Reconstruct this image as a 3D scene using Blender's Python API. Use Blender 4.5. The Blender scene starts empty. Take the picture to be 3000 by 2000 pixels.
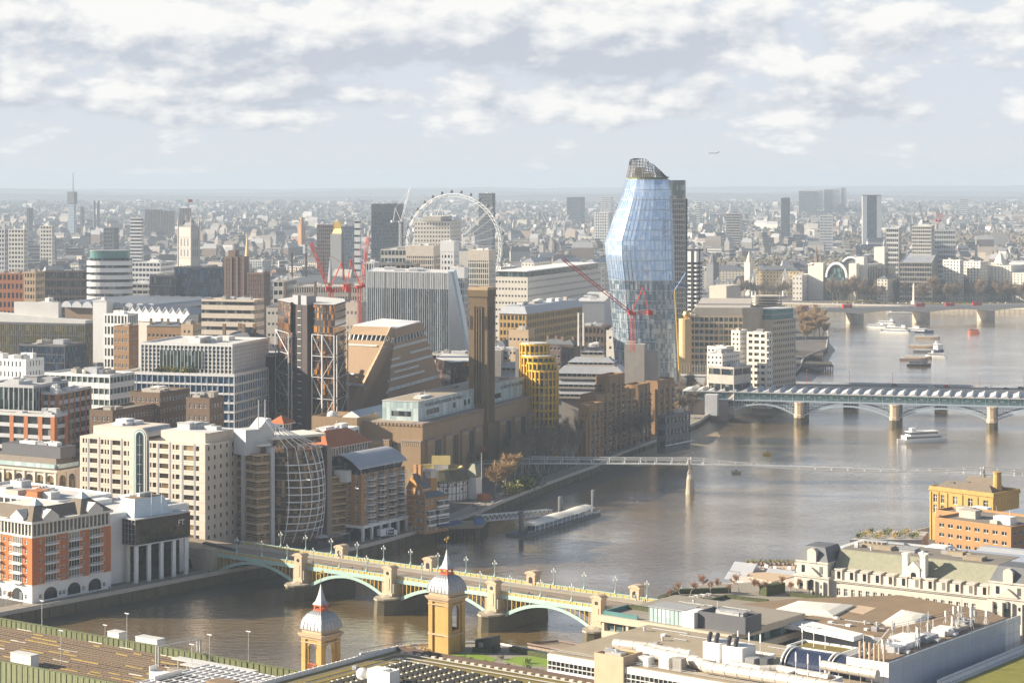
import bpy,math,random
from mathutils import Vector,noise as mnoise
R=math.radians
sin,cos,pi=math.sin,math.cos,math.pi
SC=bpy.context.scene
COL=SC.collection
# ------ camera
FP,H,Y0=6400.0,158.0,523.0
cam=bpy.data.cameras.new('camera');camo=bpy.data.objects.new('camera',cam);COL.objects.link(camo)
camo.location=(0,0,H);camo.rotation_euler=(R(90),0,0)
cam.sensor_width=36;cam.lens=FP/3000*36;cam.shift_y=-(1000-Y0)/3000
cam.clip_start=1;cam.clip_end=60000
SC.camera=camo
# ------ world, sun, exposure
SUN_EL,SUN_AZ=R(23),R(-88)
sdir=Vector((sin(SUN_AZ)*cos(SUN_EL),cos(SUN_AZ)*cos(SUN_EL),sin(SUN_EL)))
sun=bpy.data.lights.new('sun','SUN');sun.energy=5.0;sun.angle=R(.5);sun.color=(1,.89,.72)
suno=bpy.data.objects.new('sun',sun);COL.objects.link(suno)
suno.rotation_euler=sdir.to_track_quat('Z','Y').to_euler()
SC.view_settings.view_transform='Standard';SC.view_settings.look='None'
SC.view_settings.exposure=1.27;SC.view_settings.gamma=1
SC.cycles.use_denoising=True
SC.cycles.max_bounces=6;SC.cycles.diffuse_bounces=2;SC.cycles.glossy_bounces=3
SC.cycles.transmission_bounces=4;SC.cycles.volume_bounces=2;SC.cycles.transparent_max_bounces=6
SC.cycles.sample_clamp_indirect=4
def nd(nt,typ,**kw):
 n=nt.nodes.new(typ)
 for k,v in kw.items():
  if k.startswith('i_'):
   n.inputs[int(k[2:])if k[2:].isdigit()else k[2:]].default_value=v
  else:
   setattr(n,k,v)
 return n
def mth(nt,op,a,b=None,c=None,clamp=False):
 n=nt.nodes.new('ShaderNodeMath');n.operation=op;n.use_clamp=clamp
 for i,v in enumerate((a,b,c)):
  if v is None:continue
  if isinstance(v,(int,float)):n.inputs[i].default_value=v
  else:nt.links.new(v,n.inputs[i])
 return n.outputs[0]
def mix(nt,f,a,b,typ='MIX'):
 n=nt.nodes.new('ShaderNodeMix');n.data_type='RGBA';n.blend_type=typ
 for s,v in((n.inputs[0],f),(n.inputs[6],a),(n.inputs[7],b)):
  if isinstance(v,(int,float)):s.default_value=v
  elif isinstance(v,tuple):s.default_value=(*v[:3],1)
  else:nt.links.new(v,s)
 return n.outputs[2]
SKYB=.42
W=bpy.data.worlds.new('World');SC.world=W;W.use_nodes=True
nt=W.node_tree;nt.nodes.clear()
wo=nd(nt,'ShaderNodeOutputWorld');bg=nd(nt,'ShaderNodeBackground');bg.inputs[1].default_value=.05
nt.links.new(bg.outputs[0],wo.inputs[0])
sky=nd(nt,'ShaderNodeTexSky',sky_type='NISHITA',sun_disc=False)
sky.sun_elevation=SUN_EL;sky.sun_rotation=SUN_AZ;sky.air_density=1.0;sky.dust_density=1.5;sky.ozone_density=1.2
tc=nd(nt,'ShaderNodeTexCoord');sp=nd(nt,'ShaderNodeSeparateXYZ');nt.links.new(tc.outputs['Generated'],sp.inputs[0])
az=mth(nt,'ARCTAN2',sp.outputs[0],sp.outputs[1]);el=mth(nt,'ARCSINE',sp.outputs[2])
def cvec(dx,dy,fx,fy):
 e2=mth(nt,'POWER',mth(nt,'MAXIMUM',mth(nt,'ADD',el,.010),.0005),.70)
 c=nd(nt,'ShaderNodeCombineXYZ')
 nt.links.new(mth(nt,'ADD',mth(nt,'MULTIPLY',az,fx),3.1+dx),c.inputs[0])
 nt.links.new(mth(nt,'ADD',mth(nt,'MULTIPLY',e2,fy),1.7+dy),c.inputs[1])
 return c.outputs[0]
def blob(px,py,rx,ry,amp):
 a0,e0=math.atan((px-1500)/FP),math.atan((Y0-py)/FP)
 dx=mth(nt,'DIVIDE',mth(nt,'SUBTRACT',az,a0),rx/FP);dy=mth(nt,'DIVIDE',mth(nt,'SUBTRACT',el,e0),ry/FP)
 q=mth(nt,'ADD',mth(nt,'MULTIPLY',dx,dx),mth(nt,'MULTIPLY',dy,dy))
 g=mth(nt,'POWER',2.718,mth(nt,'MULTIPLY',q,-1.0));return mth(nt,'MULTIPLY',g,amp),mth(nt,'MULTIPLY',g,mth(nt,'MULTIPLY',mth(nt,'SUBTRACT',dy,mth(nt,'MULTIPLY',dx,.35)),max(amp,0)*2.0))
def cnoise(dx,dy):
 n=nd(nt,'ShaderNodeTexNoise',noise_dimensions='3D');n.inputs['Scale'].default_value=1.0;n.inputs['Detail'].default_value=10
 n.inputs['Roughness'].default_value=.57;n.inputs['Distortion'].default_value=.1
 nt.links.new(cvec(dx,dy,11.5,14.5),n.inputs['Vector'])
 v=nd(nt,'ShaderNodeTexVoronoi',feature='SMOOTH_F1',voronoi_dimensions='2D');v.inputs['Scale'].default_value=2.2;v.inputs['Detail'].default_value=3;v.inputs['Roughness'].default_value=.5;v.inputs['Lacunarity'].default_value=2.3;v.inputs['Smoothness'].default_value=.7
 nt.links.new(cvec(dx,dy,11.5,14.5),v.inputs['Vector'])
 return mth(nt,'ADD',n.outputs[0],mth(nt,'MULTIPLY',mth(nt,'SUBTRACT',.45,v.outputs['Distance']),.38))
bias=shade=None
for b in((2000,120,360,105,.30),(1660,120,280,120,.30),(2740,70,420,85,.32),(230,100,600,120,.30),(850,150,480,110,.34),(60,300,300,60,.20),(1250,70,430,100,.30),(2400,265,260,70,.22),(2920,200,140,60,.24),(1000,285,420,42,.22),(1870,290,330,40,.18),(1420,310,160,34,.16),(2360,100,60,110,-.20),(2240,240,90,50,-.10),(500,330,300,45,.16),(2500,330,340,40,.16),(1450,350,420,34,.10),(2150,60,160,60,.12),(1500,480,2600,80,-.16)):
 t,u=blob(*b);bias,shade=(t,u)if bias is None else(mth(nt,'ADD',bias,t),mth(nt,'ADD',shade,u))
d0=mth(nt,'ADD',cnoise(0,0),bias);d1=mth(nt,'ADD',cnoise(-.20,.42),bias);d2=mth(nt,'ADD',cnoise(-.06,.12),bias)
cov=nd(nt,'ShaderNodeMapRange',interpolation_type='SMOOTHSTEP');nt.links.new(d0,cov.inputs[0]);cov.inputs[1].default_value=.37;cov.inputs[2].default_value=.57
lit=mth(nt,'ADD',mth(nt,'MULTIPLY',mth(nt,'SUBTRACT',d0,d1),1.0),mth(nt,'MULTIPLY',mth(nt,'SUBTRACT',d0,d2),2.5))
lit=mth(nt,'ADD',mth(nt,'ADD',lit,.55),shade);lit=mth(nt,'SUBTRACT',lit,mth(nt,'MULTIPLY',mth(nt,'MAXIMUM',mth(nt,'SUBTRACT',d0,.75),0),.5))
lit=mth(nt,'MINIMUM',mth(nt,'MAXIMUM',lit,0),1)
K=SKYB/.05
ccol=mix(nt,lit,(.57*K,.615*K,.69*K),(.99*K,.975*K,.95*K))
hz=nd(nt,'ShaderNodeMapRange',interpolation_type='SMOOTHSTEP');nt.links.new(el,hz.inputs[0]);hz.inputs[1].default_value=-.01;hz.inputs[2].default_value=.07
clear=mix(nt,hz.outputs[0],(.72*K,.75*K,.79*K),(.69*K,.745*K,.835*K))
up=nd(nt,'ShaderNodeMapRange',interpolation_type='SMOOTHSTEP');nt.links.new(el,up.inputs[0]);up.inputs[1].default_value=.15;up.inputs[2].default_value=.40
base=mix(nt,up.outputs[0],clear,sky.outputs[0])
covf=mth(nt,'MULTIPLY',cov.outputs[0],mth(nt,'SUBTRACT',1.0,mth(nt,'MULTIPLY',up.outputs[0],.9)))
covf=mth(nt,'MULTIPLY',covf,.94)
nt.links.new(mix(nt,covf,base,ccol),bg.inputs[0])
# ------ pixels of the survey photograph -> places on the ground
def gp(px,py,z=5.0):
 D=(H-z)*FP/(py-Y0);return((px-1500)/FP*D,D)
def dp(px,D):return((px-1500)/FP*D,D)
def zt(py,D):return H-(py-Y0)*D/FP
def pz(px,py,D):return((px-1500)/FP*D,D,zt(py,D))
def run(C,th,px,axis='u'):
 k=(px-1500)/FP
 ux,uy=(cos(R(th)),sin(R(th)))if axis=='u' else(-sin(R(th)),cos(R(th)))
 return(k*C[1]-C[0])/(ux-k*uy)
 # ------ mesh builder
class MB:
 def __init__(s):s.v=[];s.f=[];s.m=[];s.c=[]
 def add(s,vs,fs,mi=0):
  o=len(s.v);s.v+=vs;s.f+=[tuple(i+o for i in f)for f in fs];s.m+=[mi]*len(fs);return s
 def box(s,x0,y0,z0,x1,y1,z1,mi=0):
  return s.add([(x0,y0,z0),(x1,y0,z0),(x1,y1,z0),(x0,y1,z0),(x0,y0,z1),(x1,y0,z1),(x1,y1,z1),(x0,y1,z1)],[(0,3,2,1),(4,5,6,7),(0,1,5,4),(1,2,6,5),(2,3,7,6),(3,0,4,7)],mi)
 def cbox(s,x,y,z,w,d,h,mi=0,rot=0):
  c,n=cos(rot),sin(rot);P=[(x+a*c-b*n,y+a*n+b*c)for a,b in((-w/2,-d/2),(w/2,-d/2),(w/2,d/2),(-w/2,d/2))]
  return s.prism(P,z,z+h,mi)
 def prism(s,P,z0,z1,mi=0,top=None,mt=None):
  n=len(P);T=top or P
  g=lambda z,p:p[2]if len(p)>2 else z
  s.add([(p[0],p[1],z0)for p in P]+[(p[0],p[1],g(z1,p))for p in T],[(i,(i+1)%n,n+(i+1)%n,n+i)for i in range(n)]+[tuple(range(n))[::-1]],mi)
  o=len(s.v)-n;s.f.append(tuple(range(o,o+n)));s.m.append(mi if mt is None else mt);return s
 def loft(s,rings,mi=0,cap=True,closed=True):
  n=len(rings[0]);vs=[p for r in rings for p in r];fs=[]
  for j in range(len(rings)-1):
   for i in range(n if closed else n-1):
    a,b=j*n+i,j*n+(i+1)%n;fs.append((a,b,b+n,a+n))
  if cap and closed:fs+=[tuple(range(n))[::-1],tuple(range((len(rings)-1)*n,len(rings)*n))]
  return s.add(vs,fs,mi)
 def lathe(s,prof,n=12,x=0,y=0,mi=0,a0=0,cap=True):
  return s.loft([[(x+r*cos(2*pi*i/n+a0),y+r*sin(2*pi*i/n+a0),z)for i in range(n)]for r,z in prof],mi,cap)
 def tube(s,path,r,n=5,mi=0):
  path=[Vector(p)for p in path];rings=[]
  for i,p in enumerate(path):
   t=(path[min(i+1,len(path)-1)]-path[max(i-1,0)]).normalized()
   a=t.cross(Vector((0,0,1))if abs(t.z)<.95 else Vector((1,0,0))).normalized();b=t.cross(a)
   rr=r[i]if isinstance(r,(list,tuple))else r
   rings.append([tuple(p+a*rr*cos(2*pi*k/n)+b*rr*sin(2*pi*k/n))for k in range(n)])
  return s.loft(rings,mi)
 def beam(s,p,q,w=.3,mi=0):return s.tube([p,q],w*.71,4,mi)
 def quad(s,a,b,c,d,mi=0):return s.add([a,b,c,d],[(0,1,2,3)],mi)
 def hip(s,x0,y0,x1,y1,z,h,e=0,mi=0,ins=None):
  x0-=e;y0-=e;x1+=e;y1+=e;w,d=x1-x0,y1-y0
  if ins is None:ins=min(w,d)/2
  if w>=d:r=[(x0+ins,(y0+y1)/2,z+h),(x1-ins,(y0+y1)/2,z+h)]
  else:r=[((x0+x1)/2,y0+ins,z+h),((x0+x1)/2,y1-ins,z+h)]
  vs=[(x0,y0,z),(x1,y0,z),(x1,y1,z),(x0,y1,z)]+r
  fs=[(0,1,5,4),(1,2,5),(2,3,4,5),(3,0,4)]if w>=d else[(0,1,4),(1,2,5,4),(2,3,5),(3,0,4,5)]
  return s.add(vs,fs+[(0,3,2,1)],mi)
 def frustum(s,x0,y0,x1,y1,z,h,ins,mi=0,mt=None):
  return s.prism([(x0,y0),(x1,y0),(x1,y1),(x0,y1)],z,z+h,mi,[(x0+ins,y0+ins),(x1-ins,y0+ins),(x1-ins,y1-ins),(x0+ins,y1-ins)],mt)
 def ring(s,x0,y0,x1,y1,z0,z1,t,mi=0):
  s.box(x0,y0,z0,x1,y0+t,z1,mi);s.box(x0,y1-t,z0,x1,y1,z1,mi)
  s.box(x0,y0+t,z0,x0+t,y1-t,z1,mi);return s.box(x1-t,y0+t,z0,x1,y1-t,z1,mi)
 def mesh(s,name,mats,smooth=False):
  me=bpy.data.meshes.new(name);me.from_pydata(s.v,[],s.f)
  for m in(mats if isinstance(mats,(list,tuple))else[mats]):me.materials.append(m)
  if any(s.m):me.polygons.foreach_set('material_index',s.m)
  if s.c:
   at=me.color_attributes.new('tint','FLOAT_COLOR','POINT');at.data.foreach_set('color',[x for c in s.c for x in(*c,1)])
  if smooth:me.polygons.foreach_set('use_smooth',[True]*len(s.f))
  me.validate();return me
 def obj(s,name,mats,parent=None,loc=(0,0,0),rz=0,smooth=False):
  o=bpy.data.objects.new(name,s.mesh(name,mats,smooth));COL.objects.link(o)
  o.location=loc;o.rotation_euler=(0,0,rz)
  if parent:o.parent=parent
  return o
def thing(name,label,cat,loc=(0,0,0),th=0,group=None):
 o=bpy.data.objects.new(name,None);COL.objects.link(o)
 o.location=loc if len(loc)>2 else(*loc,5.0);o.rotation_euler=(0,0,R(th));o.empty_display_size=.1
 return tag(o,label,cat,group)
def tag(o,label,cat,group=None):
 o['label']=label;o['category']=cat
 if group:o['group']=group
 return o
def setting(o,kind='structure'):o['kind']=kind;return o
def inst(name,me,parent=None,loc=(0,0,0),rz=0,sc=None):
 o=bpy.data.objects.new(name,me);COL.objects.link(o);o.location=loc;o.rotation_euler=(0,0,rz)
 if sc:o.scale=sc if isinstance(sc,tuple)else(sc,sc,sc)
 if parent:o.parent=parent
 return o
def dup(root,loc,rz=0,label=None,group=None,sc=None):
 r=root.copy();COL.objects.link(r);r.location=loc;r.rotation_euler=(0,0,rz)
 if sc:r.scale=(sc,sc,sc)
 if label:r['label']=label
 if group:r['group']=group
 for ch in list(root.children):
  c=ch.copy();COL.objects.link(c);c.parent=r
  for g in ch.children:
   d=g.copy();COL.objects.link(d);d.parent=c
 return r
def lettering(text,size,m,parent,loc,rot,depth=.05,name='lettering',align='LEFT',sx=1):
 cu=bpy.data.curves.new(name,'FONT');cu.body=text;cu.size=size;cu.extrude=depth;cu.align_x=align;cu.materials.append(m)
 o=bpy.data.objects.new(name,cu);me=bpy.data.meshes.new_from_object(o);bpy.data.objects.remove(o);o=bpy.data.objects.new(name,me);COL.objects.link(o);o.location=loc;o.rotation_euler=rot;o.scale=(sx,1,1);o.parent=parent;return o
 # ------ materials
def newmat(name):
 m=bpy.data.materials.new(name);m.use_nodes=True;t=m.node_tree
 return m,t,t.nodes['Principled BSDF']
def mat(name,rgb,rough=.75,var=.16,scale=.25,metal=0,streak=.10,bump=0,spec=.4,stripes=None,attr=False):
 m,t,b=newmat(name);b.inputs['Roughness'].default_value=rough;b.inputs['Metallic'].default_value=metal
 b.inputs['Specular IOR Level'].default_value=spec
 tc=nd(t,'ShaderNodeTexCoord');n=nd(t,'ShaderNodeTexNoise');n.inputs['Scale'].default_value=scale;n.inputs['Detail'].default_value=6
 n.inputs['Roughness'].default_value=.62;t.links.new(tc.outputs['Object'],n.inputs['Vector'])
 f=mth(t,'ADD',mth(t,'MULTIPLY',n.outputs[0],2*var),1-var)
 if streak:
  mp=nd(t,'ShaderNodeMapping');mp.inputs['Scale'].default_value=(.9,.9,.06);t.links.new(tc.outputs['Object'],mp.inputs[0])
  n2=nd(t,'ShaderNodeTexNoise');n2.inputs['Scale'].default_value=1;n2.inputs['Detail'].default_value=4;t.links.new(mp.outputs[0],n2.inputs['Vector'])
  f=mth(t,'MULTIPLY',f,mth(t,'ADD',mth(t,'MULTIPLY',n2.outputs[0],2*streak),1-streak))
 if stripes:
  s3=nd(t,'ShaderNodeSeparateXYZ');t.links.new(tc.outputs['Object'],s3.inputs[0])
  fr=mth(t,'FRACT',mth(t,'DIVIDE',s3.outputs['XYZ'.index(stripes[0])],stripes[1]))
  f=mth(t,'MULTIPLY',f,mth(t,'SUBTRACT',1,mth(t,'MULTIPLY',mth(t,'LESS_THAN',fr,.16),stripes[2])))
 src=tuple(rgb)
 if attr:
  a=nd(t,'ShaderNodeAttribute',attribute_name='tint');src=a.outputs['Color']
 v=nd(t,'ShaderNodeVectorMath',operation='SCALE')
 if isinstance(src,tuple):v.inputs[0].default_value=src
 else:t.links.new(src,v.inputs[0])
 t.links.new(f,v.inputs['Scale']);t.links.new(v.outputs[0],b.inputs['Base Color'])
 if bump:
  bp=nd(t,'ShaderNodeBump');bp.inputs['Strength'].default_value=bump;bp.inputs['Distance'].default_value=.3
  n3=nd(t,'ShaderNodeTexNoise');n3.inputs['Scale'].default_value=1.2;n3.inputs['Detail'].default_value=5
  t.links.new(tc.outputs['Object'],n3.inputs['Vector']);t.links.new(n3.outputs[0],bp.inputs['Height']);t.links.new(bp.outputs[0],b.inputs['Normal'])
 return m
def glass(name,dark,light,cell=(1.5,1.5,3.6),share=.3,rough=.09,metal=0,spec=.6,rnd=False,off=0):
 """panes that differ: some rooms dark, some with blinds"""
 m,t,b=newmat(name);b.inputs['Roughness'].default_value=rough;b.inputs['Metallic'].default_value=metal;b.inputs['Specular IOR Level'].default_value=spec
 if rnd:
  w=nd(t,'ShaderNodeObjectInfo').outputs['Random']
 else:
  tc=nd(t,'ShaderNodeTexCoord');dv=nd(t,'ShaderNodeVectorMath',operation='DIVIDE');dv.inputs[1].default_value=cell
  ad=nd(t,'ShaderNodeVectorMath',operation='ADD');ad.inputs[1].default_value=(.37+off,.41,.013)
  fl=nd(t,'ShaderNodeVectorMath',operation='FLOOR');wn=nd(t,'ShaderNodeTexWhiteNoise',noise_dimensions='3D')
  t.links.new(tc.outputs['Object'],dv.inputs[0]);t.links.new(dv.outputs[0],ad.inputs[0]);t.links.new(ad.outputs[0],fl.inputs[0]);t.links.new(fl.outputs[0],wn.inputs['Vector']);w=wn.outputs['Value']
 r=nd(t,'ShaderNodeMapRange');t.links.new(w,r.inputs[0]);r.inputs[1].default_value=1-share;r.inputs[2].default_value=1
 t.links.new(mix(t,r.outputs[0],dark,light),b.inputs['Base Color'])
 return m
 # ------ palette (base colours; thatch also has a sunlit copy)
M={}
def pal(k,*a,**kw):M[k]=mat(k,*a,**kw)
pal('cream_stone',(.60,.52,.43));pal('white_stone',(.68,.63,.55));pal('portland',(.55,.50,.43),var=.2)
pal('white',(.74,.73,.71),rough=.5,var=.08);pal('pale_grey',(.50,.50,.50));pal('grey',(.30,.30,.31));pal('dark_grey',(.10,.10,.11),rough=.55)
pal('concrete',(.42,.38,.33),var=.22);pal('beige',(.52,.43,.32));pal('tan',(.44,.32,.20));pal('yellow_stone',(.58,.43,.22))
pal('tate_brick',(.30,.20,.11),var=.22,scale=.12,streak=.16);pal('switch_brick',(.37,.25,.15),var=.14,scale=1.3,streak=.05)
pal('chimney_brick',(.15,.10,.05),var=.2,scale=.2,streak=.2)
pal('red_brick',(.46,.135,.030),var=.14);pal('orange_brick',(.44,.16,.055));pal('brown_brick',(.155,.10,.062));pal('warm_brick',(.36,.19,.075),var=.22)
pal('yellow_brick',(.42,.26,.075),var=.28,streak=.22);pal('ochre_brick',(.50,.24,.06),var=.18);pal('flats_brick',(.27,.155,.07),var=.22);pal('umber',(.05,.034,.033),var=.2);pal('sleeper',(.15,.105,.065),var=.3);pal('dark_brick',(.10,.065,.05))
pal('roof_felt',(.20,.175,.145),var=.3,scale=.09,streak=0);pal('roof_brown',(.23,.16,.095),var=.34,scale=.12,streak=0,stripes=('X',2.4,.16));pal('gravel_roof',(.33,.27,.19),var=.25,streak=0)
pal('roof_light',(.55,.54,.52),var=.2,scale=.1,streak=0);pal('slate',(.115,.12,.13),var=.25,rough=.6);pal('slate_brown',(.17,.135,.10),var=.25,scale=.5)
pal('slate_green',(.24,.235,.165),var=.3,scale=.6,streak=0);pal('red_tile',(.40,.125,.045),var=.18);pal('thatch',(.10,.085,.045),var=.3,bump=.4);pal('thatch_sunlit',(.42,.33,.13),var=.25)
pal('sedum',(.20,.15,.035),var=.4,scale=.5,streak=0);pal('lawn',(.19,.27,.035),var=.2,scale=.4,streak=0);pal('grass_roof',(.19,.18,.03),var=.35,scale=.35,streak=0)
pal('hedge',(.055,.065,.018),var=.4,scale=1.5,streak=0,bump=1);pal('earth',(.16,.11,.07));pal('paving',(.27,.235,.19),streak=0,var=.2);pal('sandstone',(.50,.37,.25))
pal('asphalt',(.075,.07,.068),var=.25,scale=.3,streak=0);pal('road_tan',(.25,.195,.14),var=.2,scale=.3,streak=0);pal('kerb',(.36,.31,.25));pal('line_white',(.6,.6,.56),streak=0)
pal('ballast',(.11,.08,.05),var=.5,scale=.3,streak=0);pal('rail',(.23,.165,.11),rough=.45,metal=.2);pal('rail_yellow',(.48,.34,.06))
pal('steel',(.55,.55,.54),rough=.4,metal=.5);pal('duct',(.66,.60,.52),rough=.38,metal=.35,var=.12);pal('zinc',(.44,.45,.47),rough=.45,metal=.35,stripes=('X',.7,.25));pal('zinc_blue',(.36,.40,.47),rough=.38,metal=.4,stripes=('X',1.0,.25))
pal('lead',(.33,.34,.355),rough=.45,metal=.2,var=.16,streak=.2);pal('blue_panel',(.50,.60,.66),rough=.4);pal('white_steel',(.80,.80,.79),rough=.35,var=.05);pal('dark_steel',(.06,.06,.065),rough=.4,metal=.3)
pal('bridge_green',(.31,.44,.39),rough=.5,var=.12);pal('bridge_ochre',(.50,.32,.07),rough=.5);pal('bridge_blue',(.36,.43,.49),rough=.5,var=.12);pal('deep_green',(.14,.155,.065),rough=.6,var=.2,stripes=('X',2.0,.35))
pal('pier_stone',(.34,.29,.22),var=.25,bump=.3);pal('weed_stone',(.085,.07,.035),var=.4,scale=.4,bump=.4);pal('gold',(.75,.50,.12),rough=.3,metal=.8)
pal('crane_red',(.52,.05,.028),rough=.45);pal('crane_white',(.70,.70,.70),rough=.45);pal('bus_red',(.50,.025,.02),rough=.35);pal('orange_red',(.50,.10,.03),rough=.5);pal('yellow_paint',(.66,.40,.03),rough=.45)
pal('signal_red',(.62,.03,.02),rough=.5,var=.04);pal('navy',(.02,.035,.12),rough=.4);pal('blue_paint',(.04,.15,.42),rough=.45);pal('black',(.02,.02,.02),rough=.5);pal('teal',(.10,.22,.21),rough=.3)
pal('timber',(.085,.065,.045),var=.3);pal('plank',(.30,.23,.16),stripes=('X',.4,.3));pal('sand',(.36,.27,.16),var=.3,scale=.05,streak=0,rough=.5,spec=.5);pal('mud',(.075,.058,.038),var=.35,scale=.08,streak=0,rough=.4,spec=.6)
pal('bark',(.11,.085,.06),var=.3);pal('birch',(.42,.38,.32),var=.3);pal('twig',(.26,.18,.105),var=.3);pal('twig_gold',(.38,.25,.11),var=.3);pal('twig_grey',(.20,.155,.11),var=.3);pal('twig_red',(.33,.16,.07),var=.25)
pal('leaf',(.05,.075,.02),var=.5,scale=1.0,streak=0);pal('leaf_yellow',(.22,.21,.04),var=.4,scale=1.0,streak=0);pal('straw',(.50,.34,.11),var=.3,streak=0)
pal('skin',(.45,.28,.2));pal('membrane',(.70,.66,.58),rough=.55,var=.06);pal('tarp',(.35,.33,.30));pal('stone_brown',(.28,.22,.19),var=.15);pal('bronze',(.46,.31,.15),rough=.45,metal=.2);pal('brown_panel',(.20,.135,.105),rough=.5)
M['glass']=glass('glass',(.018,.024,.03),(.20,.21,.20),share=.25);M['glass_warm']=glass('glass_warm',(.03,.022,.014),(.34,.23,.11),(1.4,1.4,3.6),.35)
M['glass_blue']=glass('glass_blue',(.03,.075,.14),(.18,.30,.42),(1.6,1.6,3.6),.5);M['glass_green']=glass('glass_green',(.03,.05,.05),(.17,.24,.23),(1.5,1.5,3.6),.45)
M['glass_pale']=glass('glass_pale',(.36,.46,.46),(.56,.65,.64),(1.8,1.8,8),.6,rough=.25);M['glass_black']=glass('glass_black',(.006,.006,.006),(.02,.017,.012),(2,2,2),.4,rough=.05,spec=.25)
M['glass_gold']=glass('glass_gold',(.36,.28,.12),(.62,.52,.28),(1.6,1.6,3.8),.6,rough=.3,spec=.4);M['glass_orange']=glass('glass_orange',(.02,.016,.018),(.40,.17,.03),(1.1,1.1,3.2),.30)  # gold panes carry the golden reflection in their base colour
M['pane']=glass('pane',(.015,.017,.02),(.24,.22,.19),share=.3,rnd=True);M['pane_warm']=glass('pane_warm',(.03,.02,.012),(.32,.22,.10),share=.5,rnd=True)
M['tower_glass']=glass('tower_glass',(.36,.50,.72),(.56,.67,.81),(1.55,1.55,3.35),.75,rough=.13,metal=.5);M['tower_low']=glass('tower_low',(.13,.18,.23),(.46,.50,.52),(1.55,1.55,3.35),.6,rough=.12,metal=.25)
M['solar']=mat('solar',(.03,.04,.08),rough=.2,stripes=('X',1.2,.5),streak=0)
M['glass_slate']=glass('glass_slate',(.035,.055,.065),(.13,.17,.18),(1.5,1.5,3.8),.4)
RND=random.Random(7)
def frame_of(px,D,th,z=5.0):return(*dp(px,D),z),th
def tower(name,label,cat,px,D,th,pxl,pxr,ytop,z=5.0,group=None):
 """a building placed by its nearest vertical edge: column px at depth D, its ends at columns pxl and pxr, its top at row ytop"""
 C=dp(px,D);a=run(C,th,pxr,'u');b=run(C,th,pxl,'v')
 return thing(name,label,cat,(*C,z),th,group),max(a,1),max(b,1),zt(ytop,D)-z
def rooftop(t,a,b,z,n=3,m='pale_grey',seed=0,x0=0,y0=0,hmax=3.2,rail=False):
 r=random.Random(seed*31+int(a*7)+int(b))
 for i in range(n):
  w,d,h=min(a*.32,r.uniform(2.5,9)),min(b*.32,r.uniform(2.5,8)),r.uniform(1.0,hmax)
  x,y=x0+r.uniform(1.5,max(1.6,a-w-1.5)),y0+r.uniform(1.5,max(1.6,b-d-1.5));q=MB()
  k=r.randrange(4)
  q.box(x,y,z,x+w,y+d,z+h)
  if k==0:
   for j in range(int(w//1.6)):q.lathe([(.5,z+h),(.5,z+h+.5),(.62,z+h+.5),(.62,z+h+.7)],8,x+.8+j*1.6,y+d/2)
  elif k==1:q.box(x-.25,y-.25,z+h,x+w+.25,y+d+.25,z+h+.18)
  elif k==2:q.box(x+w,y+d*.3,z+.2,x+w+2.2,y+d*.6,z+.9);q.lathe([(.12,z+h),(.1,z+h+2.6)],5,x+.4,y+.4)
  else:
   for j in range(3):q.box(x+.2,y-.08,z+.3+j*h*.28,x+w-.2,y,z+.3+j*h*.28+h*.14)
  q.obj('rooftop_unit',M[m if r.random()<.7 else r.choice(['grey','white','zinc','concrete'])],t)
def office(t,a,b,h,n,wall,gl='glass',roof='roof_felt',sp=.42,pier=3.0,pw=.5,dep=.4,x0=0,y0=0,z0=0,par=1.1,top=None,units=3,um='pale_grey',pierm=None,mull=0,all4=True,band='window_band',seed=1,pb=0):
 """storeys as real slabs with piers, the glass standing back between them"""
 sh=h/n;w=MB();x1,y1=x0+a,y0+b
 for i in range(n):
  zb=z0+i*sh
  w.box(x0,y0,zb,x1,y1,zb+sh*sp)
  g=MB();d=dep;g.box(x0+d,y0+d,zb+sh*sp,x1-d,y1-d,zb+sh)
  g.obj(band,M[gl],t)
 w.box(x0,y0,z0+h,x1,y1,z0+h+.35)
 if par:w.ring(x0+.03,y0+.03,x1-.03,y1-.03,z0+h+.35,z0+h+.35+par,.35)
 pm=MB()if pierm else w
 def piers(L,fx):
  k=max(1,round(L/pier));s=L/k
  for i in range(k+1):
   c=min(max(i*s,pw/2),L-pw/2);fx(c-pw/2,c+pw/2)
 if pier:
  e=.06
  piers(a,lambda u,v:pm.box(x0+u,y0-e-pb,z0,x0+v,y0+dep+.02,z0+h+.2))
  piers(b,lambda u,v:pm.box(x0-e-pb,y0+u,z0,x0+dep+.02,y0+v,z0+h+.2))
  if all4:
   piers(a,lambda u,v:pm.box(x0+u,y1-dep-.02,z0,x0+v,y1+e,z0+h+.2))
   piers(b,lambda u,v:pm.box(x1-dep-.02,y0+u,z0,x1+e,y0+v,z0+h+.2))
 if mull:
  for i in range(int(a/mull)):w.box(x0+i*mull,y0+dep-.12,z0,x0+i*mull+.12,y0+dep+.05,z0+h)
  for i in range(int(b/mull)):w.box(x0+dep-.12,y0+i*mull,z0,x0+dep+.05,y0+i*mull+.12,z0+h)
 w.obj('wall',M[wall],t)
 if pierm:pm.obj('pier',M[pierm],t)
 r=MB();r.box(x0+.4,y0+.4,z0+h+.35,x1-.4,y1-.4,z0+h+.5);r.obj('roof',M[roof],t)
 if units:rooftop(t,a,b,z0+h+.5,units,um,seed,x0,y0)
WIN={}
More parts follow.
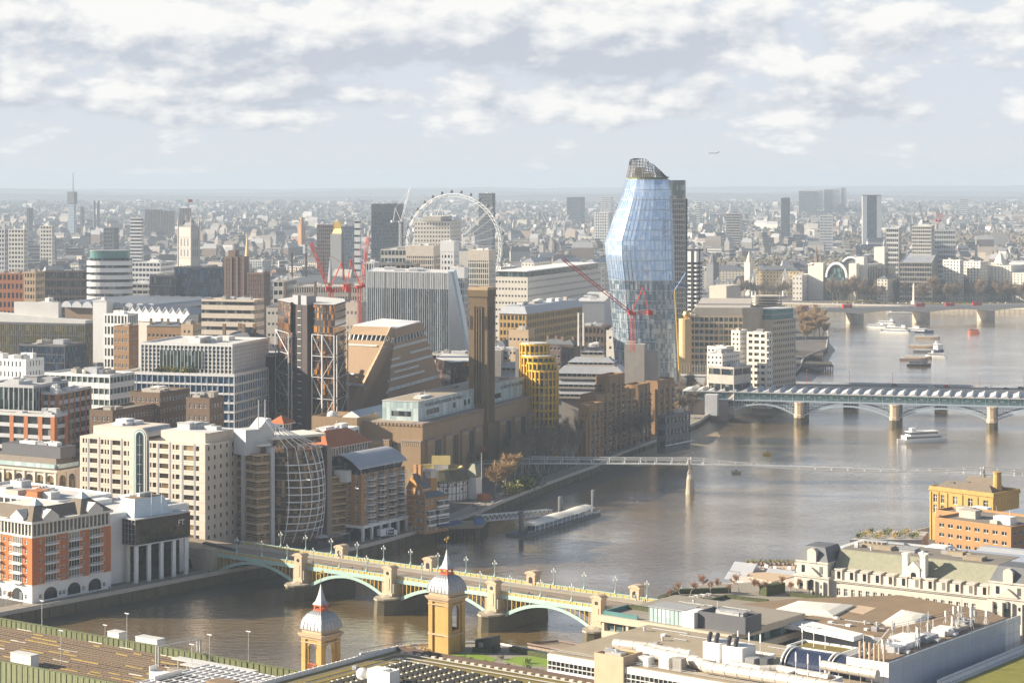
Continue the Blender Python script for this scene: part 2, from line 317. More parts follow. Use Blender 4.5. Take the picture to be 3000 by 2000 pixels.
def window_mesh(w,h,fm,gm,style):
 k=(round(w,2),round(h,2),fm,gm,style)
 if k not in WIN:
  q=MB();f=.12 if w>.8 else .08
  q.box(-w/2,.0,-h/2,w/2,.05,h/2,1)
  q.box(-w/2,-.08,-h/2,-w/2+f,0,h/2);q.box(w/2-f,-.08,-h/2,w/2,0,h/2)
  q.box(-w/2+f,-.08,-h/2,w/2-f,0,-h/2+f);q.box(-w/2+f,-.08,h/2-f,w/2-f,0,h/2)
  if 'c' in style:q.box(-f/2,-.07,-h/2+f,f/2,0,h/2-f)
  if 't' in style:q.box(-w/2+f,-.06,h*.12-f/2,w/2-f,0,h*.12+f/2)
  if 'g' in style:
   for i in range(1,4):x=-w/2+w*i/4;q.box(x-.06,-.06,-h/2+f,x+.06,0,h/2-f)
  if 's' in style:q.box(-w/2-.15,-.3,-h/2-.14,w/2+.15,0,-h/2-.02)
  WIN[k]=q.mesh('window',[M[fm],M[gm]])
 return WIN[k]
class Wins:
 def __init__(s,t,fm='white',gm='pane',most=100):s.t,s.fm,s.gm,s.n,s.most,s.rest=t,fm,gm,0,most,MB()
 def put(s,face,u,z,w,h,a=0,b=0,dep=.25,style='c',off=0):
  me=window_mesh(w,h,s.fm,s.gm,style)
  loc,rz={'R':((u,off+dep,z),0),'L':((off+dep,u,z),R(-90)),'B':((u,b-dep-off,z),R(180)),'E':((a-dep-off,u,z),R(90))}[face]
  s.n+=1
  if s.n<=s.most:return inst('window',me,s.t,loc,rz)
  c,n=cos(rz),sin(rz)
  o=len(s.rest.v);s.rest.v+=[(loc[0]+v.co.x*c-v.co.y*n,loc[1]+v.co.x*n+v.co.y*c,loc[2]+v.co.z)for v in me.vertices]
  for p in me.polygons:s.rest.f.append(tuple(i+o for i in p.vertices));s.rest.m.append(p.material_index)
 def done(s):
  if s.rest.v:setting(s.rest.obj('windows',[M[s.fm],M[s.gm]],s.t),'stuff')
def punch(mb,face,L,z0,z1,cols,rows,dep=.25,off=0,other=0,mi=0,wins=None,style='c',skip=None):
 """a wall face with real openings; cols and rows are spans, each opening gets reveals and a window"""
 xs=sorted({0,L,*[c for s in cols for c in s]});zs=sorted({z0,z1,*[c for s in rows for c in s]})
 P={'R':lambda u,d,z:(u,off+d,z),'L':lambda u,d,z:(off+d,u,z),'B':lambda u,d,z:(u,other-d-off,z),'E':lambda u,d,z:(other-d-off,u,z)}[face]
 for xa,xb in zip(xs,xs[1:]):
  for za,zb in zip(zs,zs[1:]):
   op=any(abs(s[0]-xa)<1e-6 for s in cols)and any(abs(s[0]-za)<1e-6 for s in rows)and not(skip and skip((xa+xb)/2,(za+zb)/2))
   if not op:mb.quad(P(xa,0,za),P(xb,0,za),P(xb,0,zb),P(xa,0,zb),mi);continue
   mb.quad(P(xa,0,za),P(xb,0,za),P(xb,dep+.05,za),P(xa,dep+.05,za),mi);mb.quad(P(xa,0,zb),P(xb,0,zb),P(xb,dep+.05,zb),P(xa,dep+.05,zb),mi)
   mb.quad(P(xa,0,za),P(xa,0,zb),P(xa,dep+.05,zb),P(xa,dep+.05,za),mi);mb.quad(P(xb,0,za),P(xb,0,zb),P(xb,dep+.05,zb),P(xb,dep+.05,za),mi)
   if wins:wins.put(face,(xa+xb)/2,(za+zb)/2,xb-xa,zb-za,other,other,dep,style,off)
def spans(L,pitch,w,m=None):
 n=max(1,int((L-(m or 0)*2+pitch-w)//pitch));s=(L-(n-1)*pitch-w)/2
 return[(s+i*pitch,s+i*pitch+w)for i in range(n)]
def house(t,a,b,h,n,wall,ww=1.2,wh=1.7,pitch=3.2,fm='white',gm='pane',style='ct',roof='flat',rm='roof_felt',z0=0,faces='RL',units=2,most=100,par=1.0,W=None,sill=.3,x0=0):
 """solid masonry block with punched windows"""
 w=MB();own=W is None;W=W or Wins(t,fm,gm,most);sh=h/n
 rows=[(z0+i*sh+sh*sill,z0+i*sh+sh*sill+wh)for i in range(n)]
 for f,L,o in(('R',a,b),('L',b,a),('B',a,b),('E',b,a)):
  if f in faces:punch(w,f,L,z0,z0+h,spans(L,pitch,ww,.6),rows,other=o,wins=W,style=style)
  else:
   P={'R':[(0,0),(a,0)],'L':[(0,0),(0,b)],'B':[(0,b),(a,b)],'E':[(a,0),(a,b)]}[f]
   w.quad((*P[0],z0),(*P[1],z0),(*P[1],z0+h),(*P[0],z0+h))
 if roof=='flat':
  w.ring(-.05,-.05,a+.05,b+.05,z0+h,z0+h+par,.4);w.obj('wall',M[wall],t)
  r=MB();r.box(.35,.35,z0+h-.1,a-.35,b-.35,z0+h+.12);r.obj('roof',M[rm],t)
  if units:rooftop(t,a,b,z0+h+.12,units,'concrete',n)
 else:
  w.box(-.2,-.2,z0+h,a+.2,b+.2,z0+h+.3);w.obj('wall',M[wall],t)
  r=MB();r.hip(0,0,a,b,z0+h+.3,min(6.5,min(a,b)*.32),.4);r.obj('roof',M[rm],t)
 if own:W.done()
 return W
 # ------ the ground, the river and its banks
from mathutils.geometry import tessellate_polygon
S_BANK=[gp(*p)for p in((-150,1832),(0,1800),(330,1738),(655,1676),(700,1668),(860,1642),(992,1618),(1130,1584),(1273,1544),(1400,1502),(1462,1473),(1600,1418),(1737,1368),(1823,1326),(1920,1291),(2000,1256),(2045,1237),(2098,1199),(2153,1180),(2215,1150),(2300,1118),(2345,1072),(2352,1048),(2420,1020),(2425,985),(2420,945),(2385,925),(2312,915))]
S_BANK+=[(240,2545),(60,2600),(-150,2625),(-600,2600),(-3000,2450),(-9000,2000)]
N_BANK=[(-140,500),(-62,590),(-15,640),(40,690),(78,745),(112,850),(160,925),(200,975),(270,1030),(350,1110),(430,1270),(480,1450),(560,1700),(760,2000),(900,2150),(940,2300),(760,2440),(610,2560),(500,2610),(330,2680),(200,2750),(0,2820),(-250,2860),(-800,2830),(-3000,2700),(-9000,2250)]
FAR=27000
def sheet(mb,P,z):
 o=len(mb.v);mb.v+=[(*p,z)for p in P]
 for t in tessellate_polygon([[Vector((*p,0))for p in P]]):mb.f.append(tuple(i+o for i in t));mb.m.append(0)
g=MB()
sheet(g,S_BANK+[(-9000,-300),(-700,-300),(-420,500),(-260,760)],5)
sheet(g,N_BANK+[(-16000,3200),(-16000,FAR),(16000,FAR),(16000,-300),(-120,-300)],5)
gm=mat('city_ground',(.13,.115,.10),var=.45,scale=.02,streak=0)
setting(g.obj('ground',gm))
m,t,b=newmat('river_water');b.inputs['Base Color'].default_value=(.085,.060,.026,1);b.inputs['Roughness'].default_value=.10;b.inputs['IOR'].default_value=1.8;b.inputs['Specular IOR Level'].default_value=.75
tcn=nd(t,'ShaderNodeTexCoord')
def wv(sx,sy,rot,det,rough=.55):
 mp=nd(t,'ShaderNodeMapping');mp.inputs['Scale'].default_value=(sx,sy,1);mp.inputs['Rotation'].default_value=(0,0,rot);t.links.new(tcn.outputs['Object'],mp.inputs[0])
 n=nd(t,'ShaderNodeTexNoise');n.inputs['Scale'].default_value=1;n.inputs['Detail'].default_value=det;n.inputs['Roughness'].default_value=rough;t.links.new(mp.outputs[0],n.inputs['Vector']);return n.outputs[0]
big=wv(.012,.02,.3,3);slick=nd(t,'ShaderNodeMapRange');t.links.new(big,slick.inputs[0]);slick.inputs[1].default_value=.35;slick.inputs[2].default_value=.65;slick.inputs[3].default_value=.35;slick.inputs[4].default_value=1.0
hgt=mth(t,'ADD',mth(t,'MULTIPLY',wv(.16,.40,.35,5),1.5),mth(t,'MULTIPLY',wv(.55,1.1,-.25,3),.42))
hgt=mth(t,'MULTIPLY',hgt,slick.outputs[0])
bp=nd(t,'ShaderNodeBump');bp.inputs['Strength'].default_value=1;bp.inputs['Distance'].default_value=.30;t.links.new(hgt,bp.inputs['Height'])
f=nd(t,'ShaderNodeMapRange');t.links.new(wv(.006,.012,.5,4),f.inputs[0]);f.inputs[1].default_value=.3;f.inputs[2].default_value=.7
df=nd(t,'ShaderNodeBsdfDiffuse');gs=nd(t,'ShaderNodeBsdfGlossy');gs.inputs['Roughness'].default_value=.10;fr=nd(t,'ShaderNodeFresnel');fr.inputs[0].default_value=1.33;ms=nd(t,'ShaderNodeMixShader')
t.links.new(mix(t,f.outputs[0],(.15,.098,.032),(.24,.16,.055)),df.inputs[0]);gs.inputs[0].default_value=(1,1,1,1)
for n_ in(gs,fr):t.links.new(bp.outputs[0],n_.inputs['Normal'])
t.links.new(mth(t,'POWER',fr.outputs[0],.42),ms.inputs[0]);t.links.new(df.outputs[0],ms.inputs[1]);t.links.new(gs.outputs[0],ms.inputs[2]);t.links.new(ms.outputs[0],t.nodes['Material Output'].inputs['Surface']);t.nodes.remove(b);M['water']=m
q=MB();q.quad((-9000,-300,0),(3000,-300,0),(3000,3200,0),(-9000,3200,0));setting(q.obj('river_water',m))
q=MB();q.quad((-9000,-300,-.9),(3000,-300,-.9),(3000,3200,-.9),(-9000,3200,-.9));setting(q.obj('river_bed',M['mud']))
def bank_wall(P,side,name,m,cop,par=1.0):
 w,c=MB(),MB()
 for i,((xa,ya),(xb,yb))in enumerate(zip(P,P[1:])):
  d=Vector((xb-xa,yb-ya)).normalized();n=Vector((-d.y,d.x))*side
  e=lambda x,y,o:(x+n.x*o,y+n.y*o)
  L=math.hypot(xb-xa,yb-ya)
  for mb,o0,o1,z0,z1 in((w,-.05,.9,-2,4.7),(c,-.5,1.05,4.7,5.15),(c,.35,.8,5.15,5.15+par)):
   mb.prism([e(xa-d.x*.01*i,ya,o0),e(xb,yb,o0),e(xb,yb,o1),e(xa,ya,o1)],z0,z1+.002*(i%2))
  for k in range(int(L//6)):
   x,y=e(xa+d.x*(k*6+3),ya+d.y*(k*6+3),1.05);w.cbox(x,y,-2,.35,.35,6.3,0,math.atan2(d.y,d.x))
 setting(w.obj(name,M[m]));setting(c.obj('bank_coping',M[cop]))
bank_wall(S_BANK[:19],-1,'river_wall','weed_stone','concrete')
bank_wall(S_BANK[19:28],-1,'river_wall','timber','concrete')
bank_wall(N_BANK[0:13],1,'river_wall','weed_stone','portland');bank_wall(N_BANK[14:23],1,'river_wall','pier_stone','portland')
def shore(name,line,m,zin=1.6,zout=-.35,depth=1.0):
 inn=[gp(*p,0)for p in line[0]];out=[gp(*p,0)for p in line[1]]
 n=len(inn);v=[]
 for j in range(7):
  f=j/6
  for i in range(n):
   x,y=inn[i][0]*(1-f)+out[i][0]*f,inn[i][1]*(1-f)+out[i][1]*f
   v.append((x,y,zin*(1-f)**1.2+zout*f+.25*(mnoise.noise((x*.08,y*.08,3)))))
 fs=[(j*n+i,j*n+i+1,(j+1)*n+i+1,(j+1)*n+i)for j in range(6)for i in range(n-1)]
 return setting(MB().add(v,fs).obj(name,M[m]))
shore('foreshore_sand',([(1770,1362),(1850,1330),(1920,1306),(2000,1268),(2050,1246),(2080,1222)],[(1905,1368),(1990,1352),(2060,1326),(2112,1302),(2126,1286),(2118,1262)]),'sand',2.2)
shore('foreshore_mud',([(2052,1250),(2098,1215),(2150,1195),(2200,1180),(2260,1166)],[(2128,1282),(2190,1262),(2248,1244),(2290,1230),(2330,1212)]),'mud',1.8)
shore('foreshore_mud',([(1400,1528),(1470,1492),(1600,1440),(1740,1386),(1790,1362)],[(1480,1500),(1610,1468),(1720,1442),(1830,1404),(1930,1372)]),'mud',1.6)
shore('foreshore_mud',([(20,1838),(330,1776),(640,1716),(760,1700),(900,1672)],[(80,1850),(340,1802),(660,1752),(860,1730),(930,1700)]),'mud',1.0)
shore('foreshore_mud',([(2290,1146),(2340,1102),(2350,1064),(2392,1038)],[(2386,1140),(2398,1112),(2440,1078),(2452,1040)]),'mud',1.8)
shore('foreshore_sand',([(2395,1042),(2412,1030),(2424,1012),(2424,1002)],[(2428,1052),(2442,1043),(2455,1031),(2436,1010)]),'sand',1.6)
def strip(name,px,m,z=5.004,kind='structure',conv=True):
 P=[gp(*p)for p in px]if conv else px
 g=MB();sheet(g,P,z);return setting(g.obj(name,M[m]),kind)
def offset_strip(name,P,d0,d1,m,z):
 q=MB();a,bb=[],[]
 for i,p in enumerate(P):
  u=Vector(P[min(i+1,len(P)-1)])-Vector(P[max(i-1,0)]);n=Vector((-u.y,u.x)).normalized()
  a.append((p[0]+n.x*d0,p[1]+n.y*d0,z));bb.append((p[0]+n.x*d1,p[1]+n.y*d1,z))
 k=len(P);q.add(a+bb,[(i,i+1,k+i+1,k+i)for i in range(k-1)]);return setting(q.obj(name,M[m]))
offset_strip('promenade',S_BANK[:21],.4,11,'paving',5.004)
strip('museum_lawn',((1560,1330),(1700,1330),(1830,1290),(1840,1262),(1700,1255),(1575,1275)),'earth',5.006)
strip('riverside_lawn',((2440,886),(3050,897),(3050,884),(2440,874)),'sedum',5.3)
strip('side_street',((262,1010),(285,1078),(310,1085),(320,1000),(310,960),(285,960)),'asphalt',5.004)
hq=MB();r=random.Random(3)
for Y,hh,k in((15000,44,1.0),(19500,70,1.6),(24500,90,.8)):
 rows=[]
 for j in range(9):
  f=j/8;prof=sin(pi*f)**1.3
  rows.append([(x,Y+f*2600,4+hh*prof*(.25+.95*max(0,mnoise.noise((x*.00030*k+Y,.3,0))+.4)+.16*mnoise.noise((x*.002,Y,1))))for x in range(-9000,9001,300)])
 hq.loft(rows,cap=False,closed=False)
setting(hq.obj('hills',mat('hill_woods',(.075,.075,.055),var=.4,scale=.004,streak=0)))
# ------ bridges
def bridge_frame(P0,P1):return Vector((P1[0]-P0[0],P1[1]-P0[1])).length,math.degrees(math.atan2(P1[1]-P0[1],P1[0]-P0[0]))
# ---- green and ochre iron arch road bridge
P0,P1=gp(672,1616,13.2),gp(1747,1771,13.2);L0,TH=bridge_frame(P0,P1)
t=thing('road_bridge','iron arch road bridge painted pale green and ochre with stone kiosks','bridge',(*P0,0),TH)
SWT=t;W_=20.5
def along(P0,th,px):return run(P0,th,px,'u')
PIERS=[along(P0,TH,p)for p in(888,1150,1454,1761)];SPANS=list(zip([-7]+[p+3 for p in PIERS],[p-3 for p in PIERS]+[PIERS[-1]+42]))
XE=PIERS[-1]+46
q=MB();q.box(-14,.5,10.9,XE,W_-.5,11.9);q.obj('deck',M['dark_steel'],t)
q=MB();q.box(-14,5.2,11.9,XE,W_-5.2,12.0);q.obj('roadway',M['road_tan'],t)
q=MB()
for i in range(20):q.box(-8+i*12,W_/2-.08,12.0,-3+i*12,W_/2+.08,12.006)
for y in(5.7,W_-5.7):q.box(-14,y-.06,12.0,XE,y+.06,12.006)
q.obj('road_line',M['line_white'],t)
for y0,y1 in((.5,5.2),(W_-5.2,W_-.5)):
 q=MB();q.box(-14,y0,11.9,XE,y1,12.13);q.obj('footway',M['kerb'],t)
for y0,sgn in((0,1),(W_,-1)):
 q,o=MB(),MB()
 q.box(-14,y0-.3,10.7,XE,y0+.3,12.25);q.box(-14,y0-.22,13.15,XE,y0+.22,13.4)
 n=int((XE+14)/2.6)
 for i in range(n+1):q.box(-14+i*2.6-.17,y0-.25,12.25,-14+i*2.6+.17,y0+.25,13.3)
 o.box(-14,y0-.1,12.25,XE,y0+.1,13.15)
 q.obj('parapet',M['bridge_green'],t);o.obj('parapet_panel',M['bridge_ochre'],t)
for xa,xb in SPANS:
 xc,hw=(xa+xb)/2,(xb-xa)/2
 az_=lambda x,hi:4.6+(10.4-4.6)*(1-((x-xc)/hw)**2)+hi
 for yy in(.0,W_*.33,W_*.66,W_-.0):
  face=yy in(0,W_)
  q=MB();N=22;rg=[]
  for i in range(N+1):
   x=xa+(xb-xa)*i/N;dpth=1.15-.45*(1-abs(x-xc)/hw)
   rg.append([(x,yy-.35,az_(x,-dpth*.5)-.3),(x,yy+.35,az_(x,-dpth*.5)-.3),(x,yy+.35,min(10.72,az_(x,dpth*.5))),(x,yy-.35,min(10.72,az_(x,dpth*.5)))])
  q.loft(rg);q.obj('arch_rib',M['bridge_green' if face else 'dark_steel'],t)
 for yy in(0,W_):
  q=MB();n=int((xb-xa)/1.9)
  for i in range(n+1):
   x=xa+(xb-xa)*i/n;zb=az_(x,.2)
   if zb<10.0:
    q.box(x-.14,yy-.12,zb,x+.14,yy+.12,10.7)
    if i%2==0 and zb<8.8:q.beam((x,yy,10.6),(x+1.8,yy,zb+.2),.12)
  q.obj('spandrel',M['bridge_ochre'],t)
for x in PIERS:
 q,c=MB(),MB()
 pl=lambda w,n0,n1:[(x-w,n0+w),(x-w*.55,n0+.25*w),(x,n0),(x+w*.55,n0+.25*w),(x+w,n0+w),(x+w,n1-w),(x,n1),(x-w,n1-w)]
 q.prism(pl(4.6,-9,W_+9),-2,5.3,0,pl(4.2,-8.3,W_+8.3))
 c.prism(pl(4.5,-8.8,W_+8.8),5.3,5.9,0);c.prism(pl(3.9,-5.5,W_+5.5),5.9,6.8,0,pl(2.9,-3.2,W_+3.2));c.box(x-2.7,-2.6,6.8,x+2.7,W_+2.6,10.8)
 q.obj('pier_base',M['weed_stone'],t);c.obj('pier',M['pier_stone'],t)
 for y0,sg in((-2.9,1),(W_+2.9,-1)):
  k=MB();ya,yb=min(y0,y0+sg*3.3),max(y0,y0+sg*3.3)
  k.box(x-2.3,ya-.2,6.0,x+2.3,yb+.2,7.4);k.box(x-1.85,ya,7.4,x+1.85,yb,16.0)
  k.box(x-2.05,ya-.15,15.6,x+2.05,yb+.15,16.0+.2)
  k.loft([[(x+2.25*cos(a),yy,16.2+1.0*sin(a))for a in[pi*i/8 for i in range(9)]]for yy in(ya-.3,yb+.3)])
  k.box(x-2.4,ya-.35,16.0,x-1.6,yb+.35,16.5);k.box(x+1.6,ya-.35,16.0,x+2.4,yb+.35,16.5)
  for yy in(ya-.06,yb+.01):k.box(x-.95,yy-.1,8.4,x+.95,yy+.12,12.8)
  o=k.obj('kiosk',M['sandstone'],t)
  w=MB();yf=ya-.17 if sg>0 else yb+.03
  w.loft([[(x+.62*cos(a),yf+dy,14.5+.62*sin(a))for a in[2*pi*i/12 for i in range(12)]]for dy in(0,.14)])
  yo=yb-.02 if sg>0 else ya-.12
  w.box(x-.8,yo,12.15,x+.8,yo+.14,14.3);w.loft([[(x+.8*cos(a),yy,14.3+.8*sin(a))for a in[pi*i/8 for i in range(9)]]for yy in(yo,yo+.14)])
  w.obj('kiosk_opening',M['black'],o)
q=MB();q.box(-30,-2,-2,-7,W_+2,10.7);q.box(-12,-3,-2,-6.4,0.2,13.9);q.box(-60,-1.0,4,-30,W_+1,10.7)
q.box(-60,-.7,10.7,-12,0,12.9);q.obj('abutment',M['pier_stone'],t)
q=MB();q.loft([[(-22+4*cos(a),yy,4.5+5*sin(a))for a in[pi*i/10 for i in range(11)]]for yy in(-2.06,-1.9)]);q.obj('abutment_arch',M['black'],t)
q=MB();q.box(-60,0,10.72,-14,W_,11.9);q.obj('approach_road',M['road_tan'],t)
def lamp_standard(m='bridge_green'):
 q=MB();q.lathe([(.5,0),(.5,.35),(.28,.9),(.2,1.2),(.13,1.5),(.10,4.4),(.16,4.5),(.07,4.7),(.05,5.3)],8)
 l=MB()
 for a in range(3):
  x,y=.75*cos(a*2.09),.75*sin(a*2.09);q.tube([(0,0,4.0),(x*.7,y*.7,4.0),(x,y,4.5)],.06,4)
  l.lathe([(.05,4.45),(.2,4.6),(.24,4.95),(.1,5.2),(.02,5.3)],6,x,y)
 l.lathe([(.05,5.2),(.2,5.35),(.24,5.7),(.1,5.95),(.02,6.05)],6)
 return q.mesh('column',M[m]),l.mesh('lantern',M['white'])
lc,ll=lamp_standard()
bl=lambda x,y,z:(P0[0]+x*cos(R(TH))-y*sin(R(TH)),P0[1]+x*sin(R(TH))+y*cos(R(TH)),z)
n=0
for y0,row in((0,'on the near parapet of the green bridge'),(W_,'on the far parapet of the green bridge')):
 for i in range(17):
  x=4+i*13.3+(4 if y0 else 0)
  if min(abs(x-p)for p in PIERS)<3.4 or x>XE-4:continue
  o=thing('bridge_lamp','pale green three lantern lamp standard '+row,'lamp post',bl(x,y0,13.3),TH,'lamp standards '+row);n+=1
  inst('column',lc,o);inst('lantern',ll,o)
  # ---- thin steel footbridge
A,Bm,C=gp(1482,1358,12.5),(89.5,1097.0),gp(3040,1398,13)
L1,T1=bridge_frame(A,C)
t=thing('footbridge','slender silver suspension footbridge with people crossing the river','bridge',(*A,0),T1);FBT=t
xp=run(A,T1,2022);xq=run(A,T1,2882);XL=L1+60
fz=lambda x:12.2+3.2*sin(pi*min(max((x+25)/(XL+10),0),1))-0.0
def fcab(x):
 if x<xp:return fz(xp)+2.3-2.6*((xp-x)/xp)**1.0*(1-.0)+.9*((xp-x)/xp)**2
 if x<xq:u=(x-xp)/(xq-xp);return fz(x)+2.6-16.4*u*(1-u)*1.0
 u=(x-xq)/(XL-xq);return fz(x)+2.6-2.6*u
q,r1,cb,arm=MB(),MB(),MB(),MB();N=60
xs=[-12+(XL+12)*i/N for i in range(N+1)]
q.loft([[(x,-2,fz(x)-.45),(x,2,fz(x)-.45),(x,2,fz(x)),(x,-2,fz(x))]for x in xs]);q.obj('deck',M['steel'],t)
for y in(-2,2):
 r1.tube([(x,y,fz(x)+1.15)for x in xs],.06,4)
 for i in range(0,N+1):r1.beam((xs[i],y,fz(xs[i])),(xs[i],y,fz(xs[i])+1.1),.05)
 for dz in(0,.35):cb.tube([(x,y*2.0,fcab(x)+dz)for x in xs if x>0],.17,5)
r1.obj('railing',M['steel'],t);cb.obj('cable',M['steel'],t)
for i in range(int(XL/8)):
 x=5+i*8
 arm=MB();arm.tube([(x,-4,fcab(x)),(x,-2,fz(x)-.4),(x,2,fz(x)-.4),(x,4,fcab(x))],.16,4);arm.obj('transverse_arm',M['white_steel'],t)
for x in(xp,xq):
 k=MB();k.lathe([(2.5,-2),(2.0,4.5),(1.9,7.5)],12,x,0);k.obj('river_pier',M['pier_stone'],t)
 k=MB();k.lathe([(1.85,7.5),(1.0,fz(x)-1)],10,x,0)
 for s in(-1,1):k.tube([(x,0,fz(x)-3.5),(x,s*4,fz(x)+2.7)],[.75,.4],6)
 k.obj('pylon',M['concrete'],t)
q=MB();q.box(-34,-3,4,-12,3,11.8);q.obj('ramp',M['steel'],t)
q=MB();q.box(-34,-3.1,11.8,-12,-2.9,12.9);q.box(-34,2.9,11.8,-12,3.1,12.9);q.obj('ramp_glass',M['glass_pale'],t)
fbl=lambda x,y:(A[0]+x*cos(R(T1))-y*sin(R(T1)),A[1]+x*sin(R(T1))+y*cos(R(T1)),fz(x))
# ---- railway bridge with the zigzag station roof, and the road bridge behind it
Pa,Pb=(185.0,1406.0),(304.5,1376.0);L2,T2=bridge_frame(Pa,Pb)
xs0=run(Pa,T2,2000)
t=thing('railway_bridge','blue grey iron arch railway bridge carrying a station under white zigzag roofs','bridge',(*Pa,0),T2)
WB=26;XE2=175;zd=15.2
q=MB();q.box(xs0-16,0,zd-1.2,XE2,WB,zd);q.box(xs0-16,-1.2,zd-.9,XE2,0,zd-.3);q.obj('deck',M['bridge_blue'],t)
q=MB()
for z in(zd+.9,zd+1.6):q.box(xs0-16,-1.2,z,XE2,-1.1,z+.1)
n=int((XE2-xs0)/2.2)
for i in range(n):q.box(xs0-16+i*2.5,-1.2,zd-.3,xs0-15.88+i*2.5,-1.1,zd+1.6)
q.obj('railing',M['bridge_blue'],t)
q=MB();q.box(xs0,.8,zd,XE2,WB-1,zd+4.4);q.obj('station_glazing',M['teal'],t)
q,bk=MB(),MB();pit=7.15
for i in range(int((XE2-xs0)/pit)):
 x=xs0+i*pit
 q.box(x-.16,.2,zd,x+.16,.6,zd+4.6)
 q.loft([[(x+pit*u,y,zd+4.5+z+.5*sin(pi*(y+1)/(WB+2)))for u,z in((0,.3),(.25,.45),(.62,1.2),(.86,2.2),(1.0,.1),(1.0,-.15),(0,-.1))]for y in(-1.6,3,9,17,23,WB+1.2)])
 bk.box(x+2.0,.76,zd+2.2,x+4.2,.8,zd+2.6)
q.obj('zigzag_roof',M['pale_grey'],t);bk.obj('platform_sign',M['white'],t)
for k in(-1,0,1,2):
 xa,xb=k*60.5+3.2,(k+1)*60.5-3.2
 if k==-1:xa=-46
 az_=lambda x:6.0+6.3*(1-((x-(xa+xb)/2)/((xb-xa)/2))**2)
 for yy in(0,WB):
  q=MB();rg=[[(x,yy-.4,az_(x)-.55),(x,yy+.4,az_(x)-.55),(x,yy+.4,az_(x)+.55),(x,yy-.4,az_(x)+.55)]for x in[xa+(xb-xa)*i/20 for i in range(21)]]
  q.loft(rg);q.obj('arch_rib',M['bridge_blue'],t)
  q=MB();n=int((xb-xa)/1.7)
  for i in range(n+1):
   x=xa+(xb-xa)*i/n
   if az_(x)<12.9:q.box(x-.16,yy-.1,az_(x),x+.16,yy+.1,zd-1.1)
  for z in(8.5,10.2,11.9):
   x0=(xb-xa)/2*(1-math.sqrt(max(0,1-(z-6)/6.3)))
   q.box(xa,yy-.1,z-.13,xa+x0,yy+.1,z+.13);q.box(xb-x0,yy-.1,z-.13,xb,yy+.1,z+.13)
  q.obj('spandrel_lattice',M['bridge_blue'],t)
for k in(0,1,2,3):
 x=k*60.5
 q=MB();q.box(x-3,1,-2,x+3,WB+3,13.6);q.obj('pier',M['weed_stone'],t)
 q=MB();q.lathe([(3.6,-2),(3.4,4.5)],8,x,-1.2,0,pi/8);q.obj('pier_foot',M['weed_stone'],t)
 q=MB();q.lathe([(3.5,4.5),(3.5,6.0),(2.9,6.8),(2.9,13.0),(3.3,13.3),(3.3,14.3)],8,x,-1.2,0,pi/8);q.obj('pier_turret',M['sandstone'],t)
q=MB();q.box(-72,-2,-2,-46,WB,zd-1.2);q.obj('abutment',M['stone_brown'],t)
q=MB();q.box(-60,-9,5,-52,-2,18.5);q.obj('stair_tower',M['pale_grey'],t)
Pr=(Pa[0]+8,Pa[1]+118)
t=thing('road_bridge','low stone and iron road bridge behind the zigzag station roofs','bridge',(*Pr,0),T2+1.5);BRT=t
q=MB();q.box(-90,0,10.6,190,32,12.6);q.obj('deck',M['bridge_blue'],t)
q=MB();q.box(-90,4,12.6,190,28,12.66);q.obj('roadway',M['road_tan'],t)
for y in(0,31.5):
 q=MB();q.box(-90,y,12.6,190,y+.5,13.8);q.obj('parapet',M['pale_grey'],t)
for x in(-20,42,104,166):
 q=MB();q.box(x-4,-3,-2,x+4,35,10.6);q.obj('pier',M['weed_stone'],t)
brl=lambda x,y,z:(Pr[0]+x*cos(R(T2+1.5))-y*sin(R(T2+1.5)),Pr[1]+x*sin(R(T2+1.5))+y*cos(R(T2+1.5)),z)
q=MB();q.lathe([(.3,0),(.22,.6),(.12,1),(.09,9)],6);c_=q.mesh('column',M['crane_red']);q=MB();q.lathe([(.1,9),(.35,9.3),(.1,9.7)],6);l_=q.mesh('lantern',M['white'])
for i in range(8):
 o=thing('road_lamp','tall thin red lamp column on the road bridge behind the zigzag roofs','lamp post',brl(-50+i*30,30,12.66),0,'tall lamps on the road bridge behind the station');inst('column',c_,o);inst('lantern',l_,o)
 # ---- long concrete road bridge far upstream
Pw,Px=(377.0,2368.0),(532.0,2419.0);L3,T3=bridge_frame(Pw,Px)
t=thing('road_bridge','long pale concrete bridge with shallow arches and red buses far upstream','bridge',(*Pw,0),T3);WLT=t
ps=81.0;q=MB();rg=[]
for i in range(-40,160):
 x=i*2.2
 u=((x/ps)%1.0);zb=14.1-3.3*(abs(u-.5)*2)**2
 rg.append([(x,0,zb),(x,24,zb),(x,24,16.2),(x,0,16.2)])
q.loft(rg);q.obj('arch',M['portland'],t)
q=MB();q.box(-90,-.6,16.2,350,24.6,16.7);q.obj('deck',M['pale_grey'],t)
q=MB();q.box(-90,3,16.7,350,21,16.76);q.obj('roadway',M['asphalt'],t)
for y in(-.6,24.3):
 q=MB();q.box(-90,y,16.7,350,y+.3,17.6);q.obj('parapet',M['pale_grey'],t)
for k in range(4):
 x=k*ps;q=MB();q.prism([(x-5.5,2),(x,-3),(x+5.5,2),(x+5.5,22),(x,27),(x-5.5,22)],-2,11.2);q.obj('pier',M['pier_stone'],t)
wll=lambda x,y,z=16.76:(Pw[0]+x*cos(R(T3))-y*sin(R(T3)),Pw[1]+x*sin(R(T3))+y*cos(R(T3)),z)
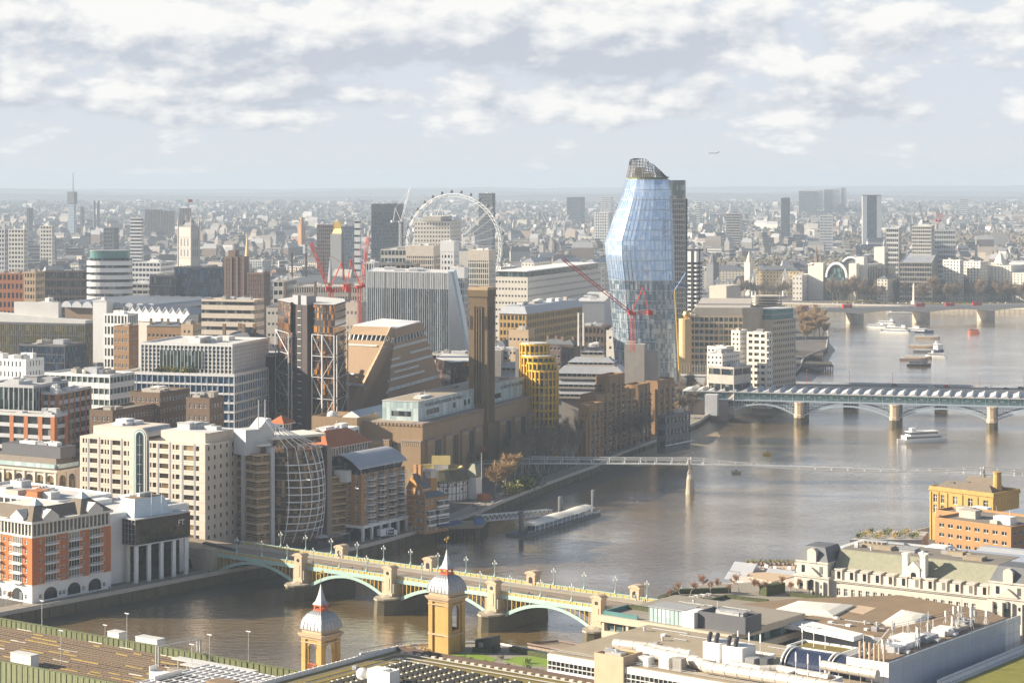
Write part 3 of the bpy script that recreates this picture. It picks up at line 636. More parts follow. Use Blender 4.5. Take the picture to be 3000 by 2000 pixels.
# ---- footbridge hung from leaning white masts, right beyond
hA,hB=(215.0,2660.0),(450.0,2770.0)
t=thing('footbridge','white footbridge hung from leaning masts with fans of cables','bridge',(155,2760,0),24);HBT=t
q=MB();q.box(-160,0,11,130,4,12);q.box(-160,14,11,130,18,12);q.obj('deck',M['pale_grey'],t)
q=MB();q.box(-160,5,8.5,130,13,12.5)
for i in range(58):q.beam((-160+i*5,4.8,12.5),(-157.5+i*5,4.8,16.5),.3);q.beam((-157.5+i*5,4.8,16.5),(-155+i*5,4.8,12.5),.3)
q.box(-160,4.6,16.4,130,5.0,16.8);q.obj('girder',M['grey'],t)
for px in(2100,2134,2207,2297):
 x=run((155,2760),24,px)
 big=px>2150;hz_=zt(795 if big else 815,2780)
 q,c=MB(),MB()
 q.tube([(x-3,-2,2),(x,-3,hz_)],[1.5,.7],6);q.tube([(x+3,-2,2),(x,-3,hz_)],[1.5,.7],6)
 for i in range(12):c.tube([(x,-3,hz_-.5),(x-22+i*4,0,12)],.28,3)
 q.obj('mast',M['white_steel'],t);c.obj('cable',M['white_steel'],t)
for x in(-60,0,62):q=MB();q.box(x-4,-3,-2,x+4,20,8.5);q.obj('pier',M['pier_stone'],t)
# ------ south bank, near row
def poly_off(P,d):
 n=len(P);c=Vector((sum(p[0]for p in P)/n,sum(p[1]for p in P)/n));out=[]
 for p in P:
  v=Vector(p)-c;L=v.length;out.append(tuple(c+v*max(.2,(L-d*1.25)/L)))
 return out
def polytower(t,P,z0,z1,n,wall,gl,sp=.25,dep=.35,roof='roof_light',band='window_band'):
 sh=(z1-z0)/n;Q=poly_off(P,dep);w=MB()
 for i in range(n):
  z=z0+i*sh;w.prism(P,z,z+sh*sp);MB().prism(Q,z+sh*sp,z+sh).obj(band,M[gl],t)
 w.prism(P,z1,z1+.6);w.obj('wall',M[wall],t);MB().prism(Q,z1+.6,z1+.75).obj('roof',M[roof],t)
 # ---- red brick riverside flats
C=gp(94,1767);t=thing('red_brick_flats','red brick riverside flats with white balconies and slate hipped roofs','apartments',C,52)
a,b=run(C,52,325),run(C,52,-140,'v');D=C[1];zc=zt(1576,D)-5;zb=zt(1715,D)-5;zp=zt(1536,D)-5
w=MB();W=Wins(t,'white','pane');sh=(zc-zb)/5
def flat_face(face,L,oth,recess):
 base,brick=MB(),MB();B,I=[],[]
 rows=[(zb+i*sh+.9,zb+i*sh+2.5)for i in range(5)];brow=[(1.2,2.8)]
 sm=[u for s in stacks[face]for u in(s-4.6,s+4.6)]
 punch(brick,face,L,zb,zc,[(u-.65,u+.65)for u in sm if .9<u<L-.9],rows,other=oth,wins=W,style='ct')
 punch(base,face,L,0,zb,[(u-.7,u+.7)for u in sm if .9<u<L-.9],brow,other=oth,wins=W,style='ct')
 return base,brick
stacks={'R':[8.5,19.5,29.5],'L':[8.0,20.0,31.0]}
base,brick,white,rail=MB(),MB(),MB(),MB()
for f,L,o in(('R',a,b),('L',b,a)):
 b1,b2=flat_face(f,L,o,0);base.add(b1.v,b1.f);brick.add(b2.v,b2.f)
 P=(lambda u0,d0,z0,u1,d1,z1,m:m.box(u0,d0,z0,u1,d1,z1))if f=='R' else(lambda u0,d0,z0,u1,d1,z1,m:m.box(d0,u0,z0,d1,u1,z1))
 for k,s in enumerate(stacks[f]):
  for i in range(5):
   z=zb+i*sh
   W.put(f,s,z+1.9,5.2,2.9,dep=-.1,style='g')
   rail=MB();P(s-3,-1.5,z+.2,s+3,-.04,z+.5,rail);P(s-3,-1.5,z+1.2,s+3,-1.42,z+1.3,rail)
   for j in range(13):P(s-3+j*.49,-1.5,z+.5,s-2.94+j*.49,-1.44,z+1.2,rail)
   rail.obj('balcony',M['white_steel'],t)
  aw=MB();pts=[(s+3*cos(x),zb*.35+2.6*sin(x))for x in[pi*i/10 for i in range(11)]]+[(s-3,.6),(s+3,.6)]
  for dd in(-.12,.02):pass
  ring=lambda d:[((u,d,z)if f=='R' else(d,u,z))for u,z in pts]
  aw.loft([ring(-.12),ring(.02)]);aw.obj('arched_window',M['glass'],t)
  g=MB();gp_=[(s-3.6,zp+.9),(s+3.6,zp+.9),(s+3.6,zp+2.0),(s,zp+4.6),(s-3.6,zp+2.0)]
  q=lambda d:[((u,d,z)if f=='R' else(d,u,z))for u,z in gp_]
  if k!=1:g.loft([q(-.5),q(5)]);g.obj('gable',M['white_stone'],t)
W.done()
for mb,z0,z1 in((base,0,zb),(brick,zb,zc)):
 mb.quad((a,0,z0),(a,b,z0),(a,b,z1),(a,0,z1));mb.quad((0,b,z0),(a,b,z0),(a,b,z1),(0,b,z1))
base.obj('base_wall',M['white'],t);brick.obj('brick_wall',M['red_brick'],t)
white.box(-.35,-.35,zc,a+.35,b+.35,zc+.7);white.box(-.6,-.6,zp,a+.6,b+.6,zp+.9);white.box(-.15,-.15,zb-.3,a+.15,b+.15,zb+.1)
for L,f in((a,0),(b,1)):
 for i in range(int(L/1.9)+1):
  u=i*1.9;white.box(*((u,-.1,zc+.7,u+.45,.4,zp)if f==0 else(-.1,u,zc+.7,.4,u+.45,zp)))
white.obj('cornice',M['white_stone'],t)
MB().box(.3,.3,zc+.7,a-.3,b-.3,zp).obj('penthouse_glazing',M['glass'],t)
q=MB();q.hip(0,0,15,14,zp+.9,5.6,.3);q.hip(a-15,0,a,15,zp+.9,6.2,.3);q.hip(2,3,a-2,12.5,zp+.88,3.6,0);q.hip(2,4,13,b-1,zp+.87,3.9,0);q.obj('roof',M['slate_brown'],t)
for x,y in((7.5,7),(a-7.5,7.5)):
 q=MB();q.frustum(x-2,y-2,x+2,y+2,zp+5.6,2.4,1.9);q.obj('roof_lantern',M['glass_pale'],t)
 # ---- dark glass office on silver columns
C=gp(396,1711);D=C[1];t=thing('dark_glass_office','black glass office raised on pale columns with a white FT sign','office building',C,50)
a,b=run(C,50,557),run(C,50,318,'v');z1,z0=zt(1524,D)-5,zt(1597,D)-5
q=MB();q.box(0,0,z0,a,b,z1);q.obj('upper_box',M['glass_black'],t)
q=MB();q.box(-.15,-.15,z0-.5,a+.15,b+.15,z0);q.box(-.1,-.1,z1,a+.1,b+.1,z1+.35)
for i in range(5):q.box(-.06,-.06,z0+2+i*2,.0,b,z0+2.08+i*2)
for i in range(8):q.box(-.07,b*i/8,z0,.0,b*i/8+.1,z1)
q.obj('trim',M['pale_grey'],t)
q=MB();q.box(4,4,0,a-2,b-1,z0-.5);q.obj('lower_glazing',M['glass_black'],t)
for i in range(5):
 x=.9+(a-2.6)*i/4;q=MB();q.box(x,.9,0,x+.7,1.9,z0-.5);q.box(x+.95,.9,0,x+1.5,1.9,z0-.5);q.box(x+.1,1.1,0,x+1.4,1.7,z0-.5);q.obj('column',M['white_steel'],t)
for i in range(1,3):
 y=b*i/3;q=MB();q.box(.9,y,0,1.9,y+1.5,z0-.5);q.box(.8,y+.6,0,.9,y+.9,z0-.5);q.obj('column',M['membrane'],t)
lettering('FT',3.0,M['white'],t,(a-6.2,-.06,z1-4.4),(R(90),0,0),.03)
q=MB();q.prism([(2,3),(a-7,3),(a-7,b-2),(2,b-2)],z1+.35,z1+7,0,[(4,5),(a-9,5),(a-9,b-3),(4,b-3)]);q.obj('penthouse',M['blue_panel'],t)
q=MB();q.box(4.5,5.5,z1+7,a-9.5,b-3.5,z1+7.15);q.obj('roof',M['roof_brown'],t);rooftop(t,a-16,b-10,z1+7.15,3,'pale_grey',5,6,6,1.4)
for i in range(3):
 q=MB();q.lathe([(.12,z1+.3),(.06,z1+13)],5,9+i*5,1.2);q.obj('flagpole',M['white_steel'],t)
q=MB();q.box(-8,b-8,0,a+6,b+26,z1+2);q.box(-30,b+4,0,-8,b+30,z1+1);q.obj('rear_block',M['white'],t)
q=MB();q.box(-7.5,b-7.5,z1+2,a+5.5,b+25.5,z1+2.2);q.obj('rear_roof',M['roof_light'],t);rooftop(t,a+12,30,z1+2.2,6,'white',9,-7,b-6,2)
# ---- white long roofed building behind the flats
t,a,b,h=tower('white_roofed_block','low white block with a long plain parapet behind the red brick flats','office building',170,842,52,-120,330,1478)
office(t,a,b,h,6,'white','glass','roof_light',.55,4,.6,units=6)
rooftop(t,a*.7,b*.8,h+.5,6,'orange_brick',4)
# ---- cream office with barrel vault over its arched bay
C=gp(601,1600,8);D=C[1];t=thing('cream_office','cream stone office with a tall dark arched bay under a barrel vault','office building',(*C,5),61.5)
b,a=run(C,61.5,234,'v'),26;h=zt(1302,D)-5;n=11;sh=h/n;U=lambda x:b*(1-(x-735)/1150)
w=MB();W=Wins(t,'dark_steel','pane_warm',100)
cols=[(U(y),U(x))for x,y in((760,778),(788,802),(828,900),(932,958),(968,984),(994,1010),(1040,1116),(1146,1172),(1182,1196),(1387,1402),(1412,1446),(1474,1556),(1592,1610),(1620,1656),(1694,1782),(1802,1832))]
punch(w,'L',b,0,h,cols,[(i*sh+1.15,i*sh+3.15)for i in range(1,n)],other=a,wins=W,style='',skip=lambda u,z:U(1370)<u<U(1235),dep=.5)
punch(w,'R',a,0,h,spans(a,4.2,1.3,1),[(i*sh+1.35,i*sh+3.1)for i in range(1,n)],other=b,wins=W,style='',dep=.4)
W.done();w.quad((a,0,0),(a,b,0),(a,b,h),(a,0,h));w.quad((0,b,0),(a,b,0),(a,b,h),(0,b,h));w.quad((0,0,h),(a,0,h),(a,b,h),(0,b,h))
for u0,u1 in((U(1245),U(812)),(U(1840),U(1440))):w.box(3.5,u0,h,a-2,u1,h+4.2)
w.obj('wall',M['cream_stone'],t)
q=MB()
for x in(815,918,1028,1128,1372,1462,1570,1682,1790):
 u=U(x);q.box(-.10,u-.35,0,.05,u+.35,h-(0 if x in(918,1128,1570,1790)else .8))
for i in range(n):q.box(-.06,0,i*sh+.35,0,b,i*sh+.42)
q.obj('recess_strip',M['grey'],t)  # grey strips colour the upright recesses dark; thin bars follow the storeys
uc,r_=(U(1240)+U(1365))/2,abs(U(1240)-U(1365))/2
def arch_ring(rr,z,x):return[(x,uc+rr*cos(k),z+rr*sin(k))for k in[pi*i/12 for i in range(13)]]+[(x,uc-rr,1),(x,uc+rr,1)]
for rr,x0_,x1_,mm,nm in((r_,-.5,1,'cream_stone','arch_surround'),(r_*.86,-.6,1,'teal','arch_frame'),(r_*.74,-.64,1,'white','arch_frame'),(r_*.62,-.68,1,'teal','arch_frame'),(r_*.48,-.72,1,'glass','arch_glazing')):
 q=MB();q.loft([arch_ring(rr,h+1.4,x0_),arch_ring(rr,h+1.4,x1_)]);q.obj(nm,M[mm],t)
q=MB()
for i in range(n):q.box(-.78,uc-r_*.3,i*sh+2,-.7,uc+r_*.3,i*sh+2.25)
q.box(-.76,uc-.1,1,-.7,uc+.1,h+2);q.obj('arch_mullion',M['stone_brown'],t)
q=MB();q.loft([[(x,uc+r_*1.0*cos(k),h+1.4+r_*sin(k))for k in[pi*i/12 for i in range(13)]]for x in(1,17)]);q.obj('barrel_vault',M['lead'],t)
MB().box(4,.6,h+4.2,a-2.5,U(1445),h+4.3).obj('roof',M['roof_light'],t);rooftop(t,a-8,b*.35,h+4.3,6,'pale_grey',3,5,2,2.6);rooftop(t,a-8,b*.3,h+4.3,5,'white',8,5,b*.62,2.6)
# ---- bronze banded office with the curved lattice front
C=gp(752,1592,8);D=C[1];T=40;t=thing('bronze_office','bronze banded office with a bulging front wrapped in curved white lattice ribs','office building',(*C,5),T)
bA,aA=run(C,T,641,'v'),run(C,T,793);xB0,xB1,xC1=aA+1.5,run(C,T,953),run(C,T,1057);hA=zt(1337,D)-5;hP=zt(1304,D)-5
def strips(x0,y0,x1,y1,h,n,z0=3.2,sp=.5):
 w,br=MB(),MB();sh=(h-z0)/n
 for i in range(n):
  z=z0+i*sh;g=MB();g.box(x0+.5,y0+.5,z,x1-.5,y1-.3,z+sh);g.obj('window_band',M['glass_warm'],t)
  w.box(x0+.1,y0+.1,z,x1,y1,z+sh*.28)
  for zz in(.34,.52,.72):br.box(x0-.25,y0-.25,z+sh*zz,x1,y1,z+sh*zz+.16)
 w.box(x0,y0,h,x1,y1,h+.8);w.box(x0,y0,0,x1,y1,.4);w.box(x0+1,y0+1,.4,x1,y1,z0)
 w.obj('spandrel_band',M['tan'],t);br.obj('bronze_rail',M['bronze'],t)
strips(0,0,aA,bA*.30,hA,10);strips(.8,bA*.36,aA,bA,hA,10)
q=MB();q.box(-.9,bA*.30+.02,0,aA,bA*.36-.02,hA+2.5);q.box(aA-.2,-.8,0,aA+1.5,4,hA+3.2);q.box(-.5,bA+.05,0,aA,bA+1.4,hA+2.5);q.obj('pier',M['pale_grey'],t)
w=MB();W=Wins(t,'dark_steel','pane',40);bS=run(C,T,603,'v');n=11
ww_=MB();off=bA+1.5
ww_.box(1.2,off,0,aA,bS,zt(1300,D)-5)
for i in range(n):W.put('L',(off+bS)/2-.5,3.4+i*3.95,1.2,1.9,dep=-.05,off=1.2,style='')
W.done();ww_.obj('stair_tower_wall',M['yellow_stone'],t)
q=MB();q.box(5,3,hA+.8,aA-.5,bS-1,hP-.9);q.obj('penthouse_glazing',M['glass_warm'],t)
q=MB();q.box(2.6,1.2,hP-.9,aA+1,bS-.4,hP);q.box(6,8,hP,14,16,hP+3);q.obj('penthouse_roof',M['membrane'],t);rooftop(t,aA-6,bS-6,hP,8,'white',2,3,2,2.2)
hB=zt(1300,C[1]+14)-5;bul=MB();rib=MB();n=12;sh=(hB-6)/n;xm=(xB0+xB1)/2;hw=(xB1-xB0)/2-.5
def bulge(z):f=(z-2)/(hB-1);return max(.0,9.5*sin(pi*min(1,max(0,f*.92+.05)))**.8)
fr=lambda u,z,e=0:(xm+u*hw,.8-(bulge(z)+e)*(1-u*u)**.75,z)
us=[-1+2*i/16 for i in range(17)]
for i in range(n):
 z=4+i*sh
 g=MB();g.prism([fr(u,z,-.5)[:2]for u in us]+[(xB1,14),(xB0,14)],z+.55,z+sh);g.obj('window_band',M['glass_warm'],t)
 bul.prism([fr(u,z,.15)[:2]for u in us]+[(xB1,14),(xB0,14)],z,z+.55)
 if 1<=i<n-1:rib.tube([(fr(u,z,1.0)[0],fr(u,z,1.0)[1],z+.3)for u in us[2:-1]],.26,5)
bul.obj('floor_edge',M['brown_panel'],t);rib.obj('lattice_ring',M['white_steel'],t)
rib=MB();ap=(aA-1,2.5,hB+11)
for u in(-.72,-.4,-.05,.28,.55,.8):rib.tube([ap]+[fr(u*(1-.25*(1-math.sqrt(max(0,min(1,(hB+2-z)/14))))),z,1.15)for z in[hB-1-k*(hB-3)/14 for k in range(15)]],.2,5)
rib.obj('lattice_rib',M['white_steel'],t)
for dx in(0,3.2):
 q=MB();q.lathe([(.35,hB-2),(.2,hB+19)],6,aA-2+dx,6);q.obj('mast',M['steel'],t)
q=MB();q.box(aA-9,5,hA,aA+5,14,hB+7);q.prism([(aA-2,5.5),(aA+4,5.5),(aA+4,13),(aA-2,13)],hB+7,hB+11,0,[(aA+2,5.5),(aA+4,5.5),(aA+4,13),(aA+2,13)]);q.obj('plant_house',M['pale_grey'],t)
q=MB();q.box(xB0+3,3,hB-.4,xB1,16,hB+2.4);q.obj('top_glazing',M['glass_warm'],t)
q=MB();q.prism([(xB0+1,2),(xB1+1,1),(xB1+1,18),(xB0+1,18)],hB+2.4,hB+3.4);q.obj('top_roof',M['membrane'],t)
q=MB();q.box(xB1+.2,-1.2,0,xB1+2.6,6,hB-2);q.obj('pier',M['stone_brown'],t)
hC=zt(1395,C[1]+30)-5;strips(xB1+2.7,-.2,xC1,16,hC,8)
q=MB();q.box(xB1+4,3,hC+.8,xC1-4,14,hC+4);q.obj('penthouse_glazing',M['glass_warm'],t);MB().box(xB1+3,2,hC+4,xC1-3,15,hC+4.6).obj('penthouse_roof',M['roof_felt'],t)
q=MB();q.box(xB1-9,-1.6,4.5,xB1-3,-1.3,10);q.obj('sign_board',M['navy'],t)
q=MB();q.loft([[(xB1-6+r*cos(k),-1.68,7.2+r*sin(k))for k in[2*pi*i/20 for i in range(20)]]for r in(1.7,1.35)],cap=False);q.box(xB1-7,-1.7,6.9,xB1-5,-1.64,7.5);q.obj('sign_emblem',M['white'],t)
for i in range(5):
 x,y=gp(935+i*32,1594-i*5.2,5);o=thing('market_stall',('row end ' if i==4 else '')+('dark market stall under a pale sloping awning in the riverside row',)[0],'stall',(x,y),38,'market stalls along the river walk')
 q=MB();q.prism([(0,0),(5,0),(5,3.5),(0,3.5)],2.5,2.7,0,[(0,0,2.6),(5,0,2.6),(5,3.5,3.3),(0,3.5,3.3)]);q.obj('awning',M['tarp' if i%2 else 'white'],o)
 q=MB();q.box(.2,1.4,0,4.8,3.2,1.0)
 for u,v in((.2,.2),(4.7,.2),(.2,3.2),(4.7,3.2)):q.box(u,v,0,u+.1,v+.1,2.6)
 q.obj('counter',M['dark_grey'],o)
 # ---- barrel roofed brick flats with stacked balconies
C=gp(1058,1584);D=C[1];T=58;t=thing('barrel_roof_flats','brown brick flats with stacks of railed balconies under a grey barrel roof','apartments',C,T)
a,b=run(C,T,1186),17;h=zt(1392,D)-5;n=8;zb=6.5;sh=(h-zb)/n
w=MB();W=Wins(t,'white','pane',100)
cs=[a*(.10+.235*i)for i in range(4)]
punch(w,'R',a,zb,h,[(c-.8,c+.8)for c in cs],[(zb+i*sh+.6,zb+i*sh+3.1)for i in range(n)],other=b,wins=W,style='t')
punch(w,'L',b,zb,h,spans(b,4,1.6,1),[(zb+i*sh+.8,zb+i*sh+2.8)for i in range(n)],other=a,wins=W,style='ct');W.done()
w.quad((a,0,0),(a,b,0),(a,b,h),(a,0,h));w.quad((0,b,0),(a,b,0),(a,b,h),(0,b,h));w.quad((0,0,h),(a,0,h),(a,b,h),(0,b,h));w.obj('wall',M['warm_brick'],t)
for i in range(n):
 for k in range(4):
  x,z=cs[k]+a*.115,zb+i*sh;q=MB();hx=2.7;arc=[(x+hx*cos(-pi+pi*j/8),-1.9*sin(pi*j/8)-.1,0)for j in range(9)]
  q.prism([p[:2]for p in arc],z+.1,z+.38);q.tube([(p[0],p[1],z+1.4)for p in arc],.07,4)
  for j in range(9):q.beam((arc[j][0],arc[j][1],z+.3),(arc[j][0],arc[j][1],z+1.4),.06)
  q.obj('balcony',M['white_steel'],t)
  g=MB();g.box(x-2.2,-.1,z+.5,x+2.2,.0,z+2.9);g.obj('balcony_door',M['glass_warm'],t)
q=MB();q.box(-.4,-1.6,zb-1.2,a+.6,b,zb)
for i in range(6):q.box(i*a/5-.5,-1.4,0,i*a/5+.5,-.4,zb-1.2)
q.obj('arcade',M['white'],t);MB().box(0,1,0,a,b,zb-1.2).obj('shopfront',M['glass'],t)
pr=[(y,h+.2+3.2+5.2*sin(pi*(y+2)/(b+4)))for y in[-2+(b+4)*i/12 for i in range(13)]]
q=MB();q.loft([[(x,y,z)for y,z in pr]+[(x,y,z-.5)for y,z in pr[::-1]]for x in(-4,a*.25,a*.5,a-1)]);q.obj('barrel_roof',M['zinc'],t)
q=MB();q.loft([[(x,.8+y,z)for y,z in((0,h),(b-1.6,h))]+[(x,y*.86+1.2,z-.6)for y,z in pr[::-1]]for x in(1,a-2)]);q.obj('top_glazing',M['glass'],t)
q=MB()
for i in range(13):q.box(1+(a-3)*i/12-.12,.5,h,1+(a-3)*i/12+.12,.85,h+4.2)
for z in(h+1.2,h+2.6):q.box(1,.52,z,a-2,.82,z+.18)
q.obj('top_frame',M['white'],t)
q=MB();q.box(-3.2,5,h-3,-.1,b-.8,h+2);q.obj('rear_glazing',M['white'],t)
# ---- red tiled roofs and the white flat roof behind the lattice office
def pav(nm,lab,pxc,D,th,pxl,pxr,ye,yr,z0y,wall='glass_warm'):
 t,a,b,h=tower(nm,lab,'office building',pxc,D,th,pxl,pxr,ye)
 q=MB();q.box(0,0,0,a,b,h-3.4);q.obj('wall',M['warm_brick'],t);q=MB();q.box(.4,.4,h-3.4,a-.4,b-.4,h);q.obj('window_band',M['glass'],t)
 q=MB();q.box(-.6,-.6,h,a+.6,b+.6,h+.4)
 for i in range(int(a/2)):q.box(i*2,.1,h-3.4,i*2+.25,.4,h)
 for i in range(int(b/2)):q.box(.1,i*2,h-3.4,.4,i*2+.25,h)
 q.obj('eaves',M['white'],t);q=MB();q.hip(0,0,a,b,h+.4,zt(yr,D)-5-h,.9);q.obj('roof',M['red_tile'],t);return t,a,b,h
pav('red_roof_pavilion','small pavilion with a pyramid red tiled roof beside two white masts',930-100,955,62,792,860,1244,1222,0)
t,a,b,h=pav('red_roof_offices','offices with long red tiled roofs in front of the brick power station',960,965,58,880,1085,1315,1272,0)
t,a,b,h=tower('white_flat_roof','white flat roof deck with pale plant between red tiled roofs','office building',930,985,66,872,1052,1284)
office(t,a,b,h,6,'white','glass','roof_light',.5,4,.5,units=8,um='white')
# ---- striped brick house, brick tower, pub and the round thatched theatre
t,a,b,h=tower('striped_brick_house','ochre brick house with pale stripes, tall chimneys and a steep slate roof','house',1226,962,52,1190,1262,1432)
q=MB();q.box(0,0,0,a,b,h);q.obj('wall',M['ochre_brick'],t);q=MB()
for i in range(7):q.box(-.04,-.04,1.5+i*h/7,a+.04,b+.04,1.85+i*h/7)
q.obj('stone_band',M['white_stone'],t)
q=MB();q.loft([[(x,0,h),(x,b,h),(x,b/2,h+6)]for x in(0,a)]);q.obj('gable',M['ochre_brick'],t);q=MB();q.loft([[(x,-.5,h-.2),(x,b/2,h+6.4),(x,b+.5,h-.2),(x,b/2,h+6.0)]for x in(.3,a-.3)]);q.obj('roof',M['slate'],t)
for y in(1.5,b-3):
 q=MB();q.box(a*.4,y,h+2,a*.4+1.3,y+1.6,h+10);q.box(a*.4-.2,y-.2,h+9,a*.4+1.5,y+1.8,h+9.5);q.obj('chimney',M['warm_brick'],t)
t,a,b,h=tower('brick_tower','square orange brick tower with an open white top beside the thatched roof','tower',1263,985,50,1230,1280,1378)
q=MB();q.box(0,0,0,a,b,h-3.5);q.obj('wall',M['ochre_brick'],t);q=MB();q.ring(-.6,-.6,a+.6,b+.6,h-.6,h,1.4);q.ring(.2,.2,a-.2,b-.2,h-3.5,h-.6,.4);q.obj('parapet',M['white_stone'],t);q=MB();q.box(.6,.6,h-3.5,a-.6,b-.6,h-3.2);q.obj('roof',M['roof_felt'],t)
t,a,b,h=tower('riverside_pub','old riverside pub with white bay windows, curly gable and a blue awning','pub',1245,940,48,1211,1313,1462)
W=house(t,a,b,h,4,'warm_brick',1.6,1.9,2.9,'white','pane','ct',roof='hip',rm='slate')
gb=[(0,h+.2),(b,h+.2),(b,h+1),(b*.8,h+2.6),(b*.72,h+5),(b*.5,h+6.2),(b*.28,h+5),(b*.2,h+2.6),(0,h+1)]
q=MB();q.loft([[(x,y,z)for y,z in gb]for x in(-.15,.6)]);q.obj('gable',M['warm_brick'],t);q=MB();q.box(-.25,b*.42,h+1.6,-.14,b*.6,h+3.6);q.obj('gable_window',M['white'],t)
for x0,x1,z0 in((a*.1,a*.42,3.2),(a*.5,a*.96,3.2)):
 for k in range(3 if x0>a*.3 else 2):
  q=MB();z=z0+k*h/4;q.box(x0,-1.2,z,x1,0,z+.9);q.box(x0,-1.2,z+2.8,x1,0,z+3.1);q.obj('bay',M['white'],t);g=MB();g.box(x0+.1,-1.05,z+.9,x1-.1,0,z+2.8);g.obj('bay_window',M['glass'],t)
q=MB();q.prism([(a*.45,-3.4),(a+6,-3.4),(a+6,-.1),(a*.45,-.1)],2.6,2.9,0,[(a*.45,-3.4,2.8),(a+6,-3.4,2.8),(a+6,-.1,4.0),(a*.45,-.1,4.0)]);q.obj('awning',M['navy'],t)
X,Y=dp(1288,1048);t=thing('round_theatre','round white timber framed theatre with a thatched ring roof','theatre',(X,Y))
q=MB();q.lathe([(14,0),(14,10.6)],20);q.obj('wall',M['white'],t);q=MB()
for i in range(20):
 a_=2*pi*i/20;x,y=14.06*cos(a_),14.06*sin(a_);q.beam((x,y,0),(x,y,10.5),.35)
 x2,y2=14*cos(a_+pi/10),14*sin(a_+pi/10);q.beam(((x+x2)/2,(y+y2)/2,0),((x+x2)/2,(y+y2)/2,10.5),.2);q.beam((x,y,7),((x+x2)/2,(y+y2)/2,10.3),.2)
for z in(.2,3.5,7,8.8):q.lathe([(14.07,z),(14.12,z+.12),(14.07,z+.25)],20,cap=False)
q.obj('timber_frame',M['timber'],t)
for i in range(9):
 a_=-2.6+i*.32;q=MB();q.cbox(14.05*cos(a_),14.05*sin(a_),5+(i%2)*2.5,.7,.3,.9,0,a_+pi/2);q.obj('window',M['black'],t)
q=MB();q.lathe([(15.6,9.9),(11,14.6),(10.6,14.6),(7,12.2),(7,11.6),(15.0,9.6)],28,cap=False);q.obj('thatched_roof',M['thatch'],t)
q=MB();q.lathe([(11.5,14.5),(11,15.1),(10.2,14.9),(7.1,12.5)],28,cap=False);q.obj('ridge',M['thatch_sunlit'],t)  # inner thatch painted paler, its sunlit look put into the colour
q=MB();q.box(-3,3,0,4,9,15.5);q.obj('stage_house',M['white'],t);q=MB();q.loft([[(x,2.4,15.5),(x,9.6,15.5),(x,6,19.5)]for x in(-4,5)]);q.obj('stage_roof',M['thatch_sunlit'],t)
t,a,b,h=tower('theatre_wing','white gabled theatre wing with a dull green roof beside the bare golden tree','theatre building',1395,1042,58,1362,1412,1398)
q=MB();q.box(0,0,0,a,b,h);q.obj('wall',M['white'],t);q=MB();q.hip(0,0,a,b,h,6,.5,0,3);q.obj('roof',M['slate_green'],t);q=MB();q.lathe([(.14,0),(.08,h+12)],5,0,-3);q.obj('flagpole',M['white'],t)
q=MB();q.box(-2,-6,0,a-2,-2,3);q.obj('gate_wall',M['red_brick'],t)
# ------ brick power station turned gallery
C=dp(1238,1065);D,T=1065,68;t=thing('power_station_gallery','long brown brick power station with a glass roof storey and tall slot windows','museum',(*C,5),T)
a,b=run(C,T,1582),run(C,T,945,'v');h=zt(1240,D)-5
w=MB();w.box(0,0,0,a,b,h-.2)
for i in range(int(a/2)):w.box(i*2,-.35,h-1.6,i*2+1.2,0,h-.5)
for i in range(int(b/2)):w.box(-.35,i*2,h-1.6,0,i*2+1.2,h-.5)
pr=[(3,12),(25,34),(46,55),(63,72),(96,105),(117,126),(138,147)]
for u0,u1 in pr:w.box(u0,-1.4,0,u1,.1,h-9)
lp=[(0,11),(17,28),(34,44)]
for u0,u1 in lp:w.box(-1.4,u0+.4,0,.1,u1,h-9+(u0>30)*1.5)
w.obj('wall',M['tate_brick'],t)
q=MB()
for u0,u1 in pr:q.box(u0-.3,-1.7,h-9,u1+.3,0,h-8.4)
for u0,u1 in lp:q.box(-1.7,u0+.1,h-9+(u0>30)*1.5,0,u1+.3,h-8.4+(u0>30)*1.5)
q.box(-.3,-.3,h-.5,a+.3,6,h);q.box(-.3,6,h-.5,6,b+.3,h);q.obj('coping',M['stone_brown'],t)
q=MB()
for(u0,u1),(v0,v1)in zip(pr,pr[1:]):
 m_=(u1+v0)/2
 if v0-u1>20:continue
 for k in(-1,0,1):q=MB();q.box(m_+k*2.6-.8,-.25,4,m_+k*2.6+.8,-.02,h-10);q.obj('slot_window',M['dark_steel'],t)
 w=MB();w.box(m_-3.9,-.9,0,m_-3.5,0,h-9.4)
for(u0,u1),(v0,v1)in zip(lp,lp[1:]):
 for k in(-1,0,1):q=MB();m_=(u1+v0)/2;q.box(-.25,m_+k*1.8-.55,4,-.02,m_+k*1.8+.55,h-10);q.obj('slot_window',M['dark_steel'],t)
for f,us,L in(('R',pr,a),('L',lp,b)):
 q=MB()
 for u0,u1 in us:
  for i in range(int((u1-u0)/1.1)):q.box(*((u0+i*1.1,-1.55,h-11,u0+i*1.1+.55,-1.4,h-9.2)if f=='R' else(-1.55,u0+.5+i*1.1,h-11,-1.4,u0+1.05+i*1.1,h-9.2)))
 q.obj('brick_dentil',M['tan'],t)
q=MB();q.box(.5,6,h-.2,a-.5,b-.5,h+.1);q.obj('roof',M['gravel_roof'],t)
q=MB();q.box(-6,b-22,h-11,18,b+3,h+.9);q.ring(-6,b-22,18,b+3,h+.9,h+2,.5);q.obj('west_block',M['tate_brick'],t)
q=MB();q.loft([[(x,b*.60,h),(x,b*.86,h),(x,b*.73,h+4.2)]for x in(3,a*.8)]);q.obj('ridge_skylight',M['zinc_blue'],t)
q=MB();q.loft([[(x,b*.60,h-.1),(x,b*.86,h-.1),(x,b*.73,h+4.2)]for x in(2.7,2.95)]);q.obj('skylight_gable',M['white'],t)
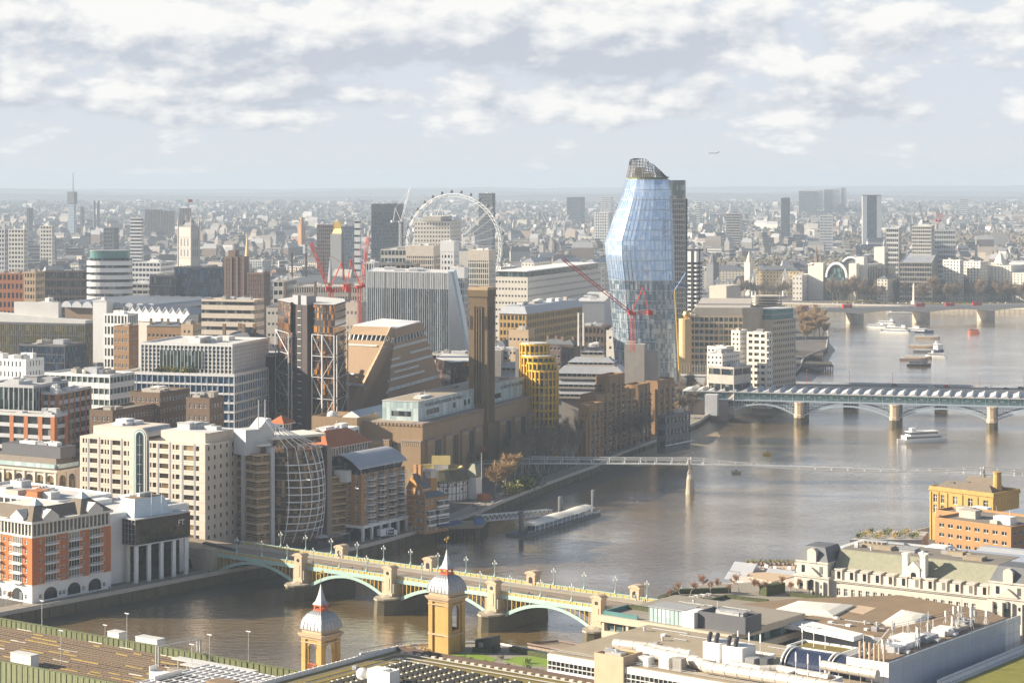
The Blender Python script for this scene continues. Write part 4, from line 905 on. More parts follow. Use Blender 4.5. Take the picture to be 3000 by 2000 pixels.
q=MB();q.lathe([(2.6,h),(2.6,h+2),(2.0,h+3.2),(.3,h+4)],12,3,b*.93);q.obj('roof_tank',M['white'],t)
y0,y1,x0,zb=5.5,25,7,zt(1178,D+8)-5
q=MB();q.box(x0,y0,h,a-10,y1,zb);q.obj('light_beam_glazing',M['glass_pale'],t)
q=MB();q.box(x0-.2,y0-.2,zb,a-9.8,y1+.2,zb+.35);q.box(x0-.1,y0-.1,h,a-9.9,y1,h+.3)
for i in range(int((a-17)/3)):q.box(x0+i*3,y0-.05,h,x0+i*3+.1,y0,zb)
for i in range(7):q.box(x0-.05,y0+i*3,h,x0,y0+i*3+.1,zb)
q.obj('light_beam_frame',M['pale_grey'],t)
MB().box(x0+1,y0+1,zb+.35,a-11,y1-1,zb+.45).obj('light_beam_roof',M['gravel_roof'],t);rooftop(t,a-30,15,zb+.45,7,'stone_brown',3,x0+5,y0+2,.9)
for u0,u1,z0,z1 in((15,30,2.2,4.8),(48,51,2.4,5.2),(62,64.5,2.4,5.2),(67,69.5,2.4,5.2),(92,112,2,4.6)):
 q=MB();q.box(x0+u0-5,y0-.1,h+z0,x0+u1-5,y0-.02,h+z1);q.obj('gallery_window',M['glass'],t)
q=MB();q.box(x0-.1,y0+4,h+2.3,x0-.02,y1-5,h+4.8);q.obj('gallery_window',M['glass'],t)
lettering('SEE GREAT ART FROM AROUND THE WORLD',2.5,M['dark_grey'],t,(x0+7.5,y0-.12,zb-3.1),(R(90),0,0),.03,sx=.92)
lettering('TATE MODERN - FREE AND OPEN TO ALL',2.6,M['dark_grey'],t,(x0+105,y0-.12,zb-3.2),(R(90),0,0),.03,sx=.85)
xc,s,zc=run(C,T,1429)-5,10.5,zt(842,1135)-5
q=MB();q.box(xc,-1.8,0,xc+s,-1.8+s,zc-3);q.box(xc-.9,-2.7,0,xc+s+.9,s-.9,26)
for k in range(4):
 u=xc+s/2-2.4+k*1.4;q.box(u,-2.3,20,u+.6,-1.8,zc-10)
 v=-1.8+s/2-2.4+k*1.4;q.box(xc-.5,v,36,xc,v+.6,zc-10)
q.box(xc-.45,-2.25,zc-5,xc+s+.45,s-1.35,zc-1.5);q.obj('chimney',M['chimney_brick'],t)
q=MB();q.ring(xc-.3,-2.1,xc+s+.3,s-1.5,zc-1.5,zc,1.2);q.box(xc+.9,-.9,zc-1.5,xc+s-.9,s-2.7,zc-1.2);q.obj('chimney_cap',M['tan'],t)
q=MB()
for k in range(3):
 u=xc+s/2-1.75+k*1.4;q.box(u,-1.86,26,u+.7,-1.78,zc-12);v=-1.8+s/2-1.75+k*1.4;q.box(xc-.06,v,36,xc+.02,v+.7,zc-12)
q.obj('chimney_slot',M['black'],t)
q=MB()
for k in range(6):
 for u in(xc+.7+k*.45,xc+s-.9-k*.45):q.box(u,-2.0,zc-22,u+.2,-1.8,zc-15)
 for v in(-1.1+k*.45,s-2.7-k*.45):q.box(xc-.2,v,zc-22,xc,v+.2,zc-15)
q.obj('chimney_dentil',M['dark_brick'],t)
q=MB();q.box(xc-9,-2.2,12,xc-2,-2.0,14.5);q.obj('banner',M['signal_red'],t)
# ---- twisted brick pyramid behind it
t=thing('brick_pyramid_tower','folded pale brick tower tapering upward with ribbon windows cut in its faces','museum',(*dp(1145,1185),5))
ox,oy=dp(1145,1185)
def P_(px,py,D):x,y,z=pz(px,py,D);return(x-ox,y-oy,z-5)
zT,zg0,zg1=zt(962,1185)-5,zt(987,1185)-5,zt(1003,1185)-5
def ringat(z):
 f=(zT-z)/zT;pts=[]
 for(pa,Da),(pb,Db)in(((1032,1207),(940,1200)),((1141,1196),(985,1184)),((1158,1180),(1112,1148)),((1236,1238),(1352,1262)),((1120,1265),(1135,1310))):
  A_,B_=dp(pa,Da),dp(pb,Db);pts.append((A_[0]*(1-f)+B_[0]*f-ox,A_[1]*(1-f)+B_[1]*f-oy,z))
 return pts
def sc(r,k):c=Vector((sum(p[0]for p in r)/5,sum(p[1]for p in r)/5,0));return[(c.x+(p[0]-c.x)*k,c.y+(p[1]-c.y)*k,p[2])for p in r]
q=MB();q.loft([ringat(0),ringat(zg1)]);q.obj('brick_skin',M['switch_brick'],t)
q=MB();q.loft([sc(ringat(zg1),.96),sc(ringat(zg0),.96)]);q.obj('viewing_glazing',M['glass'],t)
q=MB();q.loft([sc(ringat(zg0),1.02),ringat(zT)]);q.obj('crown_skin',M['switch_brick'],t)
q=MB();q.loft([sc(ringat(zT),.97),sc([(p[0],p[1],zT+.5)for p in ringat(zT)],.97)]);q.obj('roof',M['white'],t)
q=MB();ra,rb=ringat(zg1),sc(ringat(zg0),1.0)
for i,n in((0,8),(1,2),(2,10)):
 for k in range(n+1):
  f=k/max(n,1);p=[ra[i][j]*(1-f)+ra[i+1][j]*f for j in range(3)];s_=[rb[i][j]*(1-f)+rb[i+1][j]*f for j in range(3)];q.beam(p,s_,.5)
q.obj('column',M['white'],t)
def ribbon(i,f0,f1,za,zb2):
 zb2=za+(zb2-za)*.62
 A_,B_=ringat(za),ringat(zb2);L=lambda r,f,e:tuple(r[i][j]*(1-f)+r[i+1][j]*f for j in range(3))
 n=Vector(L(A_,f1,0))-Vector(L(A_,f0,0));n=Vector((n.y,-n.x,0)).normalized()*.12
 q=MB();P4=[Vector(L(A_,f0,0))+n,Vector(L(A_,f1,0))+n,Vector(L(B_,f1,0))+n,Vector(L(B_,f0,0))+n];I4=[p-n*4 for p in P4]
 q.loft([[tuple(p)for p in I4],[tuple(p)for p in P4]]);q.obj('ribbon_window',M['glass_pale'],t)
 r_=MB();m=max(2,int((f1-f0)*22))
 for k in range(m+1):f=k/m;r_.beam(tuple((P4[0]*(1-f)+P4[1]*f)),tuple(P4[3]*(1-f)+P4[2]*f),.16)
 r_.tube([tuple(P4[0]),tuple(P4[1])],.14,4);r_.tube([tuple(P4[3]),tuple(P4[2])],.14,4);r_.obj('ribbon_frame',M['white'],t)
zz=lambda y:zt(y,1180)-5
for i,f0,f1,ya,yb in((0,.02,.86,1021,1016),(1,.02,.98,1021,1016),(2,.02,.98,1020,1012),(1,.2,.98,1052,1046),(2,.0,.2,1052,1046),(2,.45,.98,1046,1039),(1,.1,.98,1076,1070),(2,0,.98,1072,1063),(2,.08,.62,1090,1083),(1,.1,.98,1112,1106),(2,.02,.72,1110,1102),(0,.05,.6,1106,1101),(0,.02,.99,1137,1128),(1,0,.99,1145,1136),(2,0,.99,1138,1126)):ribbon(i,f0,f1,zz(ya),zz(yb))
# ---- braced steel and glass residential towers
def braced(nm,lab,pts,ytop,Dt,n,faces,core=None):
 P=[dp(*p)for p in pts];c=dp(pts[0][0],pts[0][1]);P=[(x-c[0],y-c[1])for x,y in P];z1=zt(ytop,Dt)-5
 t=thing(nm,lab,'apartment tower',(*c,5));polytower(t,P,0,z1,n,'umber','glass_orange',.12,.25,band='glazed_storey')
 m=MB();lv=z1/n*6
 for i,k in faces:
  A_,B_=Vector(P[i]),Vector(P[i+1]);nn=Vector((B_.y-A_.y,-(B_.x-A_.x))).normalized()*.9;A_+=nn;B_+=nn
  for j in range(k+1):p=A_.lerp(B_,j/k);m.beam((p.x,p.y,0),(p.x,p.y,z1-(lv*.7)),.42)
  z=z1-lv*.7;up=True
  while z>4:
   for j in range(k):
    p,q_=A_.lerp(B_,j/k),A_.lerp(B_,(j+1)/k);e=(j%2==0)==up
    za,zb_=(z,z-lv*.5)if e else(z-lv*.5,z)
    m.beam((p.x,p.y,max(0,za)),(q_.x,q_.y,max(0,zb_)),.36);m.beam((p.x,p.y,z),(q_.x,q_.y,z),.26)
   z-=lv*.5;up=not up
 m.obj('exposed_bracing',M['pale_grey'],t)
 if core:
  a_,b_,hh=core;q=MB();A_,B_=[Vector(dp(*p))-Vector(c)for p in(a_,b_)];d=(B_-A_);nn=Vector((-d.y,d.x)).normalized()
  q.prism([tuple(A_-nn*3),tuple(B_-nn*3),tuple(B_+nn*9),tuple(A_+nn*9)],0,z1-.3);q.obj('lift_core',M['umber'],t)
  g=MB();u=d.normalized();A2,B2=A_+d*.38-nn*3.12,A_+d*.62-nn*3.12
  for i in range(n):z=i*z1/n;g.prism([tuple(A2),tuple(B2),tuple(B2+nn*.1),tuple(A2+nn*.1)],z+.3,z+z1/n*.8)
  g.obj('lift_window',M['black'],t);g=MB()
  for i in range(n):z=i*z1/n;g.prism([tuple(A2-nn*.5),tuple(B2-nn*.5),tuple(B2),tuple(A2)],z,z+.2)
  g.obj('lift_landing',M['white'],t)
  for f0,f1 in((-.02,.36),(.56,.95)):
   q=MB();q.prism([tuple(A_+d*f0-nn*3),tuple(A_+d*f1-nn*3),tuple(A_+d*f1+nn*3),tuple(A_+d*f0+nn*3)],z1-1,z1+hh);q.obj('plant_house',M['grey'],t)
 return t
braced('braced_tower','dark glass apartment tower behind white crossed steel bracing and amber panels',((812,1168),(850,1140),(874,1152),(916,1150),(918,1132),(947,1126),(982,1122),(1014,1150),(1010,1175),(940,1195),(850,1190)),893,1130,24,((0,1),(1,1),(4,1),(5,1),(6,1)),((872,1144),(914,1134),4.5))
braced('dark_side_tower','slim dark brown tower with white landings beside the braced glass tower',((784,1185),(796,1172),(816,1180),(816,1200),(788,1205)),1040,1172,15,(),((789,1172),(815,1178),0))
braced('low_braced_block','low dark glass block with steel braces beside the brick pyramid',((1275,1290),(1320,1255),(1378,1262),(1390,1300),(1300,1320)),1062,1262,7,((0,2),(1,2)))
# ---- wedge of glass with white fins
Dw=1480;c=dp(1312,Dw);t=thing('glass_wedge_office','glass office with vertical white fins and one sharply sloping corner','office building',(*c,5))
w3=lambda px,py,D:(pz(px,py,D)[0]-c[0],D-c[1],pz(px,py,D)[2]-5)
zt_,zm=zt(801,Dw)-5,zt(848,Dw)-5
L0_,L1_=w3(1076,0,Dw+26),w3(1314,0,Dw)
bs=[(L0_[0],L0_[1]),(L1_[0],L1_[1]),(w3(1396,0,Dw+18)[0],18),(w3(1405,0,Dw+60)[0],60),(w3(1090,0,Dw+90)[0],90)]
ts=[bs[0],bs[1],(w3(1322,0,Dw+8)[0],8),(w3(1330,0,Dw+50)[0],50),bs[4]]
q=MB();q.loft([[(*p,0)for p in bs],[(*p,zt_)for p in ts]]);q.obj('glazing',M['glass_slate'],t)
q=MB();A_,B_=Vector(bs[0]),Vector(bs[1]);n=38;r=random.Random(5);nn=Vector((B_.y-A_.y,-(B_.x-A_.x))).normalized()
for i in range(n+1):
 p=A_.lerp(B_,i/n)+nn*.3;wd=r.choice([.35,.45,.7]);q.cbox(p.x,p.y,0,wd,.8,zt_+.5)
for i in range(26):
 f=i/25;p=Vector(bs[1]).lerp(Vector(bs[2]),f);p2=Vector(ts[1]).lerp(Vector(ts[2]),f);q.beam((p.x+.1,p.y-.4,0),(p2.x+.1,p2.y-.4,zt_ if f<.1 else zt_*min(1,.2+.8)),.2)
q.obj('fin',M['white_steel'],t)
q=MB()
for i in range(30):
 p,p2=A_.lerp(B_,i/30)+nn*.25,A_.lerp(B_,(i+.62+.3*(i%2))/30)+nn*.25
 q.prism([tuple(p),tuple(p2),tuple(p2-nn*.3),tuple(p-nn*.3)],zm,zt_+.4)
q.obj('top_panel',M['pale_grey'],t)
q=MB();e=lambda p,z,dx:(p[0]+dx,p[1]-.5,z)
q.loft([[e(bs[2],0,-3),e(bs[2],0,1.5),(bs[3][0]+1.5,bs[3][1],0)],[e(ts[2],zt_+1,-2.5),e(ts[2],zt_+1,1.5),(ts[3][0]+1.5,ts[3][1],zt_+1)]]);q.obj('sloping_face',M['blue_panel'],t)
MB().prism([(p[0]*.96,p[1]+1)for p in ts],zt_,zt_+.3).obj('roof',M['roof_light'],t);rooftop(t,40,40,zt_+.3,5,'white',6,-52,22,2)
# ---- the tall curved glass tower
Do=1511;c=dp(1880,Do);t=thing('curved_glass_tower','tall swelling blue glass tower with an open steel crown','skyscraper',(*c,5))
prof=[(1100,1806,1990),(1000,1798,1985),(900,1791,1980),(814,1784,1977),(751,1775,1975),(709,1773,1973),(642,1797,1971),(572,1823,1965),(526,1835,1960)]
def ow(y):
 for(y0,l0,r0),(y1,l1,r1)in zip(prof,prof[1:]):
  if y1<=y<=y0:f=(y0-y)/(y0-y1);l,r=l0+(l1-l0)*f,r0+(r1-r0)*f;break
 else:l,r=prof[-1][1:]if y<526 else prof[0][1:]
 k=Do/FP;return((l+r)/2-1880)*k,(r-l)/2*k
shape=[(-1,.25),(-.93,-.15),(-.72,-.55),(-.55,-.80),(-.2,-.93),(.25,-1),(.62,-.98),(.88,-.8),(.98,-.4),(1,.2),(.8,.8),(.2,1),(-.5,1),(-.85,.75)]
def oring(z,e=0):
 y=Y0+(H-z-5)*FP/Do;m,hw=ow(y);dp_=min(17,hw*.95+2)
 return[(m+(hw+e)*u,(dp_+e)*v,z)for u,v in shape]
ztop=zt(526,Do)-5;n=44;zs=[ztop*i/n for i in range(n+1)];nl=24
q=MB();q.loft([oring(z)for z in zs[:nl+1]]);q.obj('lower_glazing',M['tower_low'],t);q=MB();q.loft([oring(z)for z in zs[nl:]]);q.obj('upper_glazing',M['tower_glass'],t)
q=MB()
for z in zs[::2]:
 q.loft([oring(z-.22,.16),oring(z+.22,.16)],cap=False)
q.obj('floor_line',M['zinc_blue'],t)
q=MB();rr=[oring(z,.1)for z in zs[::4]]
for i in range(len(shape)):
 if shape[i][1]>.5:continue
 for f in(0,.33,.66):
  j=(i+1)%len(shape);q.tube([tuple(r_[i][k]*(1-f)+r_[j][k]*f for k in range(3))for r_ in rr],.10,3)
q.obj('mullion',M['zinc_blue'],t)
m0,hw0=ow(526);q=MB();q.prism([(p[0]*.93+m0*.07,p[1]*.93)for p in oring(ztop)],ztop,ztop+1.6);q.obj('crown_base',M['deep_green'],t)
q=MB();hh=lambda u:14.5-1.0*max(0,u+.2)-11.5*max(0,u-(-.15))**1.7
base=oring(ztop+1.5);lean=lambda u:(m0+hw0*(.62*u-.06))
for i in range(len(shape)):
 for f in(0,.25,.5,.75):
  j=(i+1)%len(shape);u,v=shape[i][0]*(1-f)+shape[j][0]*f,shape[i][1]*(1-f)+shape[j][1]*f;p=tuple(base[i][k]*(1-f)+base[j][k]*f for k in range(3))
  um=u*.72-.1 if u<.3 else u*.93-.07;zt2=ztop+max(2,hh(u*.9));q.tube([p,(m0+hw0*(u+um*2)/3*1.0,v*13.5,ztop+(zt2-ztop)*.6),(m0+hw0*um,v*10,zt2-.8),(m0+hw0*um*.8,v*5,zt2)],.22,4)
for k in range(1,6):
 pts=[]
 for u,v in shape+shape[:1]:
  f=k/6;um=u*.72-.1 if u<.3 else u*.93-.07;z_=ztop+1.5+(max(2,hh(u*.9))-1.5)*f;s_=1-.30*f*f;pts.append((m0+hw0*(u*(1-f)+um*f),v*15.5*s_,z_))
 q.tube(pts,.17,4)
q.obj('crown_frame',M['dark_grey'],t)
q=MB();q.box(m0-11,-5,ztop+1,m0+4,7,ztop+4.5);q.box(m0-9,-3,ztop+4.5,m0-2,5,ztop+8.5);q.obj('crown_plant',M['beige'],t);q=MB();q.box(m0+5,-7.5,ztop+1.5,m0+9,-3,ztop+5.5);q.obj('crown_tank',M['white'],t)
# ---- its darker neighbours
t,a,b,h=tower('dark_slab_tower','dark green glass slab tower with close vertical ribs behind the curved tower','skyscraper',2008,1600,70,1925,2014,528)
office(t,a,b,h-14,36,'slate','glass_slate','roof_felt',.28,1.7,.55,pierm='slate',par=0,units=0)
q=MB();q.box(1,1,h-13.5,a-1.2,b-1,h);q.obj('top_glazing',M['glass_slate'],t);q=MB()
for i in range(14):q.box(.9,1+i*b/14,h-13.5,1.0,1.2+i*b/14,h)
q.obj('top_mullion',M['slate'],t)
t,a,b,h=tower('striped_tower','white and black striped slab tower behind the riverside hotel','office tower',2040,1730,64,2013,2060,735)
office(t,a,b,h-9,25,'white','glass',sp=.42,pier=0,par=.5,units=0,z0=0)
q=MB();q.box(0,0,h-8.6,a,b,h);q.obj('top_storey',M['white'],t);q=MB();q.box(-.5,b*.35,0,.1,b*.35+1.6,h+1);q.box(a*.4,-.5,0,a*.4+1.4,.1,h+1);q.box(-.3,-.3,h,a+.3,b+.3,h+1.1);q.obj('pier',M['dark_steel'],t)
# ---- yellow rounded flats
c=dp(1577,1215);t=thing('yellow_rounded_flats','bright yellow framed flats with rounded stepped glass front','apartments',(*c,5));k=1215/FP
for px,r,yt,dz,yy in((1566,44,1008,8,6),(1576,50,1044,0,0),(1586,44,1062,-6,-6),(1592,42,1085,-10,-11)):
 x,rr,hh=(px-1577)*k,r*k,zt(yt,1215+yy)-5;n=max(6,int(hh/4.2));ex=1.15 if px<1570 else 1
 ngon=[(x+rr*cos(2*pi*i/20),yy+rr*sin(2*pi*i/20))for i in range(20)];ins=[(x+(rr-.5)*cos(2*pi*i/20),yy+(rr-.5)*sin(2*pi*i/20))for i in range(20)]
 q=MB()
 for i in range(n+1):q.prism(ngon,i*hh/n-.45,i*hh/n+.45)
 for p in ngon:q.cbox(p[0],p[1],0,.8,.8,hh,0,math.atan2(p[1]-yy,p[0]-x))
 q.obj('yellow_frame',M['yellow_paint'],t)
 for i in range(n):MB().prism(ins,i*hh/n+.45,(i+1)*hh/n-.45).obj('glazed_storey',M['glass'],t)
 q=MB();q.lathe([(rr-1,hh+.46),(rr-1,hh+.9)],12,x,yy);q.obj('roof_terrace',M['hedge' if px>1580 else 'roof_light'],t)
x=(1577-1577)*k;q=MB();q.box(x-3,3,30,x+5,12,zt(1003,1225)-5);q.obj('lift_tower',M['yellow_paint'],t)
# ---- stepped concrete block with silver sloping roofs
def stepped(lab,pxc,pxl,pxr,D,ys):
 t,a,b,h=tower('stepped_concrete_block',lab,'office building',pxc,D,80,pxl,pxr,ys[0][0])
 q=MB()
 for y,ybot,ins in ys:
  z1,z0=zt(y,D)-5,zt(ybot,D)-5;hh=z1-z0
  r_=MB();r_.frustum(ins-1,ins-1,max(ins+4,a-ins+1),b-ins+1,z0+hh*.45,hh*.55,min(4,a/4));r_.obj('sloping_roof',M['zinc'],t)
  g=MB();g.box(ins,ins,z0+hh*.2,max(ins+3,a-ins),b-ins,z0+hh*.45);g.obj('window_band',M['glass'],t);q.box(ins-.8,ins-.8,z0,max(ins+4,a-ins+.8),b-ins+.8,z0+hh*.2)
  for j in range(int((b-2*ins)/3)):q.box(ins-.1,ins+j*3,z0+hh*.2,ins+.2,ins+j*3+.5,z0+hh*.45)
 q.box(2,2,0,a-2,b-2,zt(ys[-1][1],D)-5);q.obj('wall',M['concrete'],t);return t,a,b,h
t,a,b,h=stepped('wide stepped concrete office with silver sloping roofs left of the red crane',1822,1634,1836,1310,((1019,1052,13),(1052,1076,6),(1076,1112,0),(1112,1140,-1),(1140,1168,-2)))
rooftop(t,a-4,b-30,h,8,'white',7,2,14,2)
q=MB();q.box(-4,-14,0,4,-2,zt(1010,1300)-5);q.box(-1,-22,0,6,-14,zt(1030,1300)-5);q.box(0,-8,0,7,-3,zt(1004,1300)-5);q.obj('stair_tower',M['concrete'],t)
for y in(13,16):q=MB();q.lathe([(.5,h),(.45,h+20)],8,12,y+12);q.obj('flue',M['white'],t)
t,a,b,h=stepped('stepped concrete office with silver roofs behind the brick chimney',1512,1395,1520,1330,((1030,1062,6),(1062,1090,0),(1090,1120,-2)))
q=MB();q.box(-4,b*.35,0,6,b*.58,h+1);q.box(-3,-10,0,8,0,h+2);q.obj('stair_tower',M['concrete'],t);rooftop(t,a,b,h,6,'white',2)
# ---- brown brick terraces of flats
t,a,b,h=tower('brick_terrace_flats','stepped brown brick flats rising in terraces beside the tree lined gallery lawn','apartments',1783,1225,62,1705,1830,1130)
FPX=[(1783,1105,1225,1745,1830),(1745,1162,1200,1700,1790),(1812,1150,1240,1790,1862),(1868,1132,1270,1826,1905),(1925,1120,1300,1868,1975),(1725,1190,1175,1695,1765)]
for j,(pc,yt,D,pl,pr_)in enumerate(FPX):
 c2=dp(pc,D);s=c2[0]-t.location.x,c2[1]-t.location.y;L=lambda p:((p[0])*cos(R(62))+p[1]*sin(R(62)),-p[0]*sin(R(62))+p[1]*cos(R(62)));x0,y0=L(s)
 aa,bb,hh=run(c2,62,pr_),run(c2,62,pl,'v'),zt(yt,D)-5;q=MB();n=max(4,int(hh/3.2))
 q.box(x0,y0,0,x0+aa,y0+bb,hh);q.ring(x0,y0,x0+aa,y0+bb,hh,hh+1,.3)
 for k in range(3):
  f=k/3;q.box(x0-2.4,y0+bb*f+.4,0,x0,y0+bb*f+bb*.22,hh-3.2*((k*2+j)%4)-4);q.box(x0+aa*f,y0-.5,0,x0+aa*f+aa*.12,y0,hh-3.1*(k%2))
 q.obj('brick_wing',M['flats_brick'],t);g=MB();e=MB()
 for i in range(n-1):
  for k in range(3):
   f=k/3;u,v=x0+aa*f+aa*.2,x0+aa*(f+.31);g.box(u,y0-.06,i*hh/n+1,v,y0+.1,i*hh/n+2.6);g.box(x0-.06,y0+bb*(f+.23),i*hh/n+1,x0+.1,y0+bb*(f+.31),i*hh/n+2.4)
   e.box(u,y0-1.2,i*hh/n+.3,v,y0,i*hh/n+.95)
 g.obj('windows',M['glass'],t);e.obj('balcony',M['brown_brick'],t)
 # ---- riverside hotel and flats by the far bridge
t,a,b,h=tower('riverside_hotel','wide beige hotel with a grid of dark windows and a rounded gold end tower','hotel',2206,1560,83,2020,2212,902)
office(t,a,b,h-7,12,'beige','glass_green','roof_light',.36,3.6,.7,units=0,z0=0)
q=MB();q.box(1,2,h-6.5,a-1,b-4,h);q.obj('roof_storey',M['concrete'],t);q=MB();q.lathe([(4.6,0),(4.6,h-8)],16,0,b+3);q.obj('end_tower',M['yellow_stone'],t);q=MB();q.lathe([(.2,h-8),(2.2,h-7),(2.9,h-5.2),(2.2,h-3),(.2,h-2.2)],12,0,b+2);q.obj('gold_ball',M['gold'],t)
t,a,b,h=tower('stone_river_office','tall beige riverside block with ranks of small windows and a glazed attic','office building',2264,1512,52,2196,2331,938)
W=house(t,a,b,h-9,11,'beige',1.5,2.1,2.5,'pale_grey','pane','',rm='roof_felt',z0=9,units=0,most=60,par=.3,faces='R');q=MB()
q.box(.3,.3,0,a-.3,b-.3,9);q.obj('base_glazing',M['glass_green'],t);q=MB()
for i in range(9):q.box(i*a/9,-.3,0,i*a/9+.5,.3,9)
for i in range(11):q.box(-.5,-.5,9+i*(h-9)/11,a+.4,.1,9.5+i*(h-9)/11)
q.obj('sill_band',M['cream_stone'],t);q=MB();q.box(1,1.5,h+.2,a-1,b-3,h+7);q.obj('attic_glazing',M['teal'],t);q=MB();q.box(.6,1,h+3.4,a-.6,b-2.5,h+3.8);q.box(.4,1,h+7,a-.4,b-2.5,h+7.4);q.obj('attic_slab',M['pale_grey'],t)
q=MB();q.lathe([(7,0),(7,h+4),(7.6,h+4.2),(7.6,h+8)],10,-2,b*.8);q.obj('round_corner',M['beige'],t)
t,a,b,h=tower('ribbed_attic_block','beige block with a ribbed drum attic behind the riverside hotel','hotel',2270,1600,70,2200,2300,905)
office(t,a,b,h,12,'beige','glass',sp=.4,pier=0,units=2);q=MB()
for i in range(5):q.lathe([(11,h+i*2),(11,h+i*2+1)],14,a*.4,b*.5)
q.obj('ribbed_drum',M['cream_stone'],t)
t,a,b,h=tower('white_river_flats','white stepped riverside flats with long balconies in front of the hotel','apartments',2246,1452,58,2188,2262,980)
office(t,a,b,h,12,'white_stone','glass',sp=.5,pier=4.2,pw=1.3,units=1,um='white');q=MB()
for i in range(12):q.box(-.2,-1.6,i*h/12+.1,a*.8,0,i*h/12+1.0)
q.obj('balcony',M['white_stone'],t)
for nm,lab,pxc,pxl,pxr,yt,D in(('white_river_flats','white slab of flats with a tall windowless stair end in front of the hotel',2168,2142,2192,972,1470),('white_river_flats','low white flats with a roof garden beside the stair slab',2128,2072,2150,1020,1440),('white_river_flats','white flats with blind gables nearest the railway bridge',2116,2071,2168,1040,1425)):
 t,a,b,h=tower(nm,lab,'apartments',pxc,D,56,pxl,pxr,yt);house(t,a,b,h,max(4,int(h/3.3)),'white_stone',1.4,1.4,2.9,'dark_steel','pane','',units=2,most=30)
t,a,b,h=tower('concrete_pavilion','low concrete pavilion with curved front behind the railway bridge','public building',2150,1415,52,2075,2200,1082);office(t,a,b,h,3,'concrete','glass',sp=.6,pier=9,units=3)
t,a,b,h=tower('white_hoarding_block','long white sheeted construction shed behind the brick flats','shed',2066,1535,78,1860,2072,1101);q=MB();q.box(0,0,0,a,b,h-.4);q.obj('wall',M['white'],t);MB().box(-.3,-.3,h-.4,a+.3,b+.3,h).obj('roof',M['roof_light'],t)
q=MB()
for i in range(26):q.lathe([(.1,h),(.08,h+9)],4,3,i*b/26)
q.obj('scaffold_pole',M['steel'],t)
c=gp(2062,1192);t=thing('round_pavilion','low round glass pavilion with a flat disc roof at the railway bridge foot','restaurant',c)
q=MB();q.lathe([(6,0),(6,6)],20);q.obj('glazing',M['glass'],t);q=MB();q.lathe([(8.5,6),(9,6.3),(9,6.8),(1,7.2)],24);q.obj('disc_roof',M['roof_light'],t)
t,a,b,h=tower('riverside_bar','black two storey bar with roof terrace on the river walk','pub',1950,1215,56,1925,2022,1225);office(t,a,b,h,3,'dark_grey','glass','roof_felt',.5,4,.4,units=4,um='dark_grey')
q=MB();q.box(-.5,-2,4.6,a+.5,0,5.0);q.obj('canopy',M['white'],t)
